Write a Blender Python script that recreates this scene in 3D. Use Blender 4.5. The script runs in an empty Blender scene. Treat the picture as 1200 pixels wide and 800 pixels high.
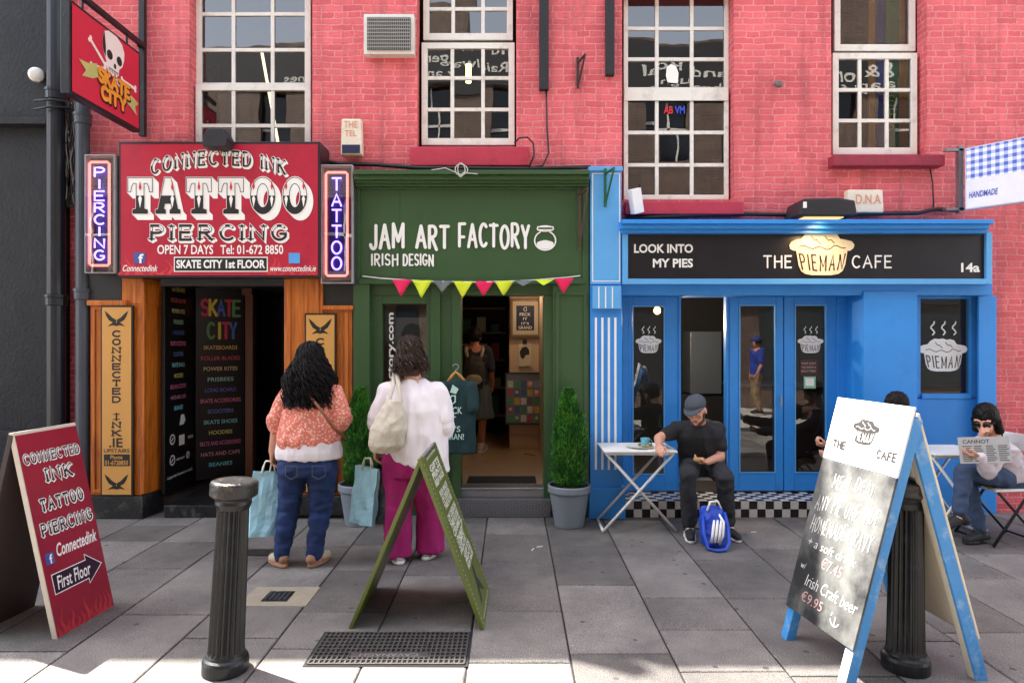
import bpy, bmesh, math, random
import numpy as np
from mathutils import Vector, Matrix, noise
R = math.radians
random.seed(7)
scene = bpy.context.scene
COL = scene.collection

# ------------------------------------------------------------------ camera, sky, sun, exposure
CAMH = 1.62
cd = bpy.data.cameras.new('camera'); cam = bpy.data.objects.new('camera', cd); COL.objects.link(cam)
cam.location = (0, 0, CAMH); cam.rotation_euler = (R(90), 0, 0)
cd.sensor_width = 36; cd.lens = 22.8; cd.clip_start = 0.05; cd.clip_end = 2000
scene.camera = cam
SUN_EL, SUN_AZ = 56.5, -60.0          # azimuth from +Y (straight behind the facade) towards +X
w = bpy.data.worlds.new('World'); scene.world = w; w.use_nodes = True
nt = w.node_tree; bg = nt.nodes['Background']
sky = nt.nodes.new('ShaderNodeTexSky'); sky.sky_type = 'NISHITA'; sky.sun_disc = False
sky.sun_elevation = R(SUN_EL); sky.sun_rotation = R(SUN_AZ); sky.air_density = 1.0; sky.dust_density = 2.0; sky.ozone_density = 1.0
hs_ = nt.nodes.new('ShaderNodeHueSaturation'); hs_.inputs['Saturation'].default_value = .42     # thin bright cloud: a paler sky
nt.links.new(sky.outputs[0], hs_.inputs['Color']); nt.links.new(hs_.outputs[0], bg.inputs[0]); bg.inputs[1].default_value = 0.15
sd = bpy.data.lights.new('sun', 'SUN'); sun = bpy.data.objects.new('sun', sd); COL.objects.link(sun)
sd.energy = 4.6; sd.angle = R(0.5); sd.color = (1, .95, .87)
_sv = Vector((math.sin(R(SUN_AZ)) * math.cos(R(SUN_EL)), math.cos(R(SUN_AZ)) * math.cos(R(SUN_EL)), math.sin(R(SUN_EL))))
sun.rotation_euler = _sv.to_track_quat('Z', 'Y').to_euler(); sun.location = (-6, 8, 20)
scene.view_settings.view_transform = 'Standard'; scene.view_settings.look = 'None'
scene.view_settings.exposure = 2.4; scene.view_settings.gamma = 1.0
scene.cycles.max_bounces = 8; scene.cycles.transparent_max_bounces = 16
scene.cycles.diffuse_bounces = 4; scene.cycles.caustics_reflective = False; scene.cycles.caustics_refractive = False
scene.cycles.use_denoising = True
scene.cycles.sample_clamp_indirect = 6.0

# ------------------------------------------------------------------ photograph pixel -> metres at depth Y
FPX = 760.0
def X(px, Y): return (px - 600) / FPX * Y
def Z(py, Y): return CAMH - (py - 400) / FPX * Y
def W(px, py, Y): return Vector((X(px, Y), Y, Z(py, Y)))

# ------------------------------------------------------------------ materials
def s2l(c): return tuple(((v/255)/12.92 if v/255 <= .04045 else ((v/255+.055)/1.055)**2.4) for v in c)
_mats = {}
def mat(name, rgb, rough=.6, var=.12, vscale=6.0, bump=0.0, bscale=60.0, metal=0.0, spec=.5, dirt=0.0, dscale=2.0, dcol=(60, 52, 45), brush=0.0):
    if name in _mats: return _mats[name]
    m = bpy.data.materials.new(name); m.use_nodes = True; n = m.node_tree; b = n.nodes['Principled BSDF']
    base = s2l(rgb)
    tc = n.nodes.new('ShaderNodeTexCoord')
    nz = n.nodes.new('ShaderNodeTexNoise'); nz.inputs['Scale'].default_value = vscale; nz.inputs['Detail'].default_value = 6; nz.inputs['Roughness'].default_value = .65
    n.links.new(tc.outputs['Object'], nz.inputs['Vector'])
    mx = n.nodes.new('ShaderNodeMix'); mx.data_type = 'RGBA'
    mx.inputs[6].default_value = (*[max(0, c*(1-var*2)) for c in base], 1); mx.inputs[7].default_value = (*[min(1, c*(1+var*1.2)) for c in base], 1)
    n.links.new(nz.outputs['Fac'], mx.inputs[0])
    out = mx.outputs[2]
    if dirt > 0:
        nd = n.nodes.new('ShaderNodeTexNoise'); nd.inputs['Scale'].default_value = dscale; nd.inputs['Detail'].default_value = 8; nd.inputs['Roughness'].default_value = .7
        n.links.new(tc.outputs['Object'], nd.inputs['Vector'])
        rp = n.nodes.new('ShaderNodeValToRGB'); rp.color_ramp.elements[0].position = .52; rp.color_ramp.elements[1].position = .78
        rp.color_ramp.elements[1].color = (dirt, dirt, dirt, 1)
        n.links.new(nd.outputs['Fac'], rp.inputs[0])
        m2 = n.nodes.new('ShaderNodeMix'); m2.data_type = 'RGBA'
        n.links.new(rp.outputs[0], m2.inputs[0]); n.links.new(out, m2.inputs[6]); m2.inputs[7].default_value = (*s2l(dcol), 1)
        out = m2.outputs[2]
    n.links.new(out, b.inputs['Base Color'])
    b.inputs['Roughness'].default_value = rough; b.inputs['Metallic'].default_value = metal
    b.inputs['Specular IOR Level'].default_value = spec
    mr = n.nodes.new('ShaderNodeMapRange'); mr.inputs[3].default_value = max(.03, rough-.1); mr.inputs[4].default_value = min(1, rough+.1)
    n.links.new(nz.outputs['Fac'], mr.inputs[0]); n.links.new(mr.outputs[0], b.inputs['Roughness'])
    if brush > 0:                                # vertical brush marks and small chips in old gloss paint
        mp = n.nodes.new('ShaderNodeMapping'); mp.inputs['Scale'].default_value = (90, 90, 5); n.links.new(tc.outputs['Object'], mp.inputs[0])
        ns = n.nodes.new('ShaderNodeTexNoise'); ns.inputs['Scale'].default_value = 1; ns.inputs['Detail'].default_value = 4; n.links.new(mp.outputs[0], ns.inputs['Vector'])
        nc = n.nodes.new('ShaderNodeTexNoise'); nc.inputs['Scale'].default_value = 26; nc.inputs['Detail'].default_value = 8; nc.inputs['Roughness'].default_value = .75; n.links.new(tc.outputs['Object'], nc.inputs['Vector'])
        rc = n.nodes.new('ShaderNodeValToRGB'); rc.color_ramp.elements[0].position = .70; rc.color_ramp.elements[1].position = .725; rc.color_ramp.elements[1].color = (brush, brush, brush, 1); n.links.new(nc.outputs['Fac'], rc.inputs[0])
        mc_ = n.nodes.new('ShaderNodeMix'); mc_.data_type = 'RGBA'; n.links.new(rc.outputs[0], mc_.inputs[0]); n.links.new(out, mc_.inputs[6]); mc_.inputs[7].default_value = (*s2l((176, 170, 158)), 1); n.links.new(mc_.outputs[2], b.inputs['Base Color'])
        ah = n.nodes.new('ShaderNodeMath'); ah.operation = 'SUBTRACT'; n.links.new(ns.outputs['Fac'], ah.inputs[0]); n.links.new(rc.outputs[0], ah.inputs[1])
        bp = n.nodes.new('ShaderNodeBump'); bp.inputs['Strength'].default_value = .3; bp.inputs['Distance'].default_value = .003; n.links.new(ah.outputs[0], bp.inputs['Height']); n.links.new(bp.outputs[0], b.inputs['Normal'])
    elif bump > 0:
        nb = n.nodes.new('ShaderNodeTexNoise'); nb.inputs['Scale'].default_value = bscale; nb.inputs['Detail'].default_value = 5
        n.links.new(tc.outputs['Object'], nb.inputs['Vector'])
        bp = n.nodes.new('ShaderNodeBump'); bp.inputs['Strength'].default_value = bump; bp.inputs['Distance'].default_value = .01
        n.links.new(nb.outputs['Fac'], bp.inputs['Height']); n.links.new(bp.outputs[0], b.inputs['Normal'])
    _mats[name] = m; return m
def emit(name, rgb, strength):
    if name in _mats: return _mats[name]
    m = bpy.data.materials.new(name); m.use_nodes = True; n = m.node_tree
    b = n.nodes['Principled BSDF']; b.inputs['Base Color'].default_value = (*s2l(rgb), 1)
    b.inputs['Emission Color'].default_value = (*s2l(rgb), 1); b.inputs['Emission Strength'].default_value = strength
    _mats[name] = m; return m
def glass(name, tint=(215, 222, 222), boost=1.0):
    if name in _mats: return _mats[name]
    m = bpy.data.materials.new(name); m.use_nodes = True; n = m.node_tree; n.nodes.clear()
    o = n.nodes.new('ShaderNodeOutputMaterial'); t = n.nodes.new('ShaderNodeBsdfTransparent'); g = n.nodes.new('ShaderNodeBsdfGlossy')
    t.inputs[0].default_value = (*s2l(tint), 1); g.inputs['Roughness'].default_value = .0
    fr = n.nodes.new('ShaderNodeFresnel'); fr.inputs[0].default_value = 1.5
    ml = n.nodes.new('ShaderNodeMath'); ml.operation = 'MULTIPLY_ADD'; ml.inputs[1].default_value = 1.2*boost; ml.inputs[2].default_value = .035*boost; ml.use_clamp = True
    tc = n.nodes.new('ShaderNodeTexCoord'); nz = n.nodes.new('ShaderNodeTexNoise'); nz.inputs['Scale'].default_value = 1.7
    n.links.new(tc.outputs['Object'], nz.inputs['Vector'])
    bp = n.nodes.new('ShaderNodeBump'); bp.inputs['Strength'].default_value = .035; bp.inputs['Distance'].default_value = .05
    n.links.new(nz.outputs['Fac'], bp.inputs['Height']); n.links.new(bp.outputs[0], g.inputs['Normal'])
    mx = n.nodes.new('ShaderNodeMixShader')
    n.links.new(fr.outputs[0], ml.inputs[0]); n.links.new(ml.outputs[0], mx.inputs[0]); n.links.new(t.outputs[0], mx.inputs[1]); n.links.new(g.outputs[0], mx.inputs[2])
    n.links.new(mx.outputs[0], o.inputs[0]); _mats[name] = m; return m

# ------------------------------------------------------------------ objects
def tag(o, label, cat, group=None, kind=None):
    if label: o['label'] = label
    if cat: o['category'] = cat
    if group: o['group'] = group
    if kind: o['kind'] = kind
    return o
def thing(name, label, cat, loc=(0, 0, 0), group=None):
    o = bpy.data.objects.new(name, None); COL.objects.link(o); o.location = loc; o.empty_display_size = .1
    return tag(o, label, cat, group)
def wloc(o):
    v = Vector((0, 0, 0))
    while o: v += o.location; o = o.parent
    return v
def link_mesh(me, name, m, parent=None, loc=None, smooth=False, bevel=0, label=None, subs=0):
    o = bpy.data.objects.new(name, me); COL.objects.link(o)
    off = Vector((0, 0, 0))
    if parent is not None: o.parent = parent; off = wloc(parent)
    if loc is not None: o.location = Vector(loc) - off; off = Vector(loc)
    if off.length > 0: me.transform(Matrix.Translation(-off))
    for mm in (m if isinstance(m, (list, tuple)) else [m]): me.materials.append(mm)
    if smooth: me.polygons.foreach_set('use_smooth', [True]*len(me.polygons))
    if bevel:
        b = o.modifiers.new('bevel', 'BEVEL'); b.width = bevel; b.segments = 2; b.limit_method = 'ANGLE'; b.angle_limit = R(40)
    if label: o['label'] = label
    return o
def copy_tree(o, parent=None):
    c = o.copy(); COL.objects.link(c); c.parent = parent
    for ch in list(o.children): copy_tree(ch, c)
    return c

class Frame:
    """a plane in the place: origin, right, up; n points to the viewer's side"""
    def __init__(s, O, U, V):
        s.O = Vector(O); s.U = Vector(U).normalized(); s.V = Vector(V).normalized(); s.N = s.U.cross(s.V).normalized()
    def p(s, u, v, n=0): return s.O + s.U*u + s.V*v + s.N*n
def front(Y): return Frame((0, Y, 0), (1, 0, 0), (0, 0, 1))
IDF = Frame((0, 0, 0), (1, 0, 0), (0, 1, 0))

class MB:
    def __init__(s): s.v = []; s.f = []; s.mi = []; s.cur = 0; s.lay = 0; s.marks = []
    def add(s, vs, fs):
        k = len(s.v); s.v += [tuple(p) for p in vs]; s.f += [[i+k for i in f] for f in fs]; s.mi += [s.cur]*len(fs)
    def box(s, x0, x1, y0, y1, z0, z1):
        x0, x1 = min(x0, x1), max(x0, x1); y0, y1 = min(y0, y1), max(y0, y1); z0, z1 = min(z0, z1), max(z0, z1)
        s.add([(x, y, z) for z in (z0, z1) for y in (y0, y1) for x in (x0, x1)], [(0, 2, 3, 1), (4, 5, 7, 6), (0, 1, 5, 4), (2, 6, 7, 3), (0, 4, 6, 2), (1, 3, 7, 5)]); return s
    def fbox(s, fr, u0, u1, v0, v1, n0, n1):
        u0, u1 = min(u0, u1), max(u0, u1); v0, v1 = min(v0, v1), max(v0, v1); n0, n1 = min(n0, n1), max(n0, n1)
        s.add([fr.p(u, v, n) for n in (n0, n1) for v in (v0, v1) for u in (u0, u1)], [(0, 2, 3, 1), (4, 5, 7, 6), (0, 1, 5, 4), (2, 6, 7, 3), (0, 4, 6, 2), (1, 3, 7, 5)]); return s
    def quad(s, *p): s.add(p, [tuple(range(len(p)))]); return s
    def poly(s, fr, pts, n=0.0):
        s.add([fr.p(u, v, n) for u, v in pts], [tuple(range(len(pts)))]); return s
    def prism(s, fr, pts, n0, n1):
        k = len(pts)
        a = sum(pts[i][0]*pts[(i+1) % k][1]-pts[(i+1) % k][0]*pts[i][1] for i in range(k))
        if a < 0: pts = pts[::-1]
        s.add([fr.p(u, v, n0) for u, v in pts]+[fr.p(u, v, n1) for u, v in pts],
              [tuple(range(k))[::-1], tuple(range(k, 2*k))]+[(i, (i+1) % k, k+(i+1) % k, k+i) for i in range(k)]); return s
    def tube(s, pts, r, n=8, closed=False, caps=True):
        pts = [Vector(p) for p in pts]; k = len(pts); rs = r if isinstance(r, (list, tuple)) else [r]*k
        vs = []; prev = None
        for i, p in enumerate(pts):
            if closed: t = pts[(i+1) % k]-pts[i-1]
            else: t = pts[min(i+1, k-1)]-pts[max(i-1, 0)]
            if t.length < 1e-9: t = Vector((0, 0, 1))
            t.normalize()
            if prev is None:
                a = Vector((0, 0, 1)) if abs(t.z) < .9 else Vector((1, 0, 0)); u = t.cross(a).normalized()
            else:
                u = prev - t*prev.dot(t); u = u.normalized() if u.length > 1e-6 else t.orthogonal().normalized()
            prev = u; q = t.cross(u)
            vs += [p+u*math.cos(2*math.pi*j/n)*rs[i]+q*math.sin(2*math.pi*j/n)*rs[i] for j in range(n)]
        fs = []
        for i in range(k if closed else k-1):
            a, b = i*n, ((i+1) % k)*n
            fs += [(a+j, a+(j+1) % n, b+(j+1) % n, b+j) for j in range(n)]
        if not closed and caps: fs += [tuple(range(n))[::-1], tuple(range((k-1)*n, k*n))]
        s.add(vs, fs); return s
    def lathe(s, c, prof, n=24, flute=None):
        """prof: list of (r, z); flute(r,z,ang)->r"""
        c = Vector(c); vs = []; k = len(prof)
        for r, z in prof:
            for j in range(n):
                a = 2*math.pi*j/n; rr = flute(r, z, a) if flute else r
                vs.append(c+Vector((rr*math.cos(a), rr*math.sin(a), z)))
        fs = [(i*n+j, i*n+(j+1) % n, (i+1)*n+(j+1) % n, (i+1)*n+j) for i in range(k-1) for j in range(n)]
        fs += [tuple(range(n))[::-1], tuple(range((k-1)*n, k*n))]
        s.add(vs, fs); return s
    def disc(s, fr, u, v, r, n=0, k=20, ry=None):
        ry = r if ry is None else ry
        return s.poly(fr, [(u+r*math.cos(2*math.pi*i/k), v+ry*math.sin(2*math.pi*i/k)) for i in range(k)], n)
    def stroke(s, fr, pts, wd, n=0.0, ext=None, round_=True):
        """flat ribbon; each piece a hair above the last so nothing is coplanar"""
        pts = [Vector((p[0], p[1])) for p in pts]
        P = [pts[0]]
        for p in pts[1:]:
            if (p-P[-1]).length > 1e-6: P.append(p)
        k = len(P)
        if k < 2: return s
        if ext:                                  # raised letters: break the ribbon at sharp corners
            for i in range(1, k-1):
                if (P[i]-P[i-1]).angle(P[i+1]-P[i]) > R(50):
                    s.stroke(fr, P[:i+1], wd, n, ext, round_); s.stroke(fr, P[i:], wd, n, ext, round_); return s
        closed = (P[0]-P[-1]).length < 1e-5
        if closed: P = P[:-1]; k -= 1
        L, Rr = [], []
        for i in range(k):
            a = P[i-1] if (closed or i > 0) else None; b = P[(i+1) % k] if (closed or i < k-1) else None
            d1 = (P[i]-a).normalized() if a is not None else None; d2 = (b-P[i]).normalized() if b is not None else None
            if d1 is None: d1 = d2
            if d2 is None: d2 = d1
            n1 = Vector((-d1.y, d1.x)); n2 = Vector((-d2.y, d2.x)); m = n1+n2
            if m.length < .3: m = n2.copy()
            m.normalize(); sc = min(1.6, 1/max(.3, m.dot(n2)))
            L.append(P[i]+m*wd/2*sc); Rr.append(P[i]-m*wd/2*sc)
        s.lay += 1; nn = n + s.lay*6e-6
        e = ext or 0
        seg = range(k if closed else k-1)
        if e:
            vs = [fr.p(*q, nn) for q in L]+[fr.p(*q, nn) for q in Rr]+[fr.p(*q, nn+e) for q in L]+[fr.p(*q, nn+e) for q in Rr]; fs = []
            for i in seg:
                j = (i+1) % k
                fs += [(2*k+i, 3*k+i, 3*k+j, 2*k+j), (i, 2*k+i, 2*k+j, j), (k+i, k+j, 3*k+j, 3*k+i)]
            if not closed: fs += [(0, k, 3*k, 2*k), (k-1, 3*k-1, 4*k-1, 2*k-1)]
            s.add(vs, fs)
        else:
            s.add([fr.p(*q, nn) for q in L]+[fr.p(*q, nn) for q in Rr], [(i, k+i, k+(i+1) % k, (i+1) % k) for i in seg])
        if round_ and not closed and e:
            for c in (P[0], P[-1]): s.lay += 1; s.prism(fr, [(c.x+wd/2*math.cos(q*math.pi/5), c.y+wd/2*math.sin(q*math.pi/5)) for q in range(10)], n, n+e+s.lay*6e-6)
        if round_ and not closed and not e:
            for c in (P[0], P[-1]):
                s.lay += 1; s.disc(fr, c.x, c.y, wd/2, n+s.lay*6e-6, 8)
        return s
    def build(s, name, m, parent=None, loc=None, smooth=False, bevel=0, label=None):
        if 'lettering' in name and len(s.marks) > 1: return s.build_words(name, m, parent)
        me = bpy.data.meshes.new(name); me.from_pydata(s.v, [], s.f)
        if isinstance(m, (list, tuple)): me.polygons.foreach_set('material_index', s.mi)
        me.validate(); me.update()
        return link_mesh(me, name, m, parent, loc, smooth, bevel, label)

    def build_words(s, name, m, parent):
        """each word or line of lettering becomes a part of its own"""
        cut = sorted(set([0]+s.marks+[len(s.f)])); G = []
        for a, b in zip(cut, cut[1:]):
            if b <= a: continue
            ids = {i for f in s.f[a:b] for i in f}; P = np.array([s.v[i] for i in ids]); G.append([[(a, b)], P.min(0)-.004, P.max(0)+.004])
        again = True
        while again:
            again = False
            for i in range(len(G)):
                for j in range(i+1, len(G)):
                    if (G[i][1] <= G[j][2]).all() and (G[j][1] <= G[i][2]).all():
                        G[i] = [G[i][0]+G[j][0], np.minimum(G[i][1], G[j][1]), np.maximum(G[i][2], G[j][2])]; del G[j]; again = True; break
                if again: break
        res = None
        for rs, _, _ in G:
            q = MB(); mp = {}
            for a, b in rs:
                for f in s.f[a:b]:
                    for i in f:
                        if i not in mp: mp[i] = len(q.v); q.v.append(s.v[i])
                    q.f.append([mp[i] for i in f]); q.mi.append(0)
            o = q.build(name, m, parent); res = res or o
        return res

# ------------------------------------------------------------------ lettering
_tcache = {}
def text_geo(body, bold=0.0, shear=0.0, spacing=1.0):
    k = (body, bold, shear, spacing)
    if k in _tcache: return _tcache[k]
    c = bpy.data.curves.new('t', 'FONT'); c.body = body; c.size = 1; c.offset = bold; c.shear = shear; c.space_character = spacing
    c.resolution_u = 3; c.fill_mode = 'FRONT'
    o = bpy.data.objects.new('t', c); COL.objects.link(o)
    dg = bpy.context.evaluated_depsgraph_get(); me = bpy.data.meshes.new_from_object(o.evaluated_get(dg))
    vs = [(v.co.x, v.co.y) for v in me.vertices]; fs = [tuple(p.vertices) for p in me.polygons]
    bpy.data.objects.remove(o); bpy.data.curves.remove(c); bpy.data.meshes.remove(me)
    _tcache[k] = (vs, fs); return vs, fs
def text(mb, fr, body, u0, u1, v0, v1, n=.004, bold=.01, shear=0, spacing=1.0, ext=0):
    """write body so that it fills the box exactly"""
    vs, fs = text_geo(body, bold, shear, spacing)
    if not vs: return
    mb.marks.append(len(mb.f))
    xs = [p[0] for p in vs]; ys = [p[1] for p in vs]; x0, x1, y0, y1 = min(xs), max(xs), min(ys), max(ys)
    f = lambda p: (u0+(p[0]-x0)/(x1-x0)*(u1-u0), v0+(p[1]-y0)/max(1e-6, y1-y0)*(v1-v0))
    if ext:
        k = len(vs); edges = {}
        for F in fs:
            for a, b in zip(F, F[1:]+F[:1]): edges[(a, b)] = 1
        side = [(a, b, b+k, a+k) for (a, b) in edges if (b, a) not in edges]
        mb.add([fr.p(*f(p), n) for p in vs]+[fr.p(*f(p), n+ext) for p in vs], [tuple(i+k for i in F) for F in fs]+side)
    else: mb.add([fr.p(*f(p), n) for p in vs], fs)
def arc(cx, cy, rx, ry, a0, a1, n=10):
    return [(cx+rx*math.cos(R(a0+(a1-a0)*i/n)), cy+ry*math.sin(R(a0+(a1-a0)*i/n))) for i in range(n+1)]
GL = {
 'A': (.66, [[(0, 0), (.33, 1), (.66, 0)], [(.12, .36), (.54, .36)]]),
 'B': (.52, [[(0, 0), (0, 1), (.26, 1)]+arc(.26, .76, .22, .24, 90, -90)+[(0, .52)], [(.26, .52)]+arc(.27, .26, .25, .26, 90, -90)+[(0, 0)]]),
 'C': (.56, [arc(.32, .5, .32, .5, 48, 312, 16)]),
 'D': (.56, [[(0, 0), (0, 1), (.2, 1)]+arc(.2, .5, .36, .5, 90, -90, 12)+[(0, 0)]]),
 'E': (.48, [[(.48, 1), (0, 1), (0, 0), (.48, 0)], [(0, .52), (.4, .52)]]),
 'F': (.46, [[(.46, 1), (0, 1), (0, 0)], [(0, .52), (.38, .52)]]),
 'G': (.6, [arc(.32, .5, .32, .5, 48, 330, 16)+[(.6, .42), (.36, .42)]]),
 'H': (.56, [[(0, 0), (0, 1)], [(.56, 0), (.56, 1)], [(0, .52), (.56, .52)]]),
 'I': (.0, [[(0, 0), (0, 1)]]),
 'J': (.4, [[(.4, 1), (.4, .24)]+arc(.2, .22, .2, .22, 0, -170, 8)]),
 'K': (.54, [[(0, 0), (0, 1)], [(.52, 1), (0, .42)], [(.14, .56), (.54, 0)]]),
 'L': (.46, [[(0, 1), (0, 0), (.46, 0)]]),
 'M': (.72, [[(0, 0), (0, 1), (.36, .25), (.72, 1), (.72, 0)]]),
 'N': (.58, [[(0, 0), (0, 1), (.58, 0), (.58, 1)]]),
 'O': (.64, [arc(.32, .5, .32, .5, 90, 450, 22)]),
 'P': (.5, [[(0, 0), (0, 1), (.25, 1)]+arc(.25, .74, .25, .26, 90, -90)+[(0, .48)]]),
 'R': (.54, [[(0, 0), (0, 1), (.25, 1)]+arc(.25, .75, .25, .25, 90, -90)+[(0, .5)], [(.22, .5), (.54, 0)]]),
 'S': (.5, [arc(.25, .75, .24, .25, 30, 270, 10)+arc(.25, .25, .25, .25, 90, -150, 10)[1:]]),
 'T': (.6, [[(0, 1), (.6, 1)], [(.3, 1), (.3, 0)]]),
 'U': (.56, [[(0, 1), (0, .28)]+arc(.28, .28, .28, .28, 180, 360, 8)+[(.56, 1)]]),
 'V': (.6, [[(0, 1), (.3, 0), (.6, 1)]]),
 'W': (.84, [[(0, 1), (.2, 0), (.42, .8), (.64, 0), (.84, 1)]]),
 'X': (.56, [[(0, 1), (.56, 0)], [(.56, 1), (0, 0)]]),
 'Y': (.56, [[(0, 1), (.28, .48), (.56, 1)], [(.28, .48), (.28, 0)]]),
 'Z': (.52, [[(0, 1), (.52, 1), (0, 0), (.52, 0)]]),
 "'": (.05, [[(.03, 1), (0, .8)]]), '.': (.02, [[(0, 0), (.02, .03)]]), '-': (.3, [[(0, .5), (.3, .5)]]), '!': (.02, [[(0, 1), (0, .35)], [(0, 0), (.01, .04)]]),
 '+': (.4, [[(0, .5), (.4, .5)], [(.2, .3), (.2, .7)]]), '&': (.6, [[(.6, 0), (.15, .7)]+arc(.3, .8, .17, .2, 170, -60, 10)+[(.1, .35)]+arc(.25, .2, .2, .2, 150, 330, 8)+[(.6, .45)]]),
}
def strokes(body, wfac=1.0, gap=.3, space=.45):
    """polylines of a word, letters 1 high; returns (list of (polyline, letter box)), width"""
    out = []; x = 0
    for ch in body:
        if ch == ' ': x += space; continue
        wd, pl = GL[ch]
        for l in pl: out.append([(x+p[0]*wfac, p[1]) for p in l])
        x += wd*wfac+gap
    return out, x-gap
def serifs(pl, th):
    """slab bars for the free ends of a letter's strokes (unit letter space)"""
    out = []
    for l in pl:
        if math.hypot(l[0][0]-l[-1][0], l[0][1]-l[-1][1]) < .02: continue
        for a, b in ((l[0], l[1]), (l[-1], l[-2])):
            dx, dy = a[0]-b[0], a[1]-b[1]
            if abs(dy) > abs(dx)*.8 and (a[1] < .03 or a[1] > .97):
                out.append([(a[0]-th, a[1]+(.05 if a[1] < .5 else -.05)), (a[0]+th, a[1]+(.05 if a[1] < .5 else -.05))])
            elif abs(dx) >= abs(dy) and (a[1] < .03 or a[1] > .97):
                out.append([(a[0]+(-.03 if dx > 0 else .03), a[1]), (a[0]+(-.03 if dx > 0 else .03), a[1]+(.22 if a[1] < .5 else -.22))])
    return out
def word(mb, fr, body, u0, u1, v0, v1, wd, n=.004, wfac=1.0, gap=.3, slab=0.0, ext=0, warp=None, clip=None, shift=(0, 0), jitter=0, space=.45, slabw=None, round_=True):
    """stroke lettering filling the box; wd = stroke width in m; clip=(lo,hi) keeps that band of each letter"""
    pls, tw = strokes(body, wfac, gap, space); mb.marks.append(len(mb.f)); mb.lay = 0
    if slab:
        x = 0; extra = []
        for ch in body:
            if ch == ' ': x += space; continue
            g = [[(x+p[0]*wfac, p[1]) for p in l] for l in GL[ch][1]]; extra += serifs(g, slab); x += GL[ch][0]*wfac+gap
    else: extra = []
    rnd = random.Random(len(body)*7+int(u0*1000) % 97)
    for lst, ww in ((pls, wd), (extra, slabw or wd*.62)):
        for l in lst:
            q = [(u0+p[0]/max(tw, 1e-6)*(u1-u0)+shift[0], p[1]) for p in l]
            if clip:
                lo, hi = clip; den = []
                for a, b in zip(q, q[1:]):
                    for t in range(8): den.append((a[0]+(b[0]-a[0])*t/8, a[1]+(b[1]-a[1])*t/8))
                den.append(q[-1]); runs = []; cur = []
                for p in den:
                    if lo <= p[1] <= hi: cur.append(p)
                    elif cur: runs.append(cur); cur = []
                if cur: runs.append(cur)
            else: runs = [q]
            for rr in runs:
                if len(rr) < 2: continue
                z = [(p[0], v0+p[1]*(v1-v0)+shift[1]) for p in rr]
                if jitter: dv = rnd.uniform(-jitter, jitter); z = [(p[0], p[1]+dv) for p in z]
                if warp: z = [warp(*p) for p in z]
                mb.stroke(fr, z, ww, n, ext, round_)
def wall_holes(mb, x0, x1, z0, z1, holes, yf, yb):
    """front sheet of a wall with openings and their reveals"""
    xs = sorted({x0, x1, *[h[0] for h in holes], *[h[1] for h in holes]}); zs = sorted({z0, z1, *[h[2] for h in holes], *[h[3] for h in holes]})
    for a, b in zip(xs, xs[1:]):
        for c, d in zip(zs, zs[1:]):
            if any(h[0]-1e-6 <= a and b <= h[1]+1e-6 and h[2]-1e-6 <= c and d <= h[3]+1e-6 for h in holes): continue
            mb.quad((a, yf, c), (b, yf, c), (b, yf, d), (a, yf, d)); mb.quad((a, yb, d), (b, yb, d), (b, yb, c), (a, yb, c))
    for h in holes:
        a, b, c, d = h
        mb.quad((a, yf, c), (a, yb, c), (a, yb, d), (a, yf, d)); mb.quad((b, yf, d), (b, yb, d), (b, yb, c), (b, yf, c))
        mb.quad((a, yf, d), (a, yb, d), (b, yb, d), (b, yf, d)); mb.quad((b, yf, c), (b, yb, c), (a, yb, c), (a, yf, c))

# ------------------------------------------------------------------ organic shapes: overlapping solids fused into one skin
def solid(prims):
    V = []; F = []
    def ring_mesh(rings, caps=True):
        k = len(V); n = len(rings[0])
        for r in rings: V.extend([tuple(p) for p in r])
        for i in range(len(rings)-1):
            for j in range(n): F.append((k+i*n+j, k+i*n+(j+1) % n, k+(i+1)*n+(j+1) % n, k+(i+1)*n+j))
        F.append(tuple(k+j for j in range(n))[::-1]); F.append(tuple(k+(len(rings)-1)*n+j for j in range(n)))
    for p in prims:
        if p[0] == 'c':
            _, a, ra, b, rb = p[:5]; a = Vector(a); b = Vector(b); t = b-a
            if t.length < 1e-6: t = Vector((0, 0, 1e-4)); b = a+t
            L = t.length; t.normalize(); u = t.orthogonal().normalized(); q = t.cross(u); n = 14 if max(ra, rb) > .02 else 8; rings = []
            for ang in (-80, -50, -20, 0): rings.append([a+t*ra*math.sin(R(ang))+(u*math.cos(2*math.pi*j/n)+q*math.sin(2*math.pi*j/n))*ra*math.cos(R(ang)) for j in range(n)])
            for ang in (0, 20, 50, 80): rings.append([b+t*rb*math.sin(R(ang))+(u*math.cos(2*math.pi*j/n)+q*math.sin(2*math.pi*j/n))*rb*math.cos(R(ang)) for j in range(n)])
            ring_mesh(rings)
        elif p[0] == 'e':
            _, c, r = p[:3]; M = p[3] if len(p) > 3 else Matrix.Identity(3); c = Vector(c); n = 18; rings = []
            for ang in range(-80, 81, 16): rings.append([c+M@Vector((r[0]*math.cos(R(ang))*math.cos(2*math.pi*j/n), r[1]*math.cos(R(ang))*math.sin(2*math.pi*j/n), r[2]*math.sin(R(ang)))) for j in range(n)])
            ring_mesh(rings)
        elif p[0] == 'l':      # loft of ellipses: (centre, rx, ry[, tilt matrix])
            n = 24; rings = []
            for rr in p[1]:
                c, rx, ry = rr[:3]; M = rr[3] if len(rr) > 3 else Matrix.Identity(3); c = Vector(c)
                rings.append([c+M@Vector((rx*math.cos(2*math.pi*j/n), ry*math.sin(2*math.pi*j/n), 0)) for j in range(n)])
            if (rings[-1][0]-rings[0][0]).dot((Matrix.Identity(3) if len(p[1][0]) < 4 else p[1][0][3])@Vector((0, 0, 1))) < 0: rings = rings[::-1]
            ring_mesh(rings)
    return V, F
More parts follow.
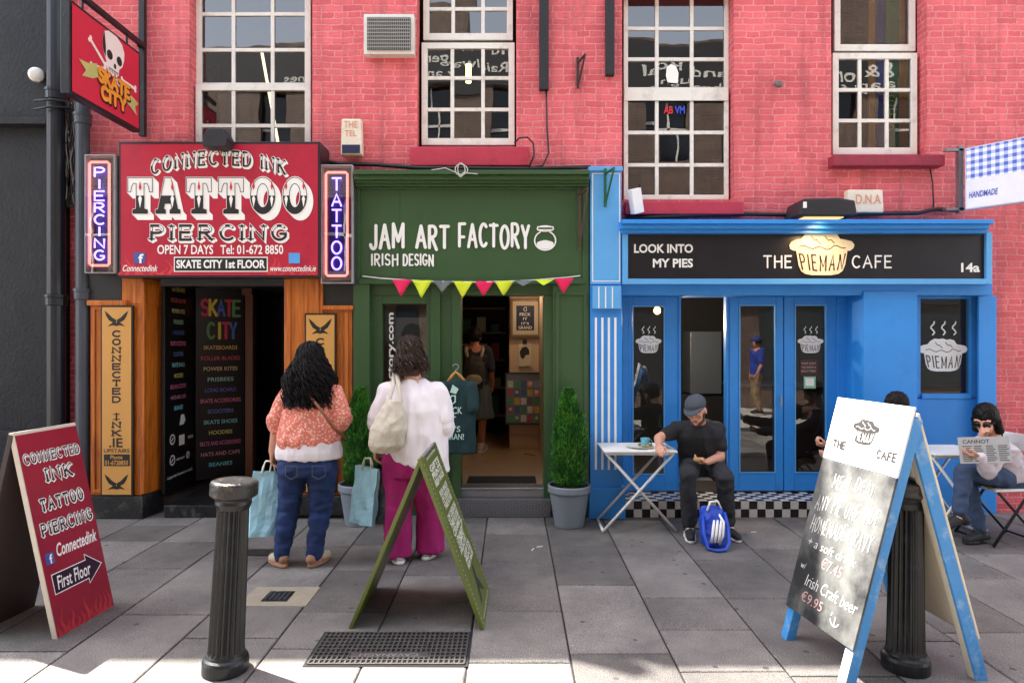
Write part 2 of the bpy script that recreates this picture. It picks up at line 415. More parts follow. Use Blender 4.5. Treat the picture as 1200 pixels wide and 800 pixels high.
def blob(name, prims, m, parent=None, loc=None, voxel=.007, smooth=4, fold=None, label=None, post=None):
    V, F = solid(prims); me = bpy.data.meshes.new('tmp'); me.from_pydata(V, [], F); me.update()
    o = bpy.data.objects.new('tmp', me); COL.objects.link(o)
    r = o.modifiers.new('r', 'REMESH'); r.mode = 'VOXEL'; r.voxel_size = voxel; r.adaptivity = 0
    if smooth: s = o.modifiers.new('s', 'SMOOTH'); s.iterations = smooth; s.factor = .5
    dg = bpy.context.evaluated_depsgraph_get(); res = bpy.data.meshes.new_from_object(o.evaluated_get(dg)); bpy.data.objects.remove(o); bpy.data.meshes.remove(me)
    if fold:
        amp, fx, fy, fz = fold[:4]; res.update()
        co = [v.co.copy() for v in res.vertices]; no = [v.normal.copy() for v in res.vertices]
        flat = np.empty(len(co)*3)
        for i, (c, nn) in enumerate(zip(co, no)):
            q = Vector((c.x*fx, c.y*fy, c.z*fz)); d = noise.noise(q)
            d = (1-abs(d)*2.2)*.6+noise.noise(q*2.3+Vector((5, 3, 1)))*.5
            k = c+nn*d*amp; flat[3*i:3*i+3] = k
        res.vertices.foreach_set('co', flat)
    if post: post(res)
    res.name = name; res.update()
    return link_mesh(res, name, m, parent, loc, True, 0, label)
def hand(wr, d, n, side, curl=40, s=1.0):
    """palm, four unequal bent fingers and a thumb leaving the side of the palm"""
    wr = Vector(wr); d = Vector(d).normalized(); n = Vector(n); n = (n-d*n.dot(d)).normalized(); t = d.cross(n).normalized()*side; P = []
    for i, (o, L, k) in enumerate(((.030, .072, .088), (.010, .080, .092), (-.010, .074, .088), (-.029, .058, .08))):
        kn = wr+(d*k+t*o)*s; P.append(('c', wr+(d*.015+t*o*.6)*s, .016*s, kn, .0125*s))
        p = kn; dirv = d.copy(); seg = (L*.45, L*.32, L*.23); r = .0098*s if i < 3 else .0085*s
        for j, sg in enumerate(seg):
            a = R(curl*(j+1)*.72+i*3); dv = d*math.cos(a)+n*math.sin(a)+t*o*.6
            q = p+dv.normalized()*sg*s; P.append(('c', p, r*(1-.1*j), q, r*(.92-.1*j))); p = q
    b = wr+(d*.025+t*.026)*s; m1 = b+(d*.035+t*.026+n*.016)*s; P.append(('c', b, .015*s, m1, .0115*s))
    m2 = m1+(d*.028+t*.004+n*.018)*s; P.append(('c', m1, .0115*s, m2, .0095*s)); m3 = m2+(d*.018-t*.006+n*.012)*s; P.append(('c', m2, .0095*s, m3, .008*s))
    return P
# ------------------------------------------------------------------ material palette
def brick_mat(name, c1, c2, mc, bw=.2, rh=.0605, bump=.8, mort=.0085, stain=(70, 30, 32)):
    m = bpy.data.materials.new(name); m.use_nodes = True; n = m.node_tree; b = n.nodes['Principled BSDF']; N = n.nodes.new; L = n.links.new
    tc = N('ShaderNodeTexCoord'); sx = N('ShaderNodeSeparateXYZ'); cx = N('ShaderNodeCombineXYZ'); L(tc.outputs['Object'], sx.inputs[0])
    ad = N('ShaderNodeMath'); ad.operation = 'ADD'; L(sx.outputs[0], ad.inputs[0]); L(sx.outputs[1], ad.inputs[1])
    wob = N('ShaderNodeTexNoise'); wob.inputs['Scale'].default_value = 2.3; wob.inputs['Detail'].default_value = 4; L(tc.outputs['Object'], wob.inputs['Vector'])
    wm = N('ShaderNodeMath'); wm.operation = 'MULTIPLY_ADD'; wm.inputs[1].default_value = .05; L(wob.outputs['Fac'], wm.inputs[0]); L(sx.outputs[2], wm.inputs[2])
    L(ad.outputs[0], cx.inputs[0]); L(wm.outputs[0], cx.inputs[1])
    bt = N('ShaderNodeTexBrick'); bt.inputs['Scale'].default_value = 1; bt.inputs['Brick Width'].default_value = bw; bt.inputs['Row Height'].default_value = rh
    bt.inputs['Mortar Size'].default_value = mort; bt.inputs['Mortar Smooth'].default_value = .35; bt.inputs['Bias'].default_value = -.1; bt.offset = .5; bt.squash = .62; bt.squash_frequency = 3
    bt.inputs['Color1'].default_value = (*s2l(c1), 1); bt.inputs['Color2'].default_value = (*s2l(c2), 1); bt.inputs['Mortar'].default_value = (*s2l(mc), 1)
    fw = N('ShaderNodeTexNoise'); fw.inputs['Scale'].default_value = 38; fw.inputs['Detail'].default_value = 2; L(tc.outputs['Object'], fw.inputs['Vector'])
    va = N('ShaderNodeVectorMath'); va.operation = 'MULTIPLY_ADD'; va.inputs[1].default_value = (.02, .02, .02); L(fw.outputs['Color'], va.inputs[0]); L(cx.outputs[0], va.inputs[2])
    L(va.outputs[0], bt.inputs['Vector'])
    # blotchy paint, worn spots and run-down stains
    n1 = N('ShaderNodeTexNoise'); n1.inputs['Scale'].default_value = 1.6; n1.inputs['Detail'].default_value = 9; n1.inputs['Roughness'].default_value = .72; L(tc.outputs['Object'], n1.inputs['Vector'])
    r1 = N('ShaderNodeValToRGB'); r1.color_ramp.elements[0].position = .38; r1.color_ramp.elements[1].position = .7; r1.color_ramp.elements[0].color = (.80, .76, .76, 1); r1.color_ramp.elements[1].color = (1.1, 1.1, 1.1, 1)
    L(n1.outputs['Fac'], r1.inputs[0])
    mu = N('ShaderNodeMix'); mu.data_type = 'RGBA'; mu.blend_type = 'MULTIPLY'; mu.inputs[0].default_value = 1; L(bt.outputs['Color'], mu.inputs[6]); L(r1.outputs[0], mu.inputs[7])
    n2 = N('ShaderNodeTexNoise'); n2.inputs['Scale'].default_value = 9; n2.inputs['Detail'].default_value = 7; n2.inputs['Roughness'].default_value = .8; L(tc.outputs['Object'], n2.inputs['Vector'])
    r2 = N('ShaderNodeValToRGB'); r2.color_ramp.elements[0].position = .66; r2.color_ramp.elements[1].position = .78; r2.color_ramp.elements[1].color = (.75, .75, .75, 1); L(n2.outputs['Fac'], r2.inputs[0])
    m2 = N('ShaderNodeMix'); m2.data_type = 'RGBA'; L(r2.outputs[0], m2.inputs[0]); L(mu.outputs[2], m2.inputs[6]); m2.inputs[7].default_value = (*s2l(stain), 1)
    mp = N('ShaderNodeMapping'); mp.inputs['Scale'].default_value = (7, 7, .55); L(tc.outputs['Object'], mp.inputs[0])      # rain streaks
    n4 = N('ShaderNodeTexNoise'); n4.inputs['Scale'].default_value = 1; n4.inputs['Detail'].default_value = 6; n4.inputs['Roughness'].default_value = .6; L(mp.outputs[0], n4.inputs['Vector'])
    r4 = N('ShaderNodeValToRGB'); r4.color_ramp.elements[0].position = .5; r4.color_ramp.elements[1].position = .74; r4.color_ramp.elements[1].color = (.75, .75, .75, 1); L(n4.outputs['Fac'], r4.inputs[0])
    m4 = N('ShaderNodeMix'); m4.data_type = 'RGBA'; L(r4.outputs[0], m4.inputs[0]); L(m2.outputs[2], m4.inputs[6]); m4.inputs[7].default_value = (*s2l(tuple(int(q*.66) for q in c1)), 1)
    n5 = N('ShaderNodeTexNoise'); n5.inputs['Scale'].default_value = 5; n5.inputs['Detail'].default_value = 9; n5.inputs['Roughness'].default_value = .8; L(va.outputs[0], n5.inputs['Vector'])
    r5 = N('ShaderNodeValToRGB'); r5.color_ramp.elements[0].position = .60; r5.color_ramp.elements[1].position = .66; r5.color_ramp.elements[1].color = (.4, .4, .4, 1); L(n5.outputs['Fac'], r5.inputs[0])
    m5 = N('ShaderNodeMix'); m5.data_type = 'RGBA'; L(r5.outputs[0], m5.inputs[0]); L(m4.outputs[2], m5.inputs[6]); m5.inputs[7].default_value = (*s2l(mc), 1)      # rubbed, paler patches
    L(m5.outputs[2], b.inputs['Base Color']); b.inputs['Roughness'].default_value = .62; b.inputs['Specular IOR Level'].default_value = .35
    n3 = N('ShaderNodeTexNoise'); n3.inputs['Scale'].default_value = 45; n3.inputs['Detail'].default_value = 5; L(tc.outputs['Object'], n3.inputs['Vector'])
    hm = N('ShaderNodeMath'); hm.operation = 'MULTIPLY_ADD'; hm.inputs[1].default_value = -1.6; L(bt.outputs['Fac'], hm.inputs[0]); L(n3.outputs['Fac'], hm.inputs[2])
    h2 = N('ShaderNodeMath'); h2.operation = 'MULTIPLY_ADD'; h2.inputs[1].default_value = .9; L(n2.outputs['Fac'], h2.inputs[0]); L(hm.outputs[0], h2.inputs[2])
    bp = N('ShaderNodeBump'); bp.inputs['Strength'].default_value = bump; bp.inputs['Distance'].default_value = .012; L(h2.outputs[0], bp.inputs['Height']); L(bp.outputs[0], b.inputs['Normal'])
    return m
M_brick = brick_mat('pink_brick', (234, 110, 115), (212, 90, 98), (238, 142, 143))
M_obrick = brick_mat('opposite_brick', (118, 96, 82), (92, 76, 68), (138, 124, 112))
def wood_mat(name, c1, c2, rough=.38, sc=7):
    m = bpy.data.materials.new(name); m.use_nodes = True; n = m.node_tree; b = n.nodes['Principled BSDF']; N = n.nodes.new; L = n.links.new
    tc = N('ShaderNodeTexCoord'); mp = N('ShaderNodeMapping'); mp.inputs['Scale'].default_value = (sc*5, sc*5, sc*.35); L(tc.outputs['Object'], mp.inputs[0])
    nz = N('ShaderNodeTexNoise'); nz.inputs['Scale'].default_value = 1; nz.inputs['Detail'].default_value = 8; nz.inputs['Distortion'].default_value = 1.2; L(mp.outputs[0], nz.inputs['Vector'])
    rp = N('ShaderNodeValToRGB'); rp.color_ramp.elements[0].position = .3; rp.color_ramp.elements[1].position = .72
    rp.color_ramp.elements[0].color = (*s2l(c2), 1); rp.color_ramp.elements[1].color = (*s2l(c1), 1); L(nz.outputs['Fac'], rp.inputs[0]); L(rp.outputs[0], b.inputs['Base Color'])
    b.inputs['Roughness'].default_value = rough
    bp = N('ShaderNodeBump'); bp.inputs['Strength'].default_value = .12; bp.inputs['Distance'].default_value = .004; L(nz.outputs['Fac'], bp.inputs['Height']); L(bp.outputs[0], b.inputs['Normal'])
    return m
M_wood = wood_mat('orange_varnished_wood', (210, 120, 36), (152, 72, 16))
M_bfwood = wood_mat('brown_door_wood', (120, 66, 36), (82, 42, 24))
M_white = mat('white_paint', (226, 222, 212), .5, .06, 4, .12, 40, dirt=.5, dscale=7, dcol=(120, 105, 88))
M_black = mat('black_paint', (22, 23, 26), .4, .25, 5, .2, 60)
M_blackwall = mat('black_wall_paint', (12, 15, 22), .7, .3, 3, .6, 30, dirt=.6, dscale=2.2, dcol=(40, 43, 50))
M_iron = mat('black_iron', (14, 17, 21), .42, .3, 9, .35, 70, dirt=.6, dscale=9, dcol=(64, 66, 70), brush=.45)
M_grey = mat('grey_pipe', (68, 74, 84), .45, .18, 5, .15, 50)
M_green = mat('shop_green', (50, 82, 44), .42, .12, 3, .06, 30, dirt=.4, dscale=3, dcol=(34, 52, 32), brush=.35)
M_blue = mat('cafe_blue', (44, 140, 222), .45, .09, 3, .08, 40, dirt=.35, dscale=4, dcol=(30, 104, 178), brush=.4)
M_lblue = mat('cafe_light_blue', (92, 168, 226), .45, .06, 3, .08, 40, brush=.4)
M_navy = mat('cafe_sign_black', (13, 15, 24), .35, .2, 3)
M_cream = mat('cream_paint', (244, 232, 205), .5, .03)
M_signwhite = mat('sign_white', (240, 238, 232), .5, .03)
M_red = mat('sign_red', (184, 28, 56), .38, .22, 1.6, dirt=.85, dscale=1.1, dcol=(104, 12, 34))
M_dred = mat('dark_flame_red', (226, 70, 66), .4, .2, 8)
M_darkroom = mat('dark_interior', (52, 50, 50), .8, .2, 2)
M_beige = mat('beige_plaster', (214, 186, 156), .7, .06, 2)
M_metal = mat('brushed_metal', (150, 152, 156), .35, .1, 20, .1, 80, metal=.8)
M_gold = mat('gold_board', (206, 150, 74), .5, .06, 4)
M_cable = mat('black_cable', (20, 20, 22), .5)
M_glass = glass('window_glass', (205, 214, 214), 1.9)
M_shopglass = glass('shop_glass', (205, 214, 216), 1.3)

YW = 6.15; XL = X(82, YW); XR = 9.5; ZT = 8.5
# ------------------------------------------------------------------ ground
def slab_ground():
    rnd = random.Random(5); mb = MB(); tones = []
    cols = [-1.275+.525*i for i in range(-18, 26)]
    for c0 in cols:
        c1 = c0+.525; y = 1.2-rnd.random()*.6
        while y < 6.1:
            L = rnd.choice((.46, .56, .62, .72, .84, .95)); y1 = min(y+L, 6.16)
            g = .005; b = .006; dz = [rnd.uniform(-.0018, .0018) for _ in range(4)]; k = len(mb.v)
            P = [(c0+g, y+g), (c1-g, y+g), (c1-g, y1-g), (c0+g, y1-g)]; Q = [(c0+g+b, y+g+b), (c1-g-b, y+g+b), (c1-g-b, y1-g-b), (c0+g+b, y1-g-b)]
            mb.add([(p[0], p[1], -.02) for p in P]+[(p[0], p[1], -.004+d) for p, d in zip(P, dz)]+[(q[0], q[1], d) for q, d in zip(Q, dz)],
                   [(8, 9, 10, 11)]+[(i, (i+1) % 4, 4+(i+1) % 4, 4+i) for i in range(4)]+[(4+i, 4+(i+1) % 4, 8+(i+1) % 4, 8+i) for i in range(4)])
            tones += [rnd.choice((.76, .86, .94, 1.0, 1.06, 1.16, 1.3))]*9; y = y1
    m = bpy.data.materials.new('granite_slabs'); m.use_nodes = True; n = m.node_tree; b = n.nodes['Principled BSDF']; N = n.nodes.new; L = n.links.new
    tc = N('ShaderNodeTexCoord'); at = N('ShaderNodeAttribute'); at.attribute_name = 'tone'
    sp = N('ShaderNodeTexNoise'); sp.inputs['Scale'].default_value = 190; sp.inputs['Detail'].default_value = 3; L(tc.outputs['Object'], sp.inputs['Vector'])
    rs = N('ShaderNodeValToRGB'); rs.color_ramp.elements[0].position = .34; rs.color_ramp.elements[1].position = .66; rs.color_ramp.elements[0].color = (*s2l((68, 67, 69)), 1); rs.color_ramp.elements[1].color = (*s2l((136, 132, 128)), 1); L(sp.outputs['Fac'], rs.inputs[0])
    st = N('ShaderNodeTexNoise'); st.inputs['Scale'].default_value = 1.9; st.inputs['Detail'].default_value = 9; st.inputs['Roughness'].default_value = .7; L(tc.outputs['Object'], st.inputs['Vector'])
    r2 = N('ShaderNodeValToRGB'); r2.color_ramp.elements[0].position = .34; r2.color_ramp.elements[1].position = .68; r2.color_ramp.elements[0].color = (.66, .65, .65, 1); r2.color_ramp.elements[1].color = (1.3, 1.26, 1.2, 1); L(st.outputs['Fac'], r2.inputs[0])
    m1 = N('ShaderNodeMix'); m1.data_type = 'RGBA'; m1.blend_type = 'MULTIPLY'; m1.inputs[0].default_value = 1; L(rs.outputs[0], m1.inputs[6]); L(at.outputs['Color'], m1.inputs[7])
    m2 = N('ShaderNodeMix'); m2.data_type = 'RGBA'; m2.blend_type = 'MULTIPLY'; m2.inputs[0].default_value = 1; L(m1.outputs[2], m2.inputs[6]); L(r2.outputs[0], m2.inputs[7])
    # dots of trodden gum
    vo = N('ShaderNodeTexVoronoi'); vo.inputs['Scale'].default_value = 5.2; L(tc.outputs['Object'], vo.inputs['Vector'])
    gm = N('ShaderNodeMath'); gm.operation = 'LESS_THAN'; gm.inputs[1].default_value = .085; L(vo.outputs['Distance'], gm.inputs[0])
    gs = N('ShaderNodeMath'); gs.operation = 'MULTIPLY'; gs.inputs[1].default_value = .8; L(gm.outputs[0], gs.inputs[0])
    m3 = N('ShaderNodeMix'); m3.data_type = 'RGBA'; L(gs.outputs[0], m3.inputs[0]); L(m2.outputs[2], m3.inputs[6]); m3.inputs[7].default_value = (*s2l((60, 60, 62)), 1)
    L(m3.outputs[2], b.inputs['Base Color']); b.inputs['Roughness'].default_value = .72; b.inputs['Specular IOR Level'].default_value = .35
    bp = N('ShaderNodeBump'); bp.inputs['Strength'].default_value = .35; bp.inputs['Distance'].default_value = .004; L(sp.outputs['Fac'], bp.inputs['Height']); L(bp.outputs[0], b.inputs['Normal'])
    o = mb.build('pavement', m); o['kind'] = 'structure'
    a = o.data.attributes.new('tone', 'FLOAT_COLOR', 'FACE')
    a.data.foreach_set('color', np.array([[t, t*rr, t*rr*.995, 1] for t in tones for rr in (.99,)], dtype=np.float32).ravel())
slab_ground()
b_ = MB(); b_.box(-10.6, 12.3, .5, 6.1, -.3, -.0085).build('pavement_bed', mat('dark_grout', (40, 38, 38), .95, .3, 20, .5, 90))['kind'] = 'structure'
g = MB(); g.box(-60, 60, -60, 60, -.5, -.012).build('street', mat('street_setts', (168, 160, 150), .85, .2, 3, .4, 60))['kind'] = 'structure'

# ------------------------------------------------------------------ the brick building
bld = thing('brick_building', 'terraced building of pink painted brick with white sash windows above the shopfronts', 'building', (0, YW, 0))
holes = []
def hole(l, r, t, b): h = (X(l, YW), X(r, YW), Z(b, YW), Z(t, YW)); holes.append(h); return h
hole(222, 366, -30, 205); hole(489, 605, -70, 172); hole(729, 860, -12, 234); hole(974, 1086, -60, 182)
ZB = Z(262, YW)
mb = MB(); wall_holes(mb, XL, XR, ZB, ZT, holes, YW, YW+.15)
x0, x1 = X(1163, 6.0)+.02, XR
mb.box(x0, x1, YW, YW+.2, 0, ZB); mb.box(XL, X(104, YW), YW, YW+.2, 0, ZB)
for xx in (XL, XR): mb.quad((xx, YW, 0), (xx, 10, 0), (xx, 10, ZT), (xx, YW, ZT))
mb.quad((XL, 10, 0), (XR, 10, 0), (XR, 10, ZT), (XL, 10, ZT))
mb.build('wall', M_brick, bld)
MB().box(XL-.02, XR+.02, YW-.06, 10.02, ZT, ZT+.18).build('roof', mat('roof_slate', (62, 64, 70), .7), bld)
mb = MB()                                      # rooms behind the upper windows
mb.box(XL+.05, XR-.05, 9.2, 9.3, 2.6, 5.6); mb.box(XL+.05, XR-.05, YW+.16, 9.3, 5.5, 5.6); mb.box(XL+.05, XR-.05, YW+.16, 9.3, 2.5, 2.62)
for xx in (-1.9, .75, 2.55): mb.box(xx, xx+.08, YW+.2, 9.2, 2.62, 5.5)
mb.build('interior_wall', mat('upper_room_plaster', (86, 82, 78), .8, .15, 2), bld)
def sash(l, r, t, b, vb, hb, Y, rail=7, bar=4.2, name='window', rails=()):
    """a glazed sash in px: outer box, glazing bars"""
    mb = MB()
    def bx(a, c, d, e, y0=Y, y1=Y+.045): mb.box(X(a, Y), X(c, Y), y0, y1, Z(d, Y), Z(e, Y))
    bx(l, l+rail, t, b); bx(r-rail, r, t, b); bx(l+rail, r-rail, t, t+rail); bx(l+rail, r-rail, b-rail*1.15, b)
    for v in vb: bx(v-bar/2, v+bar/2, t+rail, b-rail*1.15, Y+.006, Y+.035)
    for h in hb: bx(l+rail, r-rail, h-bar/2, h+bar/2, Y+.009, Y+.038)
    o = mb.build(name, M_white, bld, bevel=.003)
    p = MB(); e = [l+rail, *vb, r-rail]; f = [t+rail, *hb, b-rail]
    rnd = random.Random(int(l+t*3)+500)
    for a, c in zip(e, e[1:]):                 # each pane sits at its own slight angle, as old putty-set glass does
        for d, q in zip(f, f[1:]):
            j = [rnd.uniform(-.0022, .0022) for _ in range(3)]; yy = Y+.022
            p.quad((X(a, Y), yy+j[0], Z(q, Y)), (X(c, Y), yy+j[1], Z(q, Y)), (X(c, Y), yy+j[1]+j[2], Z(d, Y)), (X(a, Y), yy+j[0]+j[2], Z(d, Y)))
    p.build('pane', M_glass, o); return o
YS = 6.235
sash(229, 364, -28, 105, (273, 319), (16, 58), YS+.05); sash(229, 364, 99, 206, (273, 319), (147,), YS)
sash(494, 603, 50, 170, (530, 566), (91, 128), YS); sash(496, 601, -66, 47, (531, 566), (-28, 10), YS+.06)
sash(731, 854, -10, 117, (770, 811), (33, 69), YS+.05, rail=5); w3 = sash(731, 854, 104, 234, (770, 811), (155, 193), YS, rail=5)
MB().box(X(731.5, YS-.01), X(853.5, YS-.01), YS-.012, YS-.001, Z(118.5, YS), Z(103, YS)).build('meeting_rail', M_white, w3, bevel=.003)
sash(976, 1075, 62, 181, (1008, 1040), (105, 141), YS); sash(978, 1073, -58, 60, (), (), YS+.06)
mb = MB(); f3 = front(YS+.012)                 # stickers on the cafe's upper window
text(mb, f3, 'AB', X(778, YS), X(789, YS), Z(133, YS), Z(124, YS), .001, .03); mb.build('sticker', mat('sticker_red', (206, 40, 50), .5), w3)
mb = MB(); text(mb, f3, 'VM', X(791, YS), X(803, YS), Z(133, YS), Z(124, YS), .001, .03); mb.build('sticker', mat('sticker_blue', (60, 80, 200), .5), w3)
mb = MB(); mb.poly(front(YS+.06), [(X(a, YS), Z(b, YS)) for a, b in ((783, 76), (788, 72), (794, 75), (797, 83), (796, 95), (784, 94), (782, 86))], .002); mb.build('sticker', M_signwhite, w3)
def sill(l, r, t, b, m=None, proud=.09):
    mb = MB(); mb.box(X(l, YW), X(r, YW), YW-proud, YW+.1, Z(b, YW-proud), Z(t, YW-proud)); return mb.build('window_sill', m or M_sill, bld, bevel=.008)
M_sill = mat('sill_pink_paint', (186, 48, 70), .55, .12, 5, .35, 40, dirt=.5, dscale=6, dcol=(110, 28, 40))
sill(482, 620, 172, 194); sill(731, 868, 236, 251); sill(970, 1098, 181, 194, mat('sill_dark_pink', (150, 44, 62), .7, .25, 9, .6, 50, dirt=.7, dscale=8, dcol=(80, 26, 36)), .12)
# fluorescent tubes and a warm lamp glow inside the upper rooms, coloured boards behind the right window
mb = MB(); mb.tube([W(307, 62, 7.3), W(326, 168, 7.9)], .016, 8)
tag(mb.build('ceiling_light', emit('tube_light', (255, 220, 170), .8)), 'long bright tube light seen through the left upper window', 'light')
mb = MB(); mb.tube([W(549, 76, 7.4), W(549, 97, 7.4)], .03, 8)
tag(mb.build('pendant_lamp', emit('pendant_glow', (255, 214, 120), 3.5)), 'short warm lamp glowing behind the middle upper window', 'lamp')
bn = thing('painted_banner', 'banner of orange, blue and green stripes hanging inside the far right upper window', 'banner', (X(1042, 6.42), 6.42, Z(180, 6.42)))
for a, b, c in ((1018, 1026, (240, 160, 70)), (1027, 1037, (60, 80, 180)), (1038, 1053, (20, 140, 80)), (1053.5, 1064, (236, 170, 50)), (1065, 1072, (60, 62, 60))):
    MB().box(X(a, 6.42), X(b, 6.42), 6.42, 6.44, Z(182, 6.42), Z(-20, 6.42)).build('stripe', mat('banner_%d' % a, c, .7), bn)
mb = MB(); fb = front(6.415); lat = ((1045, 118, 'S'), (1047, 134, 'E'), (1057, 98, 'U'), (1058, 118, 'S'), (1043, 146, 'G'))
for px, py, ch in lat: word(mb, fb, ch, X(px-4, 6.41), X(px+4, 6.41), Z(py+6, 6.41), Z(py-6, 6.41), .012, .001)
mb.build('lettering', mat('banner_yellow', (220, 210, 60), .6), bn)

# ------------------------------------------------------------------ dark neighbour on the left, drainpipes, cables
nb = thing('black_building', 'black painted building at the far left edge beyond the drainpipe', 'building', (-6, 6.1, 0))
MB().box(-14, XL-.01, 6.1, 10, 0, 8.5).build('wall', M_blackwall, nb)
mb = MB(); mb.box(-14, X(56, 6.0), 5.98, 6.1, Z(146, 6.0), Z(138, 6.0)); mb.box(-14, X(52, 6.02), 6.02, 6.1, Z(600, 6.02), Z(505, 6.02)); mb.build('moulding', M_blackwall, nb, bevel=.006)
mb = MB(); mb.tube([W(43, 88, 6.08), W(43, 88, 5.98)], .05, 16); o = mb.build('bulkhead_lamp', M_black, nb); mb = MB(); mb.tube([W(43, 88, 5.978), W(43, 88, 5.95)], [.068, .05], 16); mb.build('lens', M_signwhite, o, smooth=True)
def pipe(px, r, z0, z1, Y, m, label, joints):
    t = thing('drainpipe', label, 'drainpipe', (X(px, Y), Y, z0))
    mb = MB(); mb.tube([(X(px, Y), Y, z0), (X(px, Y), Y, z1)], r, 18); mb.build('pipe', m, t, smooth=False)
    for j in joints:
        z = Z(j, Y); mb = MB(); mb.lathe((X(px, Y), Y, z), [(r, -.05), (r+.012, -.045), (r+.014, .02), (r+.02, .025), (r+.02, .05), (r, .055)], 18); mb.build('collar', m, t)
    return t
pipe(66, .075, 0, 8.4, 5.98, mat('dark_pipe', (22, 26, 34), .4, .2, 5, .1, 40), 'thick dark drainpipe running the full height of the black building', (112, 352, -60, 560))
pp = pipe(97, .058, .02, Z(118, 5.98), 5.98, M_grey, 'thinner grey drainpipe behind the neon piercing box, stopping under the hanging sign', (140, 345))
rnd = random.Random(3)
ct = thing('cable_bundle', 'tangle of grey and black cables hanging between the two drainpipes', 'cables', (X(81, 6.05), 6.05, Z(240, 6.05)))
for i in range(16):
    mb = MB(); px = 81+rnd.uniform(-5, 5); pts = []
    for k in range(15):
        y = 120+k*8.5; px += rnd.uniform(-2.2, 2.2); px = min(88, max(75, px)); pts.append(W(px, y, 6.04-rnd.random()*.05))
    mb.tube(pts, .006, 5); mb.build('cable', (mat('grey_cable', (120, 118, 112), .6), M_cable, M_cable)[i % 3], ct, smooth=True)
for i in range(5):
    mb = MB(); mb.tube([W(82+4*math.cos(a/12*6.28)*(1+.2*i)+rnd.uniform(-1, 1), 232+7*math.sin(a/12*6.28)*(1+.15*i), 6.02) for a in range(12)], .006, 5, closed=True); mb.build('cable', M_cable, ct, smooth=True)
mb = MB(); mb.tube([W(40, 118, 5.89), W(62, 117, 5.875), W(84, 119, 6.0), W(84, 127, 6.0), W(60, 125, 5.875), W(40, 128, 5.89)], .011, 6)
tag(mb.build('wall_cable', M_cable, smooth=True), 'black cable strapped across the thick dark drainpipe', 'cable')
def cable(label, pts, r=.011, Y=None):
    mb = MB(); mb.tube([W(*p) for p in pts], r, 6); return tag(mb.build('wall_cable', M_cable, smooth=True), label, 'cable')
cable('thick black cable running along the top of the green shop cornice', [(376, 190, 6.1), (400, 192, 6.1), (440, 193, 6.09), (490, 197, 6.05), (560, 197.5, 6.05), (620, 198, 6.05), (660, 197, 6.08), (692, 196, 6.1)], .02)
cable('thin conduit dropping from the black batten and curling left under the middle window', [(640, 100, 6.12), (641, 150, 6.12), (643, 180, 6.12), (636, 194, 6.1), (626, 196, 6.1)], .009)
cable('loop of black cable beside the right end of the middle window sill', [(603, 168, 6.05), (608, 162, 6.05), (618, 161, 6.03), (625, 168, 6.03), (626, 182, 6.03), (620, 196, 6.04)], .009)
cable('black cable lying along the top of the blue cafe cornice', [(733, 256, 6.08), (800, 253, 6.08), (870, 251, 6.1), (925, 252, 6.1), (1000, 251, 6.1), (1075, 250, 6.1), (1098, 245, 6.12), (1125, 247, 6.1)], .02)
cable('thin wire dropping from the dark stone sill to the cafe cornice', [(1088, 185, 6.12), (1093, 215, 6.12), (1094, 243, 6.12)], .006)

# ------------------------------------------------------------------ things fixed to the brick
v = thing('vent_unit', 'white box with dark air grille high on the wall above the green shop', 'vent', (X(455, 6.05), 6.05, Z(62, 6.05)))
mb = MB(); B = lambda a, b, c, d, y0, y1, Y: mb.box(X(a, Y), X(b, Y), y0, y1, Z(d, Y), Z(c, Y))
B(426, 485, 16, 63, 6.06, 6.15, 6.05); mb.build('housing', M_white, v, bevel=.004)
mb = MB(); B(430, 481, 20, 58, 6.045, 6.058, 6.04); mb.build('grille', mat('grille_dark', (70, 72, 74), .5), v)
mb = MB()
for i in range(22): mb.box(X(431+i*2.3, 6.03), X(431.8+i*2.3, 6.03), 6.034, 6.04, Z(58, 6.03), Z(20, 6.03))
for i in range(9): mb.box(X(430, 6.03), X(481, 6.03), 6.03, 6.034, Z(22+i*4.2, 6.03), Z(21+i*4.2, 6.03))
mb.build('grid', mat('grid_grey', (150, 148, 142), .5), v)
def batten(l, r, b, label):
    mb = MB(); mb.box(X(l, 6.1), X(r, 6.1), 6.09, 6.148, Z(b, 6.1), Z(-60, 6.1)); o = mb.build('wall_batten', mat('charred_timber', (26, 25, 28), .6, .3, 8, .4, 50), bevel=.003); tag(o, label, 'batten')
batten(632, 643, 105, 'longer black timber batten fixed to the brick above the loose conduit'); batten(710, 720, 88, 'shorter black timber batten beside the blue cafe pilaster')
def bracket(px, py, h, reach, m, label, Y=6.14):
    t = thing('wall_bracket', label, 'bracket', (X(px, Y), Y, Z(py+h, Y)))
    mb = MB(); mb.box(X(px-1.5, Y), X(px+1.5, Y), Y-.02, Y, Z(py+h, Y), Z(py, Y)); mb.build('back_bar', m, t)
    p = W(px, py+6, Y); mb = MB(); mb.tube([p, p+Vector((.05, -reach, 0))], .012, 6); mb.build('arm', m, t)
    q = W(px, py+h-2, Y); mb = MB(); mb.tube([q, p+Vector((.05, -reach, 0))], .01, 6); mb.build('brace', m, t)
bracket(677, 68, 36, .18, mat('rusty_iron', (60, 42, 40), .7, .3, 20), 'small rusty bracket on the brick between the two black battens')
bracket(679, 222, 72, .24, mat('old_sign_bracket', (74, 54, 44), .6), 'long brown sign bracket at the right end of the green fascia', 5.93)
bracket(709, 198, 45, .2, mat('green_bracket', (24, 92, 60), .5), 'green metal bracket at the top of the light blue pilaster', 5.9)
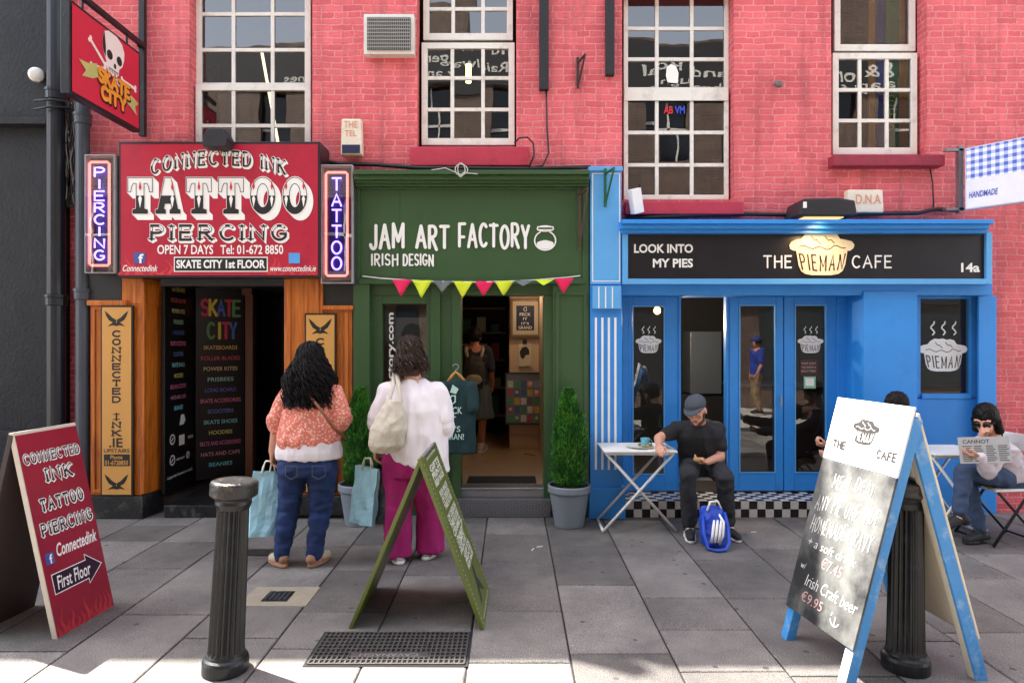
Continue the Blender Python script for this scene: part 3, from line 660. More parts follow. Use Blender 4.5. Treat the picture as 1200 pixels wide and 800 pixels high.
def alarm(l, r, t, b, label, lines, cut=None, m=None):
    Y = 6.06; a = thing('alarm_box', label, 'alarm', (X((l+r)/2, Y), Y, Z(b, Y)))
    mb = MB(); mb.prism(front(YW), [(X(l, Y), Z(b, Y)), (X(r, Y), Z(b, Y)), (X(r-1, Y), Z(t, Y)), (X(l+1, Y), Z(t, Y))], .002, YW-Y); mb.build('case', m or mat('alarm_cream', (232, 222, 200), .45, .08, 6, dirt=.5, dscale=9, dcol=(170, 140, 100)), a, bevel=.012)
    mb = MB()
    for s, u0, u1, v0, v1 in lines: text(mb, front(Y), s, X(u0, Y), X(u1, Y), Z(v1, Y), Z(v0, Y), .004, .01)
    mb.build('lettering', mat('faded_orange', (222, 150, 120), .6), a)
    if cut:
        mb = MB(); mb.box(X(l+2, Y), X(r-2, Y), Y-.015, Y-.002, Z(cut[1], Y), Z(cut[0], Y)); mb.build('strobe', mat('alarm_navy', (40, 46, 78), .3), a, bevel=.004)
alarm(399, 424, 139, 181, 'tall cream alarm box with dark blue strobe above the neon tattoo box', [('THE', 403, 419, 142, 150), ('TEL', 404, 418, 153, 160), ('00000', 402, 420, 163, 167)][:2], (170, 180))
alarm(993, 1036, 222, 249, 'wide cream alarm box lettered D.N.A above the cafe cornice', [('D.N.A', 1003, 1032, 228, 239)], None)
t = thing('wall_camera', 'tiny grey wall fitting on the bare brick right of the cafe window', 'wall fitting', W(912, 98, YW))
mb = MB(); mb.tube([W(912, 98, 6.14), W(912, 98, 6.07)], .022, 10); mb.build('base', M_grey, t); mb = MB(); mb.tube([W(910, 98, 6.08), W(914, 99, 6.02)], .03, 10); mb.build('head', mat('fitting_grey', (110, 104, 100), .5), t, smooth=True)
fl = thing('floodlight', 'flat black floodlight above the pie emblem of the cafe sign', 'floodlight', W(962, 254, 5.95))
mb = MB(); k = [(X(a, 5.9), Z(b, 5.9)) for a, b in ((929, 255), (997, 255), (994, 238), (975, 235), (935, 236))]; mb.prism(front(5.9), k, -.22, .12); mb.build('housing', mat('flood_black', (30, 31, 36), .5, .2, 8), fl, bevel=.012)
mb = MB(); mb.box(X(934, 5.9), X(938, 5.9), 5.772, 5.778, Z(247, 5.9), Z(240, 5.9)); mb.build('label', M_signwhite, fl)
mb = MB(); mb.box(X(940, 5.9), X(986, 5.9), 5.86, 6.03, Z(255.9, 5.9), Z(255.2, 5.9)); mb.build('lens', emit('flood_lens', (255, 190, 120), .35), fl)
ld = bpy.data.lights.new('flood_lamp', 'SPOT'); lo = bpy.data.objects.new('flood_lamp', ld); COL.objects.link(lo); lo.parent = fl; lo.location = Vector((X(962, 5.75), 5.68, Z(262, 5.7)))-fl.location
ld.energy = 2.8; ld.color = (1, .66, .34); ld.spot_size = R(125); ld.spot_blend = .9; ld.shadow_soft_size = .05; lo.rotation_euler = Vector((0, -.62, 1)).to_track_quat('Z', 'Y').to_euler()
f2 = thing('floodlight', 'white tilted floodlight leaning at the left end of the cafe window sill', 'floodlight', W(747, 250, 6.0))
o = MB().box(-.055, .055, -.035, .035, 0, .225).build('housing', M_signwhite, f2, loc=(f2.location.x, f2.location.y, f2.location.z+.0), bevel=.006)
o.data.transform(Matrix.Translation(f2.location)); o.rotation_euler = (R(8), R(-16), R(25))
mb = MB(); mb.tube([W(748, 252, 6.05), W(748, 240, 6.06), W(750, 216, 6.03)], .01, 6); mb.build('stem', M_black, f2)
mb = MB(); cw = [W(540+9*math.sin(i*.55)*(1-.03*i), 199+7*math.cos(i*.55)*(.8+.02*i), 5.77-.002*(i % 5)) for i in range(26)]; mb.tube([W(505, 199.5, 5.79), W(522, 197, 5.79)]+cw+[W(560, 204, 5.77)], .0045, 5)
tag(mb.build('wall_cable', mat('white_wire', (206, 202, 192), .5), smooth=True), 'loose coil of white wire on the green shop cornice', 'cable')
f3_ = thing('floodlight', 'black floodlight clipped to the top edge of the red tattoo sign', 'floodlight', W(257, 176, 5.7))
mb = MB(); k = [(X(a, 5.66), Z(b, 5.66)) for a, b in ((241, 174), (268, 174), (271, 165), (265, 153), (246, 154), (243, 160))]; mb.prism(front(5.66), k, -.08, .07); mb.build('housing', mat('flood_black', (30, 31, 36)), f3_, bevel=.008)
mb = MB(); mb.box(X(252, 5.7), X(260, 5.7), 5.72, 5.9, Z(160, 5.7), Z(155, 5.7)); mb.build('arm', M_black, f3_)

# ------------------------------------------------------------------ the far side of the street, seen only in the glass
ob = thing('opposite_building', 'brown brick building across the street, seen mirrored in the windows', 'building', (0, -3, 0))
oh = []
for i in range(-6, 7):
    for z0 in (3.2, 5.9): oh.append((i*1.9-.45, i*1.9+.45, z0, z0+1.7))
mb = MB(); wall_holes(mb, -13, 13, 0, 8.8, oh, -3, -3.2); mb.box(-13, 13, -8, -3.25, 0, 8.75); mb.box(6.6, 12.9, -7.9, -3.0, 8.81, 11.2); mb.box(-3.6, -.9, -7.9, -3.3, 8.76, 10.0); mb.build('wall', M_obrick, ob)
for h in oh:
    mb = MB(); mb.box(h[0], h[1], -3.16, -3.12, h[2]+.82, h[2]+.88); mb.box(h[0]+.42, h[0]+.46, -3.16, -3.12, h[2], h[3]); o = mb.build('window', M_white, ob)
    MB().quad((h[0], -3.17, h[2]), (h[1], -3.17, h[2]), (h[1], -3.17, h[3]), (h[0], -3.17, h[3])).build('pane', mat('far_pane', (24, 28, 34), .1), o)
MB().box(-13, 13, -2.99, -2.9, 2.5, 3.0).build('fascia', mat('far_fascia', (40, 44, 48), .5), ob)
for i in range(7): MB().box(-11+i*3.4, -9+i*3.4, -2.995, -2.97, .5, 2.4).build('shop_window', mat('far_glass', (50, 56, 60), .15), ob)
MB().box(-13, 13, -2.998, -2.97, 7.62, 8.72).build('sign_band', mat('far_band', (46, 44, 44), .6), ob)
fo = Frame((0, -2.965, 0), (-1, 0, 0), (0, 0, 1)); DV = 2*6.26+2.97; SV = FPX/DV; mb = MB()
def mirrored(s, pr, pl, y0, y1): text(mb, fo, s, -(pr-600)/SV, -(pl-600)/SV, CAMH+(400-y1)/SV, CAMH+(400-y0)/SV, .002, .012)
for a in (('& Sons', 1030, 955, 74, 92), ('and for', 1030, 950, 95, 106), ('and Royal', 858, 742, 70, 88), ('through the', 862, 738, 92, 104), ('and Wagen', 606, 492, 52, 72), ('Railway an', 592, 498, 76, 92), ('Jones', 372, 326, 82, 97)): mirrored(*a)
mb.build('lettering', mat('far_letters', (226, 222, 210), .6), ob)
# ================================================================== TATTOO SHOP
ts = thing('tattoo_shopfront', 'orange varnished wood shopfront with dark doorway under the red tattoo sign', 'shopfront', (X(250, 5.95), 5.95, 0))
def BX(mb, l, r, t, b, y0, y1, Y=None):
    Y = y0 if Y is None else Y; mb.box(X(l, Y), X(r, Y), y0, y1, Z(b, Y), Z(t, Y)); return mb
YP = 5.95; ZP = Z(580, YP)
mb = MB(); pl = [(X(106, YP), YP), (X(166, YP), YP), (X(189, 6.2), 6.2), (X(106, YP), 6.2)]
def vprism(mb, pts, z0, z1):
    fr = Frame((0, 0, 0), (1, 0, 0), (0, 1, 0)); mb.prism(fr, pts, z0, z1); return mb
vprism(mb, pl, ZP, Z(356, YP)); o = mb.build('pilaster', M_wood, ts, bevel=.004)
mb = MB()
for l, r, t, b in ((109, 153, 360, 363), (109, 153, 573, 577), (109, 112, 363, 573), (150, 153, 363, 573)): BX(mb, l, r, t, b, YP-.014, YP+.005, YP)
mb.build('moulding', M_wood, o, bevel=.003)
mb = MB(); pl2 = [(X(143, YP), YP-.004), (X(167, YP), YP-.004), (X(190, 6.19), 6.19), (X(143, YP), 6.19)]; vprism(mb, pl2, Z(356, YP), Z(322, YP)); BX(mb, 104, 150, 352, 358, YP-.03, YP+.01, YP); mb.build('upper_panel', M_wood, ts, bevel=.004)
mb = MB(); BX(mb, 166.5, 170, 330, 578, YP-.012, YP+.02, YP); mb.build('corner_bead', M_wood, ts, bevel=.004)
mb = MB(); BX(mb, 104, 142, 320, 352, 5.97, 6.2); mb.build('black_panel', M_black, ts)
mb = MB(); BX(mb, 333, 378, 325, 580, YP, 6.2); o = mb.build('pilaster', M_wood, ts, bevel=.005)
mb = MB(); BX(mb, 337, 341, 328, 577, YP-.012, YP+.004, YP); BX(mb, 370, 374, 328, 577, YP-.012, YP+.004, YP); mb.build('moulding', M_wood, o, bevel=.003)
mb = MB(); BX(mb, 378.4, 413, 362, 580, YP+.02, 6.2); o = mb.build('pilaster', M_wood, ts, bevel=.004)
mb = MB(); BX(mb, 377, 414, 358, 363, YP-.02, YP+.03, YP); BX(mb, 404, 408, 366, 574, YP+.008, YP+.03, YP); mb.build('moulding', M_wood, o, bevel=.003)
mb = MB(); BX(mb, 376, 414, 330, 358, 5.98, 6.2); mb.build('black_panel', M_black, ts)
mb = MB(); vprism(mb, [(X(103, 5.93), 5.92), (X(168, 5.93), 5.92), (X(192, 6.2), 6.2), (X(103, 5.93), 6.2)], 0, ZP-.003); mb.build('plinth', mat('black_plinth', (20, 20, 22), .5, .3, 7, .5, 40, dirt=.7, dscale=9, dcol=(90, 88, 84)), ts, bevel=.006)
mb = MB(); BX(mb, 331, 414, 581, 604, 5.92, 6.2); mb.build('plinth', mat('black_plinth', (20, 20, 22)), ts, bevel=.006)
mb = MB(); BX(mb, 188, 335, 318, 335, 5.98, 6.2); mb.build('lintel', M_black, ts)
zs = .115; mb = MB(); mb.box(X(192, 5.96), X(334, 5.96), 5.96, 8.6, .0, zs); mb.build('doorstep', mat('black_marble', (28, 29, 32), .3, .5, 5, .1, 30, dirt=.8, dscale=14, dcol=(110, 112, 114)), ts, bevel=.008)
mb = MB(); xa, xb = X(191, 6.2), X(333, 6.2)
mb.box(xa-.1, xa, 6.2, 8.6, zs, 2.2); mb.box(xb, xb+.1, 6.2, 8.6, zs, 2.2); mb.box(xa-.1, xb+.1, 8.6, 8.7, zs, 2.3); mb.box(xa-.1, xb+.1, 6.2, 8.7, 2.2, 2.3); mb.build('lobby_wall', mat('lobby_oxblood', (52, 30, 30), .6, .2, 3), ts)
xp = X(292, 7.08); mb = MB(); mb.box(xp-.035, xp+.05, 7.05, 7.14, zs, 2.2); mb.box(xa, xp+.05, 7.02, 7.12, 2.12, 2.2); mb.build('door_frame', M_bfwood, ts, bevel=.004)
mb = MB(); mb.box(xp+.06, xb-.03, 7.9, 7.95, zs, 2.15); mb.build('inner_door', mat('inner_door_brown', (66, 40, 34), .4, .2, 3), ts)
# the folded black directory of the skate shop, two leaves
A0 = Vector((X(193, 6.12), 6.12, zs+.06)); A1 = Vector((X(229, 6.74), 6.74, zs+.06)); B1 = Vector((X(287, 7.04), 7.04, zs+.06)); HB = 2.02
db = thing('directory_board', 'black folding door board listing skate goods in coloured letters, in the tattoo doorway', 'sign board', (A0.x, A0.y, zs))
M_board = mat('directory_black', (16, 17, 20), .35, .2, 3)
cols = [(222, 196, 110), (206, 84, 96), (214, 204, 150), (150, 206, 190), (96, 110, 190), (222, 120, 150), (110, 130, 200), (140, 214, 214), (206, 206, 110), (214, 110, 150), (206, 140, 150), (120, 206, 214)]
items = ['SKATEBOARDS', 'ROLLER BLADES', 'POWER KITES', 'FRISBEES', 'LONG BOARD', 'SKATE ACCESSORIES', 'SCOOTERS', 'SKATE SHOES', 'HOODIES', 'BELTS AND ACCESSORIES', 'HATS AND CAPS', 'BEANIES']
for P0, P1, big in ((A0, A1, False), (A1, B1, True)):
    fr = Frame(P0, (P1-P0), (0, 0, 1)); wd = (P1-P0).length; mb = MB(); mb.fbox(fr, .004, wd-.004, 0, HB, -.03, 0); o = mb.build('leaf', M_board, db, bevel=.003)
    groups = {}
    if big:
        for i, ch in enumerate('SKATE'): groups.setdefault(i, MB()); word(groups[i], fr, ch, .04+wd*.8*i/5+.01+.01, .04+wd*.8*(i+1)/5-.0+.005, 1.72, 1.88, .028, .004)
        for i, ch in enumerate('CITY'):
            k = (i+2) % 5 if False else (4, 5, 0, 2)[i]; groups.setdefault(k, MB()); u = .12+wd*.6*i/4
            if ch == 'I': groups[k].stroke(fr, [(u+.04, 1.48), (u+.04, 1.64)], .03, .004)
            else: word(groups[k], fr, ch, u, u+wd*.12, 1.48, 1.64, .028, .004)
        for k, g_ in groups.items(): g_.build('lettering', mat('skate_big_%d' % k, [(206, 60, 96), (226, 200, 70), (80, 110, 190), (206, 60, 70), (90, 150, 90), (226, 200, 70)][k], .5), o)
        zz = 1.36; st = .112
    else: zz = 1.93; st = .105
    for i, s in enumerate(items):
        mb = MB(); L = min(wd*.82, len(s)*.026+.05); L = L if big else min(wd*.5, L*.75); c = wd*.5 if big else wd*.42; z0 = zz-i*st
        text(mb, fr, s, c-L/2, c+L/2, z0, z0+.042, .003, .012); mb.build('lettering', mat('skate_line_%d' % i, cols[i], .5), o)
    if not big:
        mb = MB(); fr2 = fr
        for u, v_, r in ((.14, .5, .045), (.14, .3, .045), (.45, .3, .03)): mb.stroke(fr, [(u+r*math.cos(a), v_+r*math.sin(a)) for a in [i*math.pi/8 for i in range(17)]], .012, .003); mb.stroke(fr, [(u-.02, v_-.015), (u+.02, v_+.015)], .012, .003)
        mb.poly(fr, [(.27, .42), (.38, .42), (.38, .52), (.27, .52)], .003); text(mb, fr, 'element', .22, .38, .28, .31, .003, .01); text(mb, fr, 'vans', .45, .56, .46, .49, .003, .01)
        mb.prism(fr, [(.28, .62), (.36, .62), (.4, .66), (.37, .72), (.31, .72)], .002, .003)
        text(mb, fr, 'Large size footwear in stock', .05, .55, .12, .16, .003, .005); mb.build('lettering', M_signwhite, o)

# gold boards
def gold_board(l, r, t, b, Y, label, words):
    g_ = thing('name_board', label, 'sign board', (X((l+r)/2, Y), Y, Z(b, Y)))
    mb = MB(); BX(mb, l, r, t, b, Y, Y+.02); mb.build('border', mat('board_black', (18, 17, 16), .4), g_)
    mb = MB(); BX(mb, l+2, r-2, t+2, b-2, Y-.006, Y-.001, Y); mb.build('panel', M_gold, g_)
    mb = MB(); fr = front(Y-.006); c = (l+r)/2; s = (r-l)/38
    def x(px): return X(px, Y)
    def z(py): return Z(py, Y)
    for cy, fl_ in ((t+15, 1), (b-17, 1)):     # winged tribal emblem
        for sg in (-1, 1):
            mb.poly(fr, [(x(c+sg*dx*s), z(cy+dy)) for dx, dy in ((0, 2), (5, -1), (10, -6), (14, -9), (12, -3), (9, 2), (4, 5), (1, 6))], .001)
            mb.poly(fr, [(x(c+sg*dx*s), z(cy+dy)) for dx, dy in ((0, 5), (3, 4), (8, 9), (10, 9), (4, 8), (0, 9))], .002)
    for ch, y0, y1 in words:
        wd = x(c+6*s)-x(c-6*s)
        if ch == 'I': word(mb, fr, 'I', x(c), x(c), z(y1), z(y0), wd*.17, .001); mb.stroke(fr, [(x(c-3.6*s), z(y0+1)), (x(c+3.6*s), z(y0+1))], wd*.09, .002); mb.stroke(fr, [(x(c-3.6*s), z(y1-1)), (x(c+3.6*s), z(y1-1))], wd*.09, .002)
        else: word(mb, fr, ch, x(c-4.2*s), x(c+4.2*s), z(y1-.8), z(y0+.8), wd*.17, .001, slab=.12, slabw=wd*.09)
    mb.build('lettering', mat('board_black', (18, 17, 16)), g_)
    return g_
ltr = [(ch, 387+i*9.6, 395+i*9.6) for i, ch in enumerate('CONNECTED')]+[(ch, 484+i*9.6, 492+i*9.6) for i, ch in enumerate('INK')]
gb = gold_board(118, 156, 358, 581, 5.915, 'tall gold name board lettered CONNECTED INK.IE left of the skate doorway', ltr)
mb = MB(); fr = front(5.909); text(mb, fr, '.IE', X(128, 5.91), X(144, 5.91), Z(524, 5.91), Z(513, 5.91), .002, .02); text(mb, fr, 'UPSTAIRS', X(122, 5.91), X(152, 5.91), Z(530, 5.91)+.0, Z(525.5, 5.91), .002, .01)
mb.build('lettering', mat('board_black', (18, 17, 16)), gb)
mb = MB(); BX(mb, 122, 152, 532, 545.5, 5.905, 5.908, 5.908); mb.build('phone_plate', mat('board_black', (18, 17, 16)), gb)
mb = MB(); text(mb, front(5.904), 'Phone', X(130, 5.91), X(144, 5.91), Z(537.5, 5.91), Z(533, 5.91), .001, .015); text(mb, front(5.904), '01-6728850', X(123.5, 5.91), X(150.5, 5.91), Z(544.5, 5.91), Z(539, 5.91), .001, .015); mb.build('lettering', M_gold, gb)
gold_board(357, 394, 367, 578, 5.925, 'second gold name board, mostly hidden behind the long haired woman', [(ch, 396+i*9.6, 404+i*9.6) for i, ch in enumerate('CONNECTED')])

# the big red sign
YSG = 5.8; sg = thing('shop_sign', 'wide red shop sign lettered CONNECTED INK TATTOO PIERCING', 'sign', (X(256, YSG), YSG, Z(325, YSG)))
mb = MB(); BX(mb, 139, 375, 166, 325, YSG, YSG+.3); mb.build('frame', mat('sign_frame_dark', (40, 22, 30), .4), sg, bevel=.004)
mb = MB(); mb.quad(*[W(a, b, YSG-.004) for a, b in ((141.5, 322.5), (372.5, 322.5), (372.5, 169), (141.5, 169))]); mb.build('panel', M_red, sg)
fr = front(YSG-.004); sx = lambda p: X(p, YSG-.004); sz = lambda p: Z(p, YSG-.004)
PT = [(0, 1), (1, 1), (1, .6), (.88, .6), (.85, .74), (.78, .84), (.66, .84), (.66, .13), (.8, .1), (.8, 0), (.2, 0), (.2, .1), (.34, .13), (.34, .84), (.22, .84), (.15, .74), (.12, .6), (0, .6)]
PTl = [(.34, .5), (.66, .5), (.66, .13), (.8, .1), (.8, 0), (.2, 0), (.2, .1), (.34, .13)]
PA = [(.36, 1), (.62, 1), (.9, .12), (1, .1), (1, 0), (.58, 0), (.58, .1), (.66, .13), (.62, .28), (.36, .28), (.32, .13), (.4, .1), (.4, 0), (0, 0), (0, .1), (.1, .12)]
PAl = [(.215, .5), (.77, .5), (.9, .12), (1, .1), (1, 0), (.58, 0), (.58, .1), (.66, .13), (.62, .28), (.36, .28), (.32, .13), (.4, .1), (.4, 0), (0, 0), (0, .1), (.1, .12)]
def pm(P, l, r, t, b, ox=0, oy=0): return [(sx(l+p[0]*(r-l)+ox), sz(b-p[1]*(b-t)+oy)) for p in P]
mw, mk, mr = MB(), MB(), MB(); lay = 0
def ngon(mb, pts, n): mb.poly(fr, pts, n)
for ch, l, r in (('T', 150.2, 179), ('A', 183, 211.5), ('T', 219, 248), ('T', 256.5, 285.6), ('O', 294, 322.4), ('O', 332, 359.6)):
    t_, b_ = 208.5, 250.3
    if ch in 'TA':
        P = PT if ch == 'T' else PA; Pl = PTl if ch == 'T' else PAl
        for k in range(7):
            lay += 1; ngon(mw, pm(P, l, r, t_, b_, 6.2*k/6, 6.4*k/6), .002+lay*1.5e-5)
            mw.stroke(fr, pm(P+P[:1], l, r, t_, b_, 6.2*k/6, 6.4*k/6), sx(2.2)-sx(0), .0022+lay*1.5e-5)
        mk.stroke(fr, pm(P+P[:1], l, r, t_, b_), sx(.75)-sx(0), .0065); ngon(mk, pm(Pl, l, r, t_, b_), .0068)
        cx_ = (l+r)/2 if ch == 'T' else l+(r-l)*.68
        ngon(mr, [(sx(cx_+a), sz(230-12+b)) for a, b in ((0, -6), (1.6, 2), (0, 6), (-1.6, 2))], .007)
        ngon(mw, [(sx(cx_+a), sz(234+b)) for a, b in ((0, -6), (2.2, -1), (0, 10), (-2.2, -1))], .0075)
    else:
        cx_, cy_ = (l+r)/2, (t_+b_)/2; rx, ry = (r-l)/2-3.6, (b_-t_)/2-3.2
        for k in range(7):
            lay += 1; mw.stroke(fr, [(sx(p[0]+6.2*k/6), sz(p[1]+6.4*k/6)) for p in arc(cx_, cy_, rx, ry, 0, 360, 32)], sx(10)-sx(0), .002+lay*1.5e-5)
        for q in (3.7, -3.7): mk.stroke(fr, [(sx(p[0]), sz(p[1])) for p in arc(cx_, cy_, rx+q, ry+q, 0, 360, 32)], sx(.75)-sx(0), .0065)
        mk.stroke(fr, [(sx(p[0]), sz(p[1])) for p in arc(cx_, cy_, rx, ry, 0, 180, 20)], sx(7.6)-sx(0), .0068, round_=False)
        for s_ in (-1, 1):
            ngon(mr, [(sx(cx_+s_*rx+a), sz(217+b)) for a, b in ((0, -6), (1.4, 2), (0, 6), (-1.4, 2))], .0072); ngon(mw, [(sx(cx_+s_*rx+a), sz(234+b)) for a, b in ((0, -5), (2, -1), (0, 9), (-2, -1))], .0078)
# arched line and PIERCING: white slab letters, black lower half, white drop
def two_tone(body, l, r, t, b, wd, warp=None, slab=.13, gap=.40, space=.55):
    for k in range(4): word(mw, fr, body, sx(l), sx(r), sz(b), sz(t), wd*1.5, .002+k*.0008, gap=gap, slab=slab, warp=warp, shift=(k*(sx(.55)-sx(0)), -k*(sx(.55)-sx(0))), space=space, slabw=wd*.95)
    word(mk, fr, body, sx(l), sx(r), sz(b), sz(t), wd*.9, .0068, gap=gap, slab=slab, warp=warp, space=space, slabw=wd*.42)
    word(mw, fr, body, sx(l), sx(r), sz(b), sz(t), wd*.5, .0095, gap=gap, slab=0, warp=warp, clip=(.6, .97), space=space, round_=False)
def warp_arc(u, v):
    x = (u-sx(256))/(sx(80)-sx(0)); return (u+x*(v-sz(194))*-.02, v-(x*x)*(sx(12)-sx(0))*1.0)
two_tone('CONNECTED INK', 178, 334, 177, 193, (sx(2.5)-sx(0)), warp_arc)
two_tone('PIERCING', 178, 335, 264.5, 281, (sx(3.4)-sx(0)))
text(mw, fr, 'OPEN 7 DAYS', sx(184.5), sx(250), sz(298), sz(287), .003, .018); text(mw, fr, 'Tel: 01-672 8850', sx(258.5), sx(332), sz(298), sz(287), .003, .018)
ngon(mw, [(sx(a), sz(b)) for a, b in ((204, 318.5), (314, 318.5), (314, 301), (204, 301))], .003); ngon(mk, [(sx(a), sz(b)) for a, b in ((205.2, 317.3), (312.8, 317.3), (312.8, 302.2), (205.2, 302.2))], .0045)
text(mw, fr, 'SKATE CITY 1st FLOOR', sx(207), sx(311), sz(314.5), sz(304.5), .006, .035)
text(mw, fr, 'Connectedink', sx(144), sx(185), sz(318), sz(310.5), .003, .012, .35); text(mw, fr, 'www.connectedink.ie', sx(317), sx(370.5), sz(318), sz(311), .003, .01, .35)
mf = MB(); rnd = random.Random(11)
for base in (143, 150, 158, 166, 176, 184, 192, 200, 318, 324, 332, 341, 352, 360, 367):
    h = rnd.uniform(9, 25); pts = []; lean = rnd.uniform(-3, 3)
    cl = [(base+lean*(q/8)+3*math.sin(q*.8+base), 322-h*q/8) for q in range(9)]
    mf.poly(fr, [(sx(p[0]-2.6*(1-i/8)), sz(p[1])) for i, p in enumerate(cl)]+[(sx(p[0]+2.6*(1-i/8)), sz(p[1])) for i, p in list(enumerate(cl))[::-1]][1:], .0008+base*2e-7)
mf.build('flames', mat('flame_paint', (214, 60, 62), .4, .3, 9), sg)
mw.build('lettering', M_signwhite, sg); mk.build('lettering', mat('sign_ink', (30, 26, 28), .4), sg); mr.build('ornament', mat('sign_spark', (206, 40, 70), .4), sg)
mb = MB(); mb.poly(fr, [(sx(a), sz(b)) for a, b in ((157, 308.5), (170.5, 308.5), (170.5, 296), (157, 296))], .003); o = mb.build('emblem', mat('social_blue', (64, 88, 160), .4), sg)
mb = MB(); text(mb, fr, 'f', sx(162.5), sx(168.5), sz(308.5), sz(297.5), .005, .03); mb.build('lettering', M_signwhite, o)
mb = MB(); mb.poly(fr, [(sx(a), sz(b)) for a, b in ((338.5, 308.5), (351.5, 308.5), (351.5, 296.5), (338.5, 296.5))], .003); mb.build('emblem', mat('social_sky', (84, 160, 226), .4), sg)

# neon boxes
def neon(l, r, t, b, Y, word_, label, rim):
    n_ = thing('neon_sign', label, 'neon sign', (X((l+r)/2, Y), Y, Z(b, Y)))
    mb = MB(); BX(mb, l, r, t, b, Y+.06, Y+.16, Y); mb.build('back_box', mat('neon_back', (72, 66, 84), .35), n_, bevel=.004)
    mb = MB(); BX(mb, l, l+2, t, b, Y, Y+.06, Y); BX(mb, r-2, r, t, b, Y, Y+.06, Y); BX(mb, l+2, r-2, t, t+2, Y, Y+.06, Y); BX(mb, l+2, r-2, b-2, b, Y, Y+.06, Y); mb.build('frame', mat('neon_frame', (176, 168, 170), .3), n_, bevel=.003)
    mb = MB(); BX(mb, l+8, r-8, t+10, b-10, Y+.05, Y+.058, Y); mb.build('backing', mat('neon_navy', (46, 36, 96), .4), n_)
    mb = MB(); c = [(l+8, t+9), (r-8, t+9), (r-6, t+11), (r-6, b-11), (r-8, b-9), (l+8, b-9), (l+6, b-11), (l+6, t+11)]
    mb.tube([W(p[0], p[1], Y+.035) for p in c], .011, 8, closed=True); mb.build('neon_border', emit('neon_pink', rim, .75), n_, smooth=True)
    mb = MB(); k = len(word_); h = (b-t-28)/k; cx_ = (l+r)/2
    for i, ch in enumerate(word_):
        y0 = t+14+i*h+h*.1; y1 = t+14+(i+1)*h-h*.12
        wd, pls = GL[ch]
        for p in pls:
            P = [W(cx_+((q[0]/wd-.5)*11 if wd > 0 else 0), y1-(y1-y0)*q[1], Y+.02) for q in p]
            mb.tube(P, .0085, 8)
    mb.build('lettering', emit('neon_violet', (150, 120, 255), 1.5), n_, smooth=True)
    gp = MB(); gp.quad(*[W(a, b_, Y-.002) for a, b_ in ((l+1, b-1), (r-1, b-1), (r-1, t+1), (l+1, t+1))]); gp.build('cover', M_glass, n_)
neon(99, 134, 181, 320, 5.78, 'PIERCING', 'lit violet neon box spelling PIERCING downwards at the left end of the red sign', (255, 130, 120))
neon(376, 413, 193, 332, 5.82, 'TATTOO', 'lit violet neon box spelling TATTOO downwards beside the green fascia', (255, 140, 150))

# hanging sign on its bracket
hx = X(165, 5.95); hf = Frame((hx, 5.95, 0), (0, 1, 0), (0, 0, 1)); hf = Frame((hx, 4.99, Z(156, 5.95)), (0, 1, 0), (0, 0, 1))   # u runs from the street towards the wall, faces +x
hs = thing('hanging_sign', 'red hanging sign with a white skull and SKATE CITY ribbon on a black bracket', 'sign', (hx, 5.95, Z(156, 5.95)))
HW_, HH_ = .95, Z(63, 5.95)-Z(156, 5.95)
mb = MB(); mb.fbox(hf, 0, HW_, 0, HH_, -.07, 0); mb.build('frame', M_black, hs, bevel=.004)
mb = MB(); mb.quad(*[hf.p(u, v_, .004) for u, v_ in ((.025, .025), (HW_-.03, .025), (HW_-.03, HH_-.025), (.025, HH_-.025))]); mb.build('panel', mat('hanging_red', (206, 34, 62), .4, .08, 3), hs)
mb = MB(); U = lambda a: HW_*a; V = lambda a: HH_*a
sk = [(.50, .97), (.44, .93), (.415, .84), (.42, .72), (.45, .64), (.47, .6), (.475, .53), (.5, .49), (.56, .475), (.62, .49), (.65, .53), (.655, .6), (.7, .65), (.73, .74), (.735, .84), (.7, .92), (.62, .97)]
mb.poly(hf, [(U(a), V(b)) for a, b in sk], .006)
def bone(p, q, wd):
    P = Vector(p); Q = Vector(q); d = (Q-P).normalized(); nn = Vector((-d.y, d.x)); mb.stroke(hf, [tuple(P), tuple(Q)], wd, .007)
    for e, s_ in ((P, -1), (Q, 1)):
        for t_ in (-1, 1): mb.lay += 1; mb.disc(hf, *(e+nn*t_*wd*.55+d*s_*wd*.2), wd*.62, .0075+mb.lay*2e-5, 12)
bone((U(.25), V(.72)), (U(.45), V(.55)), .028); bone((U(.7), V(.5)), (U(.9), V(.5)), .028); bone((U(.27), V(.44)), (U(.45), V(.5)), .026); bone((U(.78), V(.34)), (U(.62), V(.44)), .024)
mb.build('skull_emblem', mat('bone_white', (240, 226, 216), .5, .05), hs)
mb = MB()
for c, rx, ry in (((.515, .70), .042, .055), ((.655, .70), .04, .055), ((.59, .605), .018, .03)): mb.lay += 1; mb.disc(hf, U(c[0]), V(c[1]), U(rx), .0085+mb.lay*2e-5, 16, V(ry))
for i in range(6): mb.stroke(hf, [(U(.505+i*.024), V(.55)), (U(.505+i*.024), V(.51))], .005, .0085)
mb.stroke(hf, [(U(.5), V(.545)), (U(.64), V(.545))], .006, .0085); mb.poly(hf, [(U(a), V(b)) for a, b in ((.44, .93), (.415, .84), (.42, .72), (.455, .64), (.46, .75), (.45, .84))], .0086)
mb.build('skull_ink', mat('sign_ink', (30, 26, 28)), hs)  # black print of the emblem: eye sockets, nose, teeth and one dark edge
mb = MB(); mb.poly(hf, [(U(a), V(b)) for a, b in ((.1, .42), (.22, .44), (.34, .5), (.36, .36), (.28, .3), (.14, .26), (.19, .34))], .009); mb.poly(hf, [(U(a), V(b)) for a, b in ((.78, .4), (.86, .38), (.96, .34), (.9, .28), (.93, .18), (.82, .24), (.74, .28))], .009); mb.build('ribbon', mat('ribbon_olive', (190, 186, 110), .5), hs)
mk2, mo = MB(), MB()
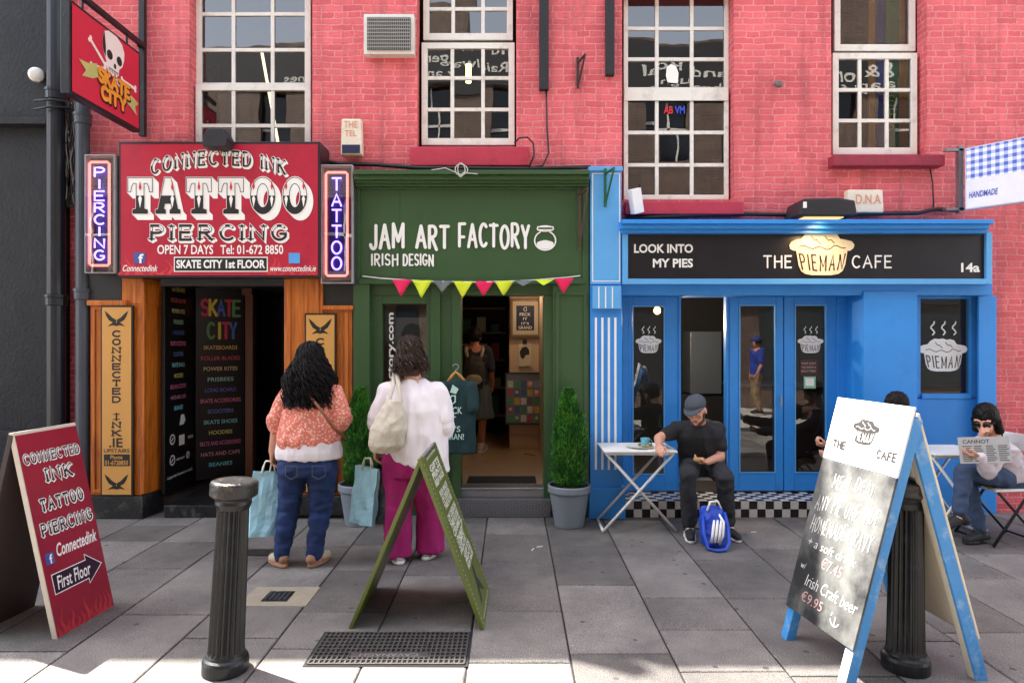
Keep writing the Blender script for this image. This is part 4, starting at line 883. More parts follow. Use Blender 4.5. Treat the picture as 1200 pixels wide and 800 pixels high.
for m_, wd, n_, sh in ((mk2, .055, .0095, (.008, -.008)), (mo, .036, .0125, (0, 0))):
    word(m_, hf, 'SKATE', U(.36), U(.8), V(.33), V(.47), wd, n_, gap=.22, shift=sh); word(m_, hf, 'CITY', U(.4), U(.74), V(.15), V(.28), wd, n_, gap=.22, shift=sh)
mk2.build('lettering', mat('sign_ink', (30, 26, 28)), hs); mo.build('lettering', mat('skate_orange', (236, 150, 40), .5), hs)
mb = MB(); bxp = X(167.5, 6.1); mb.box(bxp-.025, bxp+.025, 6.07, 6.12, Z(160, 6.1), Z(-40, 6.1)); zt = hf.O.z+HH_
mb.box(hx-.06, hx-.02, 4.95, 6.07, zt+.10, zt+.14); mb.tube([(hx-.04, 5.2, zt+.1), (hx-.04, 5.2, zt)], .01, 6); mb.tube([(hx-.04, 5.8, zt+.1), (hx-.04, 5.8, zt)], .01, 6); mb.box(hx-.06, bxp, 6.0, 6.06, zt+.09, zt+.15); mb.build('bracket', M_iron, hs)

# ================================================================== GREEN SHOP
js = thing('craft_shopfront', 'dark green craft shop front with tiered cornice, open door and tread plate step', 'shopfront', (X(550, 5.95), 5.95, 0))
mb = MB(); YG = 5.95
BX(mb, 414, 691, 199, 204, 5.78, 6.14); BX(mb, 414, 691, 204, 209, 5.82, 6.14, 5.78); BX(mb, 415, 690, 209, 213, 5.86, 6.14, 5.82); BX(mb, 415, 690, 213, 217, 5.9, 6.14, 5.86); mb.build('cornice', M_green, js, bevel=.004)
mb = MB(); BX(mb, 414, 690.5, 217, 333, 5.97, 6.14); o = mb.build('fascia', M_green, js)
mb = MB(); BX(mb, 414, 422, 217.5, 333, YG, 5.968, YG); BX(mb, 683, 690, 217.5, 333, YG, 5.968, YG); BX(mb, 422, 683, 217.5, 222, YG, 5.968, YG); BX(mb, 422, 683, 327, 333, YG-.02, 5.968, YG); mb.build('moulding', M_green, o, bevel=.004)
MB().box(X(468.4, 5.97), X(468.9, 5.97), 5.9685, 5.9695, Z(327, 5.97), Z(222, 5.97)).build('joint', mat('green_joint', (22, 40, 22), .6), o)
mb = MB(); fr = front(5.968); jx = lambda p: X(p, 5.968); jz = lambda p: Z(p, 5.968)
for body, spans, t_, b_, wd in (('JAM', (433, 474), 264, 291, 3.6), ('ART', (487, 527), 266, 291, 3.6), ('FACTORY', (537, 621), 264, 290, 3.4)):
    word(mb, fr, body, jx(spans[0]+1.5), jx(spans[1]-1.5), jz(b_), jz(t_), jx(wd)-jx(0), .0, gap=.32, ext=.012, jitter=.012)
for body, s0, s1 in (('IRISH', 436, 466), ('DESIGN', 473, 507.5)):
    word(mb, fr, body, jx(s0), jx(s1), jz(311), jz(298.5), jx(1.9)-jx(0), .0, gap=.34, ext=.008, jitter=.006)
mb.build('lettering', M_signwhite, js)
mb = MB(); cxj, cyj = 638.8, 281
mb.stroke(fr, [(jx(p[0]), jz(p[1])) for p in arc(cxj, 282, 12.3, 11.2, -62, 242, 24)], jx(1.6)-jx(0), 0, .01)
for q in ((630, 269.5, 648, 269.5), (630, 266, 648, 266)): mb.stroke(fr, [(jx(q[0]), jz(q[1])), (jx(q[2]), jz(q[3]))], jx(1.3)-jx(0), 0, .01)
mb.stroke(fr, [(jx(p[0]), jz(p[1])) for p in arc(639, 268, 9.6, 3.2, 0, 360, 18)], jx(1.2)-jx(0), 0, .01)
mb.poly(fr, [(jx(p[0]), jz(p[1])) for p in arc(cxj, 285.5, 10, 6.5, 0, 180, 12)+arc(cxj, 285.5, 10, 3.5, 180, 360, 12)], .006)
mb.stroke(fr, [(jx(p[0]), jz(p[1])) for p in arc(cxj, 284, 5, 2, 0, 360, 12)], jx(1)-jx(0), .007); mb.build('jar_emblem', M_signwhite, js)
# posts, window, door opening
def part(name, boxes, m=M_green, parent=js, bevel=.004, **k):
    mb = MB()
    for b_ in boxes: BX(mb, *b_)
    return mb.build(name, m, parent, bevel=bevel, **k)
part('pilaster', [(414, 433, 333, 602, YG, 6.14)]); o = part('pilaster', [(648, 690.5, 333, 604, YG, 6.14)])
part('moulding', [(651, 655, 342, 598, YG-.016, YG+.002, YG), (684, 688, 342, 598, YG-.016, YG+.002, YG), (655, 684, 342, 346, YG-.016, YG+.002, YG), (655, 684, 560, 566, YG-.016, YG+.002, YG)], parent=o)
part('door_post', [(505, 516, 333, 604, 6.0, 6.16), (516, 530, 333, 604, 6.03, 6.16, 6.0), (530, 540, 333, 602, 6.0, 6.2)]); part('door_post', [(637, 648.5, 346.2, 590, 6.012, 6.2)])
part('lintel', [(433, 649, 333, 346, 6.02, 6.14)]); part('stall_riser', [(433, 506, 500, 604, 6.04, 6.14)])
wf = part('window', [(433, 448, 346, 500, 6.03, 6.14), (500, 506, 346, 500, 6.03, 6.14), (448, 500, 346, 356, 6.03, 6.14), (448, 500, 494, 500, 6.03, 6.14)])
MB().quad(*[W(a, b, 6.09) for a, b in ((448, 494), (500, 494), (500, 356), (448, 356))]).build('pane', M_shopglass, wf)
mb = MB(); f9 = Frame(W(459.5, 352+5, 6.085), (0, 0, -1), (1, 0, 0)); text(mb, Frame(W(466, 460, 6.085), (0, 0, 1), (-1, 0, 0)), 'factory.com', .02, .75, .02, .1, .001, .02); mb.build('lettering', M_signwhite, wf)
zj = .262; xa, xb = X(434, 6.2), X(640, 6.16)
mb = MB(); mb.box(X(536, 5.97), X(645, 5.97), 5.97, 6.2, 0, .17); o = mb.build('doorstep', mat('tread_plate', (128, 130, 134), .4, .15, 30, metal=.75), js, bevel=.004)
mb = MB(); rnd = random.Random(2)                # raised lozenges of the tread plate
for i in range(30):
    for j in range(6):
        cx_ = X(538.5, 5.97)+i*.0288; cz = .018+j*.026; sgn = 1 if (i+j) % 2 else -1; d = .0105
        mb.prism(front(5.97), [(cx_-d*.8, cz-sgn*d*.8-.003), (cx_+d*.8, cz+sgn*d*.8-.003), (cx_+d*.8, cz+sgn*d*.8+.003), (cx_-d*.8, cz-sgn*d*.8+.003)], 0, .004)
mb.build('tread', mat('tread_plate_worn', (158, 160, 164), .35, .2, 30, metal=.8), o)
mb = MB(); mb.box(X(538, 6.04), X(641, 6.04), 6.04, 6.2, .17, zj-.02); mb.box(X(537, 6.03), X(642, 6.03), 6.025, 6.2, zj-.02, zj); mb.build('threshold', M_metal, js, bevel=.005)
mb = MB(); mb.box(xa, xb+.4, 6.2, 9.9, .2, zj-.002); mb.build('shop_floor', mat('lino_tan', (176, 148, 116), .3, .1, 3), js)
mb = MB(); mb.box(xa-.1, xa, 6.2, 9.9, zj, 2.3); mb.box(xb+.02, xb+.1, 6.22, 8.3, zj, 2.3); mb.box(X(597, 8.27), xb+.02, 8.27, 8.4, zj, 2.3); mb.box(xa-.1, xb+.1, 6.2, 9.9, 2.3, 2.4); o = mb.build('shop_wall', M_beige, js)
mb = MB(); mb.box(X(598, 8.25), xb, 8.25, 8.268, zj, zj+.16); mb.build('skirting', M_beige, o)
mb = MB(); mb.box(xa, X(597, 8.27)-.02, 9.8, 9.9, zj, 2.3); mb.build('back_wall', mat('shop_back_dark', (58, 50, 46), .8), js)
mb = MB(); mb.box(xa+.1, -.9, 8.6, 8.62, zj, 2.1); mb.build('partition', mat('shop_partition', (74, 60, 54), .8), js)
for i, (lx, ly) in enumerate(((.22, 7.2), (.2, 7.8))):
    t = thing('ceiling_lamp', ['round ceiling lamp of the green shop nearer the street door', 'round ceiling lamp of the green shop just above the framed print'][i], 'lamp', (lx, ly, 2.3), 'ceiling lamps inside the green shop')
    mb = MB(); mb.lathe((lx, ly, 2.25), [(.07, 0), (.075, .02), (.075, .049)], 20); mb.build('housing', M_metal, t); mb = MB(); mb.lathe((lx, ly, 2.243), [(.06, 0), (.062, .006)], 20); mb.build('diffuser', emit('shop_lamp', (255, 226, 190), 11), t)
# goods inside and at the door
def frontal(name, label, cat, l, r, t, b, Y, m): return thing(name, label, cat, (X((l+r)/2, Y), Y, Z(b, Y)))
p = frontal('picture_frame', 'wooden framed FECK IT IT\'S GRAND print high on the beige shop wall', 'picture', 597, 635, 350, 396, 8.2, None)
mb = MB(); BX(mb, 598, 633.5, 350, 395, 8.2, 8.26); mb.build('frame', wood_mat('frame_oak', (150, 120, 90), (110, 84, 60)), p, bevel=.006)
mb = MB(); BX(mb, 601, 630.5, 353, 392, 8.192, 8.198, 8.19); mb.build('mount', mat('mount_cream', (206, 190, 166), .7), p)
mb = MB(); BX(mb, 605, 626, 358, 387, 8.186, 8.191, 8.19); mb.build('print', mat('print_navy', (20, 32, 58), .5), p)
mb = MB(); ff = front(8.184)
for s, l, r, t, b in (('FECK', 609, 622, 366.5, 370), ('IT', 613, 618, 372, 375), ("IT'S", 611, 620, 377.5, 380.5), ('GRAND', 607.5, 623.5, 382, 385.5)): text(mb, ff, s, X(l, 8.184), X(r, 8.184), Z(b, 8.184), Z(t, 8.184), .001, .01)
mb.stroke(ff, [(X(a, 8.184), Z(b, 8.184)) for a, b in ((615, 360), (613.5, 362), (614.5, 364.5), (617, 364), (617, 360), (615, 360))], .006, .001); mb.build('lettering', M_signwhite, p)
p = frontal('art_print', 'small cream print of a dark motif clipped under the framed picture', 'picture', 608, 622, 400, 430, 8.24, None)
mb = MB(); BX(mb, 608, 622.5, 402, 429, 8.24, 8.262); mb.build('sheet', mat('print_paper', (224, 208, 180), .7), p)
mb = MB(); mb.poly(front(8.238), [(X(a, 8.238), Z(b, 8.238)) for a, b in ((609, 412), (612, 407), (617, 406), (620, 410), (620.5, 415), (616, 416), (613, 421), (610, 418))], .001); mb.build('motif', mat('print_ink', (40, 34, 30), .6), p)
mb = MB(); BX(mb, 612.5, 617.5, 398, 403, 8.22, 8.24); mb.build('clip', M_black, p)
rk = frontal('postcard_rack', 'wall rack filled with rows of small colourful postcards inside the green shop', 'rack', 593, 635, 437, 497, 8.15, None)
mb = MB(); BX(mb, 592.5, 634.5, 437, 497, 8.16, 8.2); mb.build('back_board', mat('rack_grey', (120, 114, 108), .3), rk); rnd = random.Random(4); mb = MB()
for l, r, t, b in ((592, 593.5, 436.5, 497.5), (633.5, 635, 436.5, 497.5), (593.5, 633.5, 436.5, 438), (593.5, 633.5, 496, 497.5)): BX(mb, l, r, t, b, 8.13, 8.2, 8.13)
mb.build('frame', M_black, rk)
for i in range(5):
    for j in range(5):
        c = rnd.choice(((210, 170, 60), (60, 90, 150), (180, 60, 60), (220, 214, 200), (60, 140, 90), (90, 80, 80), (214, 140, 120), (120, 150, 190)))
        mb = MB(); x0 = 595+j*7.7; y0 = 446+i*10; BX(mb, x0, x0+6.4, y0, y0+8, 8.145, 8.15); k = mb.build('postcard', mat('card_%d%d%d' % c, c, .35, .4, 30), rk)
        if (i*5+j) % 3 == 0: mb = MB(); BX(mb, x0+1.5, x0+4.8, y0+1.5, y0+5, 8.142, 8.1445); mb.build('picture', mat('card_%d%d%d' % (220, 214, 200), (220, 214, 200)), k)
o = MB().box(X(548, 6.34), X(628, 6.34), 6.22, 6.5, zj, zj+.012).build('doormat', mat('mat_black', (26, 26, 28), .9, .2, 40, .6, 200), bevel=.004); tag(o, 'thin black doormat just inside the green shop door', 'doormat')
# shelves deep in the shop
sh = thing('shop_shelf', 'dim shelf unit of stock at the back of the green shop', 'shelf', (X(575, 9.6), 9.6, zj))
mb = MB()
for z0 in (.5, .9, 1.3, 1.7, 2.05): mb.box(-.95, -.1, 9.4, 9.75, zj+z0-.03-.2, zj+z0-.2)
mb.build('shelf_board', M_bfwood, sh)
for i in range(16): mb = MB(); x0 = -.93+(i % 4)*.21; z0 = zj+(.3, .7, 1.1, 1.5)[i//4]; mb.box(x0, x0+rnd.uniform(.1, .18), 9.42, 9.6, z0, z0+rnd.uniform(.1, .3)); c = rnd.choice(((150, 40, 44), (40, 60, 90), (170, 160, 140), (60, 56, 54), (40, 90, 60))); mb.build('stock_box', mat('stock_%d' % c[0], c, .6), sh)
def tshirt_prims(c, w_, h_, d=.05):
    x, y, z = c; return [('l', [((x, y, z-h_), w_*.5, d), ((x, y, z-h_*.5), w_*.48, d), ((x, y, z-.12), w_*.5, d), ((x, y, z-.03), w_*.4, d*.8), ((x, y, z), w_*.2, d*.6)]), ('c', (x-w_*.38, y, z-.06), .05, (x-w_*.46, y-.02, z-.25), .05), ('c', (x+w_*.38, y, z-.06), .05, (x+w_*.44, y-.02, z-.25), .05)]
TY = 5.86; tsx = X(537, TY); th = thing('hanging_tshirt', 'dark teal slogan t-shirt on a wooden hanger at the green shop door', 't-shirt', (tsx, TY, Z(532, TY)))
blob('shirt', tshirt_prims((tsx, TY, Z(445, TY)), .32, Z(445, TY)-Z(531, TY), .035), mat('teal_cotton', (15, 48, 50), .85, .12, 5, .2, 200), th, voxel=.008, fold=(.012, 9, 9, 4))
mb = MB(); mb.tube([W(525, 447, TY), W(530, 440, TY), W(534, 436, TY), W(538, 439, TY), W(545, 447, TY)], .014, 8); mb.build('hanger', wood_mat('hanger_wood', (206, 146, 84), (170, 110, 60)), th, smooth=True)
mb = MB(); mb.tube([W(534, 437, TY)]+[W(534+3.4*math.sin(R(a)), 430-3.4*math.cos(R(a)), TY) for a in range(180, -100, -30)], .005, 6); mb.build('hook', M_metal, th, smooth=True)
mb = MB(); tf = front(TY-.05)
for s, l, r, t, b in (('FECK', 523, 542, 476, 484), ('IT', 527, 535, 487, 494), ("IT'S", 525, 540, 498, 505), ('GRAN!', 523, 544, 507, 514)): text(mb, tf, s, X(l, TY), X(r, TY), Z(b, TY), Z(t, TY), .0, .01)
mb.stroke(tf, [(X(a, TY), Z(b, TY)) for a, b in ((530, 463), (527, 467), (530, 473), (534, 470), (534, 463), (530, 463))], .012, 0)
mb.quad(*[tf.p(X(a, TY), Z(b, TY), .001) for a, b in ((528, 459), (535, 461), (538, 455), (531, 450))]); mb.build('lettering', mat('print_mint', (190, 222, 206), .6), th)
# poster behind the left window glass
p = frontal('poster', 'black and white portrait poster in the green shop window', 'poster', 466, 502, 372, 470, 6.3, None)
mb = MB(); BX(mb, 463, 503, 372, 470, 6.3, 6.31); mb.build('sheet', mat('poster_grey', (196, 190, 184), .5, .1, 3), p); fp = front(6.298)
mb = MB(); mb.poly(fp, [(X(a, 6.298), Z(b, 6.298)) for a, b in ((470, 392), (474, 382), (482, 378), (491, 381), (496, 391), (494, 396), (472, 396))], .001); mb.disc(fp, X(483, 6.298), Z(432, 6.298), .13, .0012, 16, .16); mb.build('portrait', mat('poster_dark', (70, 62, 58), .5, .5, 20), p)
mb = MB(); mb.disc(fp, X(483, 6.298), Z(408, 6.298), .09, .001, 16, .12); mb.build('face', mat('poster_face', (150, 142, 136), .5, .3, 15), p)
bp_ = MB(); BX(bp_, 448, 464, 350, 480, 6.32, 6.33); tag(bp_.build('display_board', mat('display_tan', (190, 150, 120), .6)), 'tan board behind the white web address in the green shop window', 'board')
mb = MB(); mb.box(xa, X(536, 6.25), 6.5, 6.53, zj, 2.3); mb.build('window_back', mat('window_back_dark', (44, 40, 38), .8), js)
# bunting
bt = thing('bunting', 'string of pink, yellow and grey triangle flags across the green shopfront', 'bunting', W(560, 330, 5.88))
mb = MB(); mb.tube([W(425, 323.5, 5.93), W(446, 326, 5.9), W(500, 329.5, 5.885), W(560, 330.5, 5.88), W(620, 328.5, 5.885), W(664, 325, 5.9), W(680, 323, 5.93)], .005, 6); mb.build('string', M_signwhite, bt)
fc = {'p': (224, 24, 84), 'y': (206, 220, 40), 'g': (104, 108, 106)}
for i, (c, cx_, h, dy) in enumerate((('p', 471, 20, 0), ('y', 495, 21, 1), ('g', 519, 14, 1.5), ('y', 543, 20, 2), ('p', 567.5, 18, 2), ('y', 591, 18, 1.5), ('g', 614, 7, 1), ('y', 638, 7, 0), ('p', 661, 18, -1.5))):
    y0 = 327.5+dy; mb = MB(); a, b, t_ = W(cx_-11.5, y0, 5.875), W(cx_+11.5, y0, 5.875), W(cx_-1, y0+h, 5.86 if h > 10 else 5.78)
    n_ = 6; 
    for k in range(n_):
        for s_ in range(n_-k):
            P = lambda i_, j_: a+(b-a)*(j_/n_)+(t_-(a+b)/2)*(i_/n_)+(b-a)*(i_/n_)*.5+Vector((0, .008*math.sin(j_*1.3+i_+cx_), 0))
            mb.quad(P(k, s_), P(k, s_+1), P(k+1, s_))
            if s_ < n_-k-1: mb.quad(P(k, s_+1), P(k+1, s_+1), P(k+1, s_))
    o = mb.build('flag', mat('flag_'+c, fc[c], .8, .03, 2), bt, smooth=True); bmm = bmesh.new(); bmm.from_mesh(o.data); bmesh.ops.remove_doubles(bmm, verts=bmm.verts, dist=.0005); bmm.to_mesh(o.data); bmm.free(); s_ = o.modifiers.new('s', 'SOLIDIFY'); s_.thickness = .0015

# ================================================================== BLUE CAFE
cs = thing('cafe_shopfront', 'bright blue cafe shopfront with black fascia, glazed folding doors and checkered step', 'shopfront', (X(930, 5.95), 5.95, 0))
def cp(name, boxes, m=M_blue, parent=cs, bevel=.004): return part(name, boxes, m, parent, bevel)
YB = 5.92
pi = cp('pilaster', [(691.5, 729, 333, 604, YB+.02, 6.14)]); cp('plinth', [(690.5, 733, 571, 608, YB-.02, 6.14)], parent=pi)
cp('capital', [(692, 728, 200, 333, YB, 6.14, YB), (694, 727, 335, 362, YB-.03, 6.0, YB)], M_lblue, pi); cp('capital_top', [(690, 730, 195, 200, YB-.03, 6.14)], M_lblue, pi)
st = [(697+i*7.6, 699.6+i*7.6, 372, 550, YB+.0165, YB+.0195, YB+.02) for i in range(4)]; cp('stripe', st, M_signwhite, pi, 0)
cp('stripe', [(701+i*8, 702.4+i*8, 336, 361, YB-.0335, YB-.0305, YB-.03) for i in range(3)], M_signwhite, pi, 0)
cp('outline', [(694, 695, 203, 330, YB-.003, YB-.0005, YB), (725.5, 726.5, 203, 330, YB-.003, YB-.0005, YB), (695, 725.5, 203, 204, YB-.003, YB-.0005, YB), (695, 725.5, 329, 330, YB-.003, YB-.0005, YB)], M_signwhite, pi, 0)
RX = 1163
cp('cornice', [(729, RX+2, 257, 262, 5.76, 6.14), (729, RX+1, 262, 267, 5.8, 6.14, 5.76), (729.5, RX, 267, 272, 5.85, 6.14, 5.8)])
fa = cp('fascia', [(729.5, RX, 272, 333, 5.95, 6.14)]); cp('moulding', [(729.5, 736, 272, 333, 5.9, 5.948, 5.9), (1156, RX, 272, 333, 5.9, 5.948, 5.9), (736, 1156, 326.5, 333, 5.9, 5.948, 5.9)], M_lblue, fa)
YN = 5.93; sp_ = MB(); BX(sp_, 736.3, 1155.7, 272.4, 326.3, YN, 5.949); sgp = sp_.build('sign_panel', M_navy, cs)
fr = front(YN-.001); nx = lambda p: X(p, YN); nz = lambda p: Z(p, YN); mb = MB()
for s, l, r, t, b in (('LOOK INTO', 743, 812, 286, 296.5), ('MY PIES', 765, 812, 303, 313.5)): text(mb, fr, s, nx(l), nx(r), nz(b), nz(t), .002, .03)
for s, l, r in (('THE', 894, 927), ('CAFE', 998, 1044)): word(mb, fr, s, nx(l+1), nx(r), nz(313.5), nz(300), nx(1.9)-nx(0), .002, gap=.3)
text(mb, fr, '14a', nx(1126), nx(1148), nz(319), nz(308), .002, .03); mb.build('lettering', M_signwhite, cs)
def pie(fr, c, b, wd, light, dark, parent, steam=0, n=.002, ext=.0, skew=None):
    """steaming pie emblem: c,b = centre and bottom on the frame, wd = crust width"""
    k = wd/78.0; P = lambda x, y: (c+(x-38.5)*k, b+y*k)
    m1 = MB(); crust = [(0, 36), (1, 31), (5, 29), (9, 29), (68, 29), (72, 29), (76, 32), (77, 36), (74, 40), (66, 42), (60, 43), (56, 49), (50, 51), (44, 50), (38, 52), (31, 51), (25, 52), (18, 48), (14, 43), (8, 42), (3, 40)]
    dish = [(8, 30), (69, 30), (66, 12), (63, 5), (58, 1.5), (50, 0), (27, 0), (19, 1.5), (14, 5), (11, 12)]
    if ext: m1.prism(fr, [P(*p) for p in dish], n, n+ext); m1.prism(fr, [P(*p) for p in crust], n+.0004, n+ext+.0004)
    else: m1.poly(fr, [P(*p) for p in dish], n); m1.poly(fr, [P(*p) for p in crust], n+.0004)
    for i in range(steam):
        x = 22+i*17; m1.stroke(fr, [P(x+3*math.sin(t*1.4), 58+t*3.4) for t in range(7)], 2.2*k, n)
    o = m1.build('pie_emblem', light, parent); m2 = MB(); nn = n+ext+.002
    m2.stroke(fr, [P(11+i*2.3, 33.5+1.6*math.sin(i*.75)-(1.5 if 6 < i < 18 else 0)) for i in range(25)], 1.1*k, nn)
    for q in (((26, 46), (30, 41), (32, 42), (37, 37)), ((42, 46), (46, 41), (49, 42), (53, 38))): m2.stroke(fr, [P(*p) for p in q], 1.1*k, nn)
    sw, tw = strokes('PIEMAN', .9, .42); u0, u1 = 13.5, 64
    for l in sw:
        q = []
        for a, y in l:
            t = a/tw; lean = (t-.5)*8*(y-.5); q.append(P(u0+t*(u1-u0)+lean, 7+y*18-(1-abs(2*t-1))*2))
        m2.stroke(fr, q, 1.75*k, nn)
    m2.build('lettering', dark, o); return o
M_pieb = mat('pie_brown', (60, 34, 26), .5); M_decal = mat('decal_white', (228, 230, 228), .5, .03); M_ink = mat('decal_ink', (30, 32, 36), .4)
pie(fr, nx(962.5), nz(322.5), nx(1001)-nx(924), mat('pie_cream', (250, 224, 184), .5), M_pieb, cs, ext=.008)
# soffit, pier, right window
cp('soffit', [(729, RX, 333, 346, 6.02, 6.3)]); pr = cp('pier', [(1012, 1075, 341, 600, 6.0, 6.4)]); xr0 = X(1012, 6.0)
cp('pier', [(1147, RX+5, 346.5, 607, 6.12, 6.145)]); cp('pier_return', [(1152.4, 1160, 346.5, 600, 6.146, 6.3)], parent=cs)
YR = 6.22; rw = cp('window', [(1073, 1079, 341, 466, YR, YR+.06), (1137, 1152, 341, 466, YR, YR+.06), (1079, 1137, 341, 350, YR, YR+.06), (1079, 1137, 461, 467, YR-.02, YR+.06, YR)])
MB().quad(*[W(a, b, YR+.03) for a, b in ((1079, 461), (1137, 461), (1137, 350), (1079, 350))]).build('pane', M_shopglass, rw)
cp('stall_riser', [(1073, 1152, 467, 598, YR-.01, YR+.05)])
frd = front(YR+.025); pie(frd, X(1105, YR+.025), Z(435, YR+.025), X(1134, YR)-X(1076, YR), M_decal, M_ink, rw, 3)
# folding doors
YD = 6.33
def door(l, r, t, b, gl, gr, gt, gb_, label=None, decal=True, dep=.05):
    d = cp('door', [(l, gl, t, b, YD, YD+dep), (gr, r, t, b, YD, YD+dep), (gl, gr, t, gt, YD, YD+dep), (gl, gr, gb_, b, YD, YD+dep)], bevel=.005)
    MB().quad(*[W(a, c, YD+.025) for a, c in ((gl, gb_), (gr, gb_), (gr, gt), (gl, gt))]).build('pane', M_shopglass, d)
    part('bead', [(gl, gl+1.4, gt, gb_, YD-.006, YD+.0, YD), (gr-1.4, gr, gt, gb_, YD-.006, YD, YD), (gl+1.4, gr-1.4, gb_-1.4, gb_, YD-.006, YD, YD), (gl+1.4, gr-1.4, gt, gt+1.4, YD-.006, YD, YD)], M_lblue, d, 0)
    if decal: f_ = front(YD+.02); pie(f_, X((gl+gr)/2, YD+.02), Z(413.5, YD+.02), X(gl+32, YD)-X(gl+1, YD), M_decal, M_ink, d, 3)
    return d
door(736, 795, 346, 575, 741, 779, 358, 556); door(854.5, 918, 346, 575, 866, 909, 357, 554, decal=False); d3 = door(919, 981, 346, 575, 931, 968.5, 357, 554)
cp('door_frame', [(795, 798, 341, 575, YD-.01, YD+.07), (851, 854, 341, 575, YD-.01, YD+.07), (795, 854, 341, 348, YD-.01, YD+.07), (729, 1012, 341, 346.5, YD-.02, YD+.06), (981, 993, 341, 578, YD-.02, YD+.06), (729, 736, 341, 578, YD-.02, YD+.06)])
mb = MB(); mb.tube([W(916, 465, YD-.005), W(916, 465, YD-.04), W(915.5, 476, YD-.04)], .008, 8); mb.build('handle', M_metal, d3)
mb = MB(); BX(mb, 938, 959, 421, 440, YD+.018, YD+.02); o = mb.build('notice', mat('notice_brown', (66, 36, 34), .5), d3); mb = MB()
for i in range(3): text(mb, front(YD+.017), 'WHAT DONT YOU KNOW ABOUT PIES?'[i*10:i*10+10], X(940, YD), X(957, YD), Z(427+i*4.5, YD), Z(424.5+i*4.5, YD), .001, .0)
mb.build('lettering', mat('notice_pale', (200, 180, 170), .5), o)
mb = MB(); BX(mb, 942, 956, 441, 455, YD+.018, YD+.02); o = mb.build('notice', mat('notice_green', (140, 200, 160), .5), d3); mb = MB(); BX(mb, 944, 954, 443, 452, YD+.0155, YD+.0175); mb.build('picture', M_signwhite, o)
# checkered step
zc = .15; stp = MB(); stp.box(X(729, 5.98), X(1012, 6.0)+.1, 5.985, YD+.06, 0, zc-.004); so = stp.build('doorstep', mat('step_black', (24, 24, 26), .4), cs)
mw_, mk_ = MB(), MB(); x0 = X(733, 5.98); tl = .076
for i in range(30):
    for j in range(2): (mw_ if (i+j) % 2 else mk_).box(x0+i*tl+.001, x0+(i+1)*tl-.001, 5.978, 5.984, j*zc/2+.001, (j+1)*zc/2-.001)
    for j in range(5): (mw_ if (i+j) % 2 else mk_).box(x0+i*tl+.001, x0+(i+1)*tl-.001, 5.986+j*.07, 5.986+(j+1)*.07-.002, zc-.004, zc)
mw_.build('tile', mat('tile_white', (214, 206, 196), .3, .12, 12, dirt=.5, dscale=12, dcol=(140, 124, 110)), so); mk_.build('tile', mat('tile_black', (26, 26, 30), .3, .2, 12), so)
# inside the cafe
mb = MB(); xa, xb = X(729, 6.2), X(RX, 6.1)
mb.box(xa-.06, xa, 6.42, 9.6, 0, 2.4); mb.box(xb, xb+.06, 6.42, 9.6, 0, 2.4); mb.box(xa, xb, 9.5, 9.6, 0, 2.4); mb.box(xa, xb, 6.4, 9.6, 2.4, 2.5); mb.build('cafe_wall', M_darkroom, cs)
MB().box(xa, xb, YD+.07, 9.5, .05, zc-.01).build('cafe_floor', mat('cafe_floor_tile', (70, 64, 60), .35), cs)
ct_ = thing('cafe_counter', 'dark counter with steel fronted cooler inside the cafe doorway', 'counter', (X(825, 8.4), 8.4, zc))
MB().box(X(798, 8.45), X(852, 8.45), 8.45, 8.8, zc, .93).build('cabinet', mat('cabinet_dark', (34, 32, 32), .5), ct_, bevel=.008); MB().box(X(809, 8.4), X(846, 8.4), 8.4, 8.8, .94, 1.75).build('cooler', mat('cooler_grey', (84, 90, 96), .35, .1, 3), ct_, bevel=.01); MB().box(X(860, 8.2), X(980, 8.2), 8.2, 8.7, zc, 1.05).build('counter', mat('counter_dark', (60, 50, 44), .4), ct_, bevel=.01)
MB().box(X(861, 8.15), X(1000, 8.15), 8.12, 8.75, 1.052, 1.09).build('worktop', M_metal, ct_)
kl = thing('kitchen_shelf', 'steel shelf with jars and trays behind the big pie decal window', 'shelf', (X(1105, 7.2), 7.2, .9))
MB().box(X(1060, 7.2), X(1140, 7.2), 7.1, 7.7, .9, .94).build('worktop', M_metal, kl); MB().box(X(1060, 7.6), X(1140, 7.6), 7.75, 7.8, .94, 2.1).build('back_panel', mat('kitchen_white', (150, 152, 152), .4), kl)
for i, (px, py, w_, h, c) in enumerate(((1083, 452, 9, 12, (200, 200, 196)), (1095, 452, 11, 7, (150, 150, 150)), (1112, 450, 6, 14, (70, 70, 74)), (1122, 452, 12, 9, (180, 178, 170)), (1088, 392, 12, 10, (160, 150, 120)), (1104, 392, 8, 13, (90, 100, 110)))):
    mb = MB(); q = W(px, py, 7.3); r_ = w_/FPX*7.3/2; mb.lathe((q.x, 7.35, .94 if py > 400 else 1.72), [(r_*.9, 0), (r_, .01), (r_, h/FPX*7.3*.8), (r_*.7, h/FPX*7.3)], 14); mb.build('jar', mat('jar_%d' % i, c, .3), kl, smooth=False)
MB().box(X(1060, 7.3), X(1140, 7.3), 7.2, 7.6, 1.69, 1.72).build('upper_shelf', M_metal, kl)
lp = thing('cafe_lamp', 'small warm bulb glowing at the top of the left cafe door pane', 'lamp', W(770, 364, 7.2))
mb = MB(); mb.lathe(W(770, 368, 7.2), [(.012, 0), (.035, .02), (.04, .045), (.02, .08), (.014, .1)], 12); mb.build('bulb', emit('warm_bulb', (255, 180, 90), 4), lp, smooth=True); mb = MB(); mb.tube([W(770, 358, 7.2), W(770, 330, 7.2)], .005, 6); mb.build('cord', M_cable, lp); pl_ = bpy.data.lights.new('bulb_light', 'POINT'); po = bpy.data.objects.new('bulb_light', pl_); COL.objects.link(po); po.parent = lp; po.location = Vector((.1, -.02, -.12)); pl_.energy = 14; pl_.color = (1, .8, .58); pl_.shadow_soft_size = .05

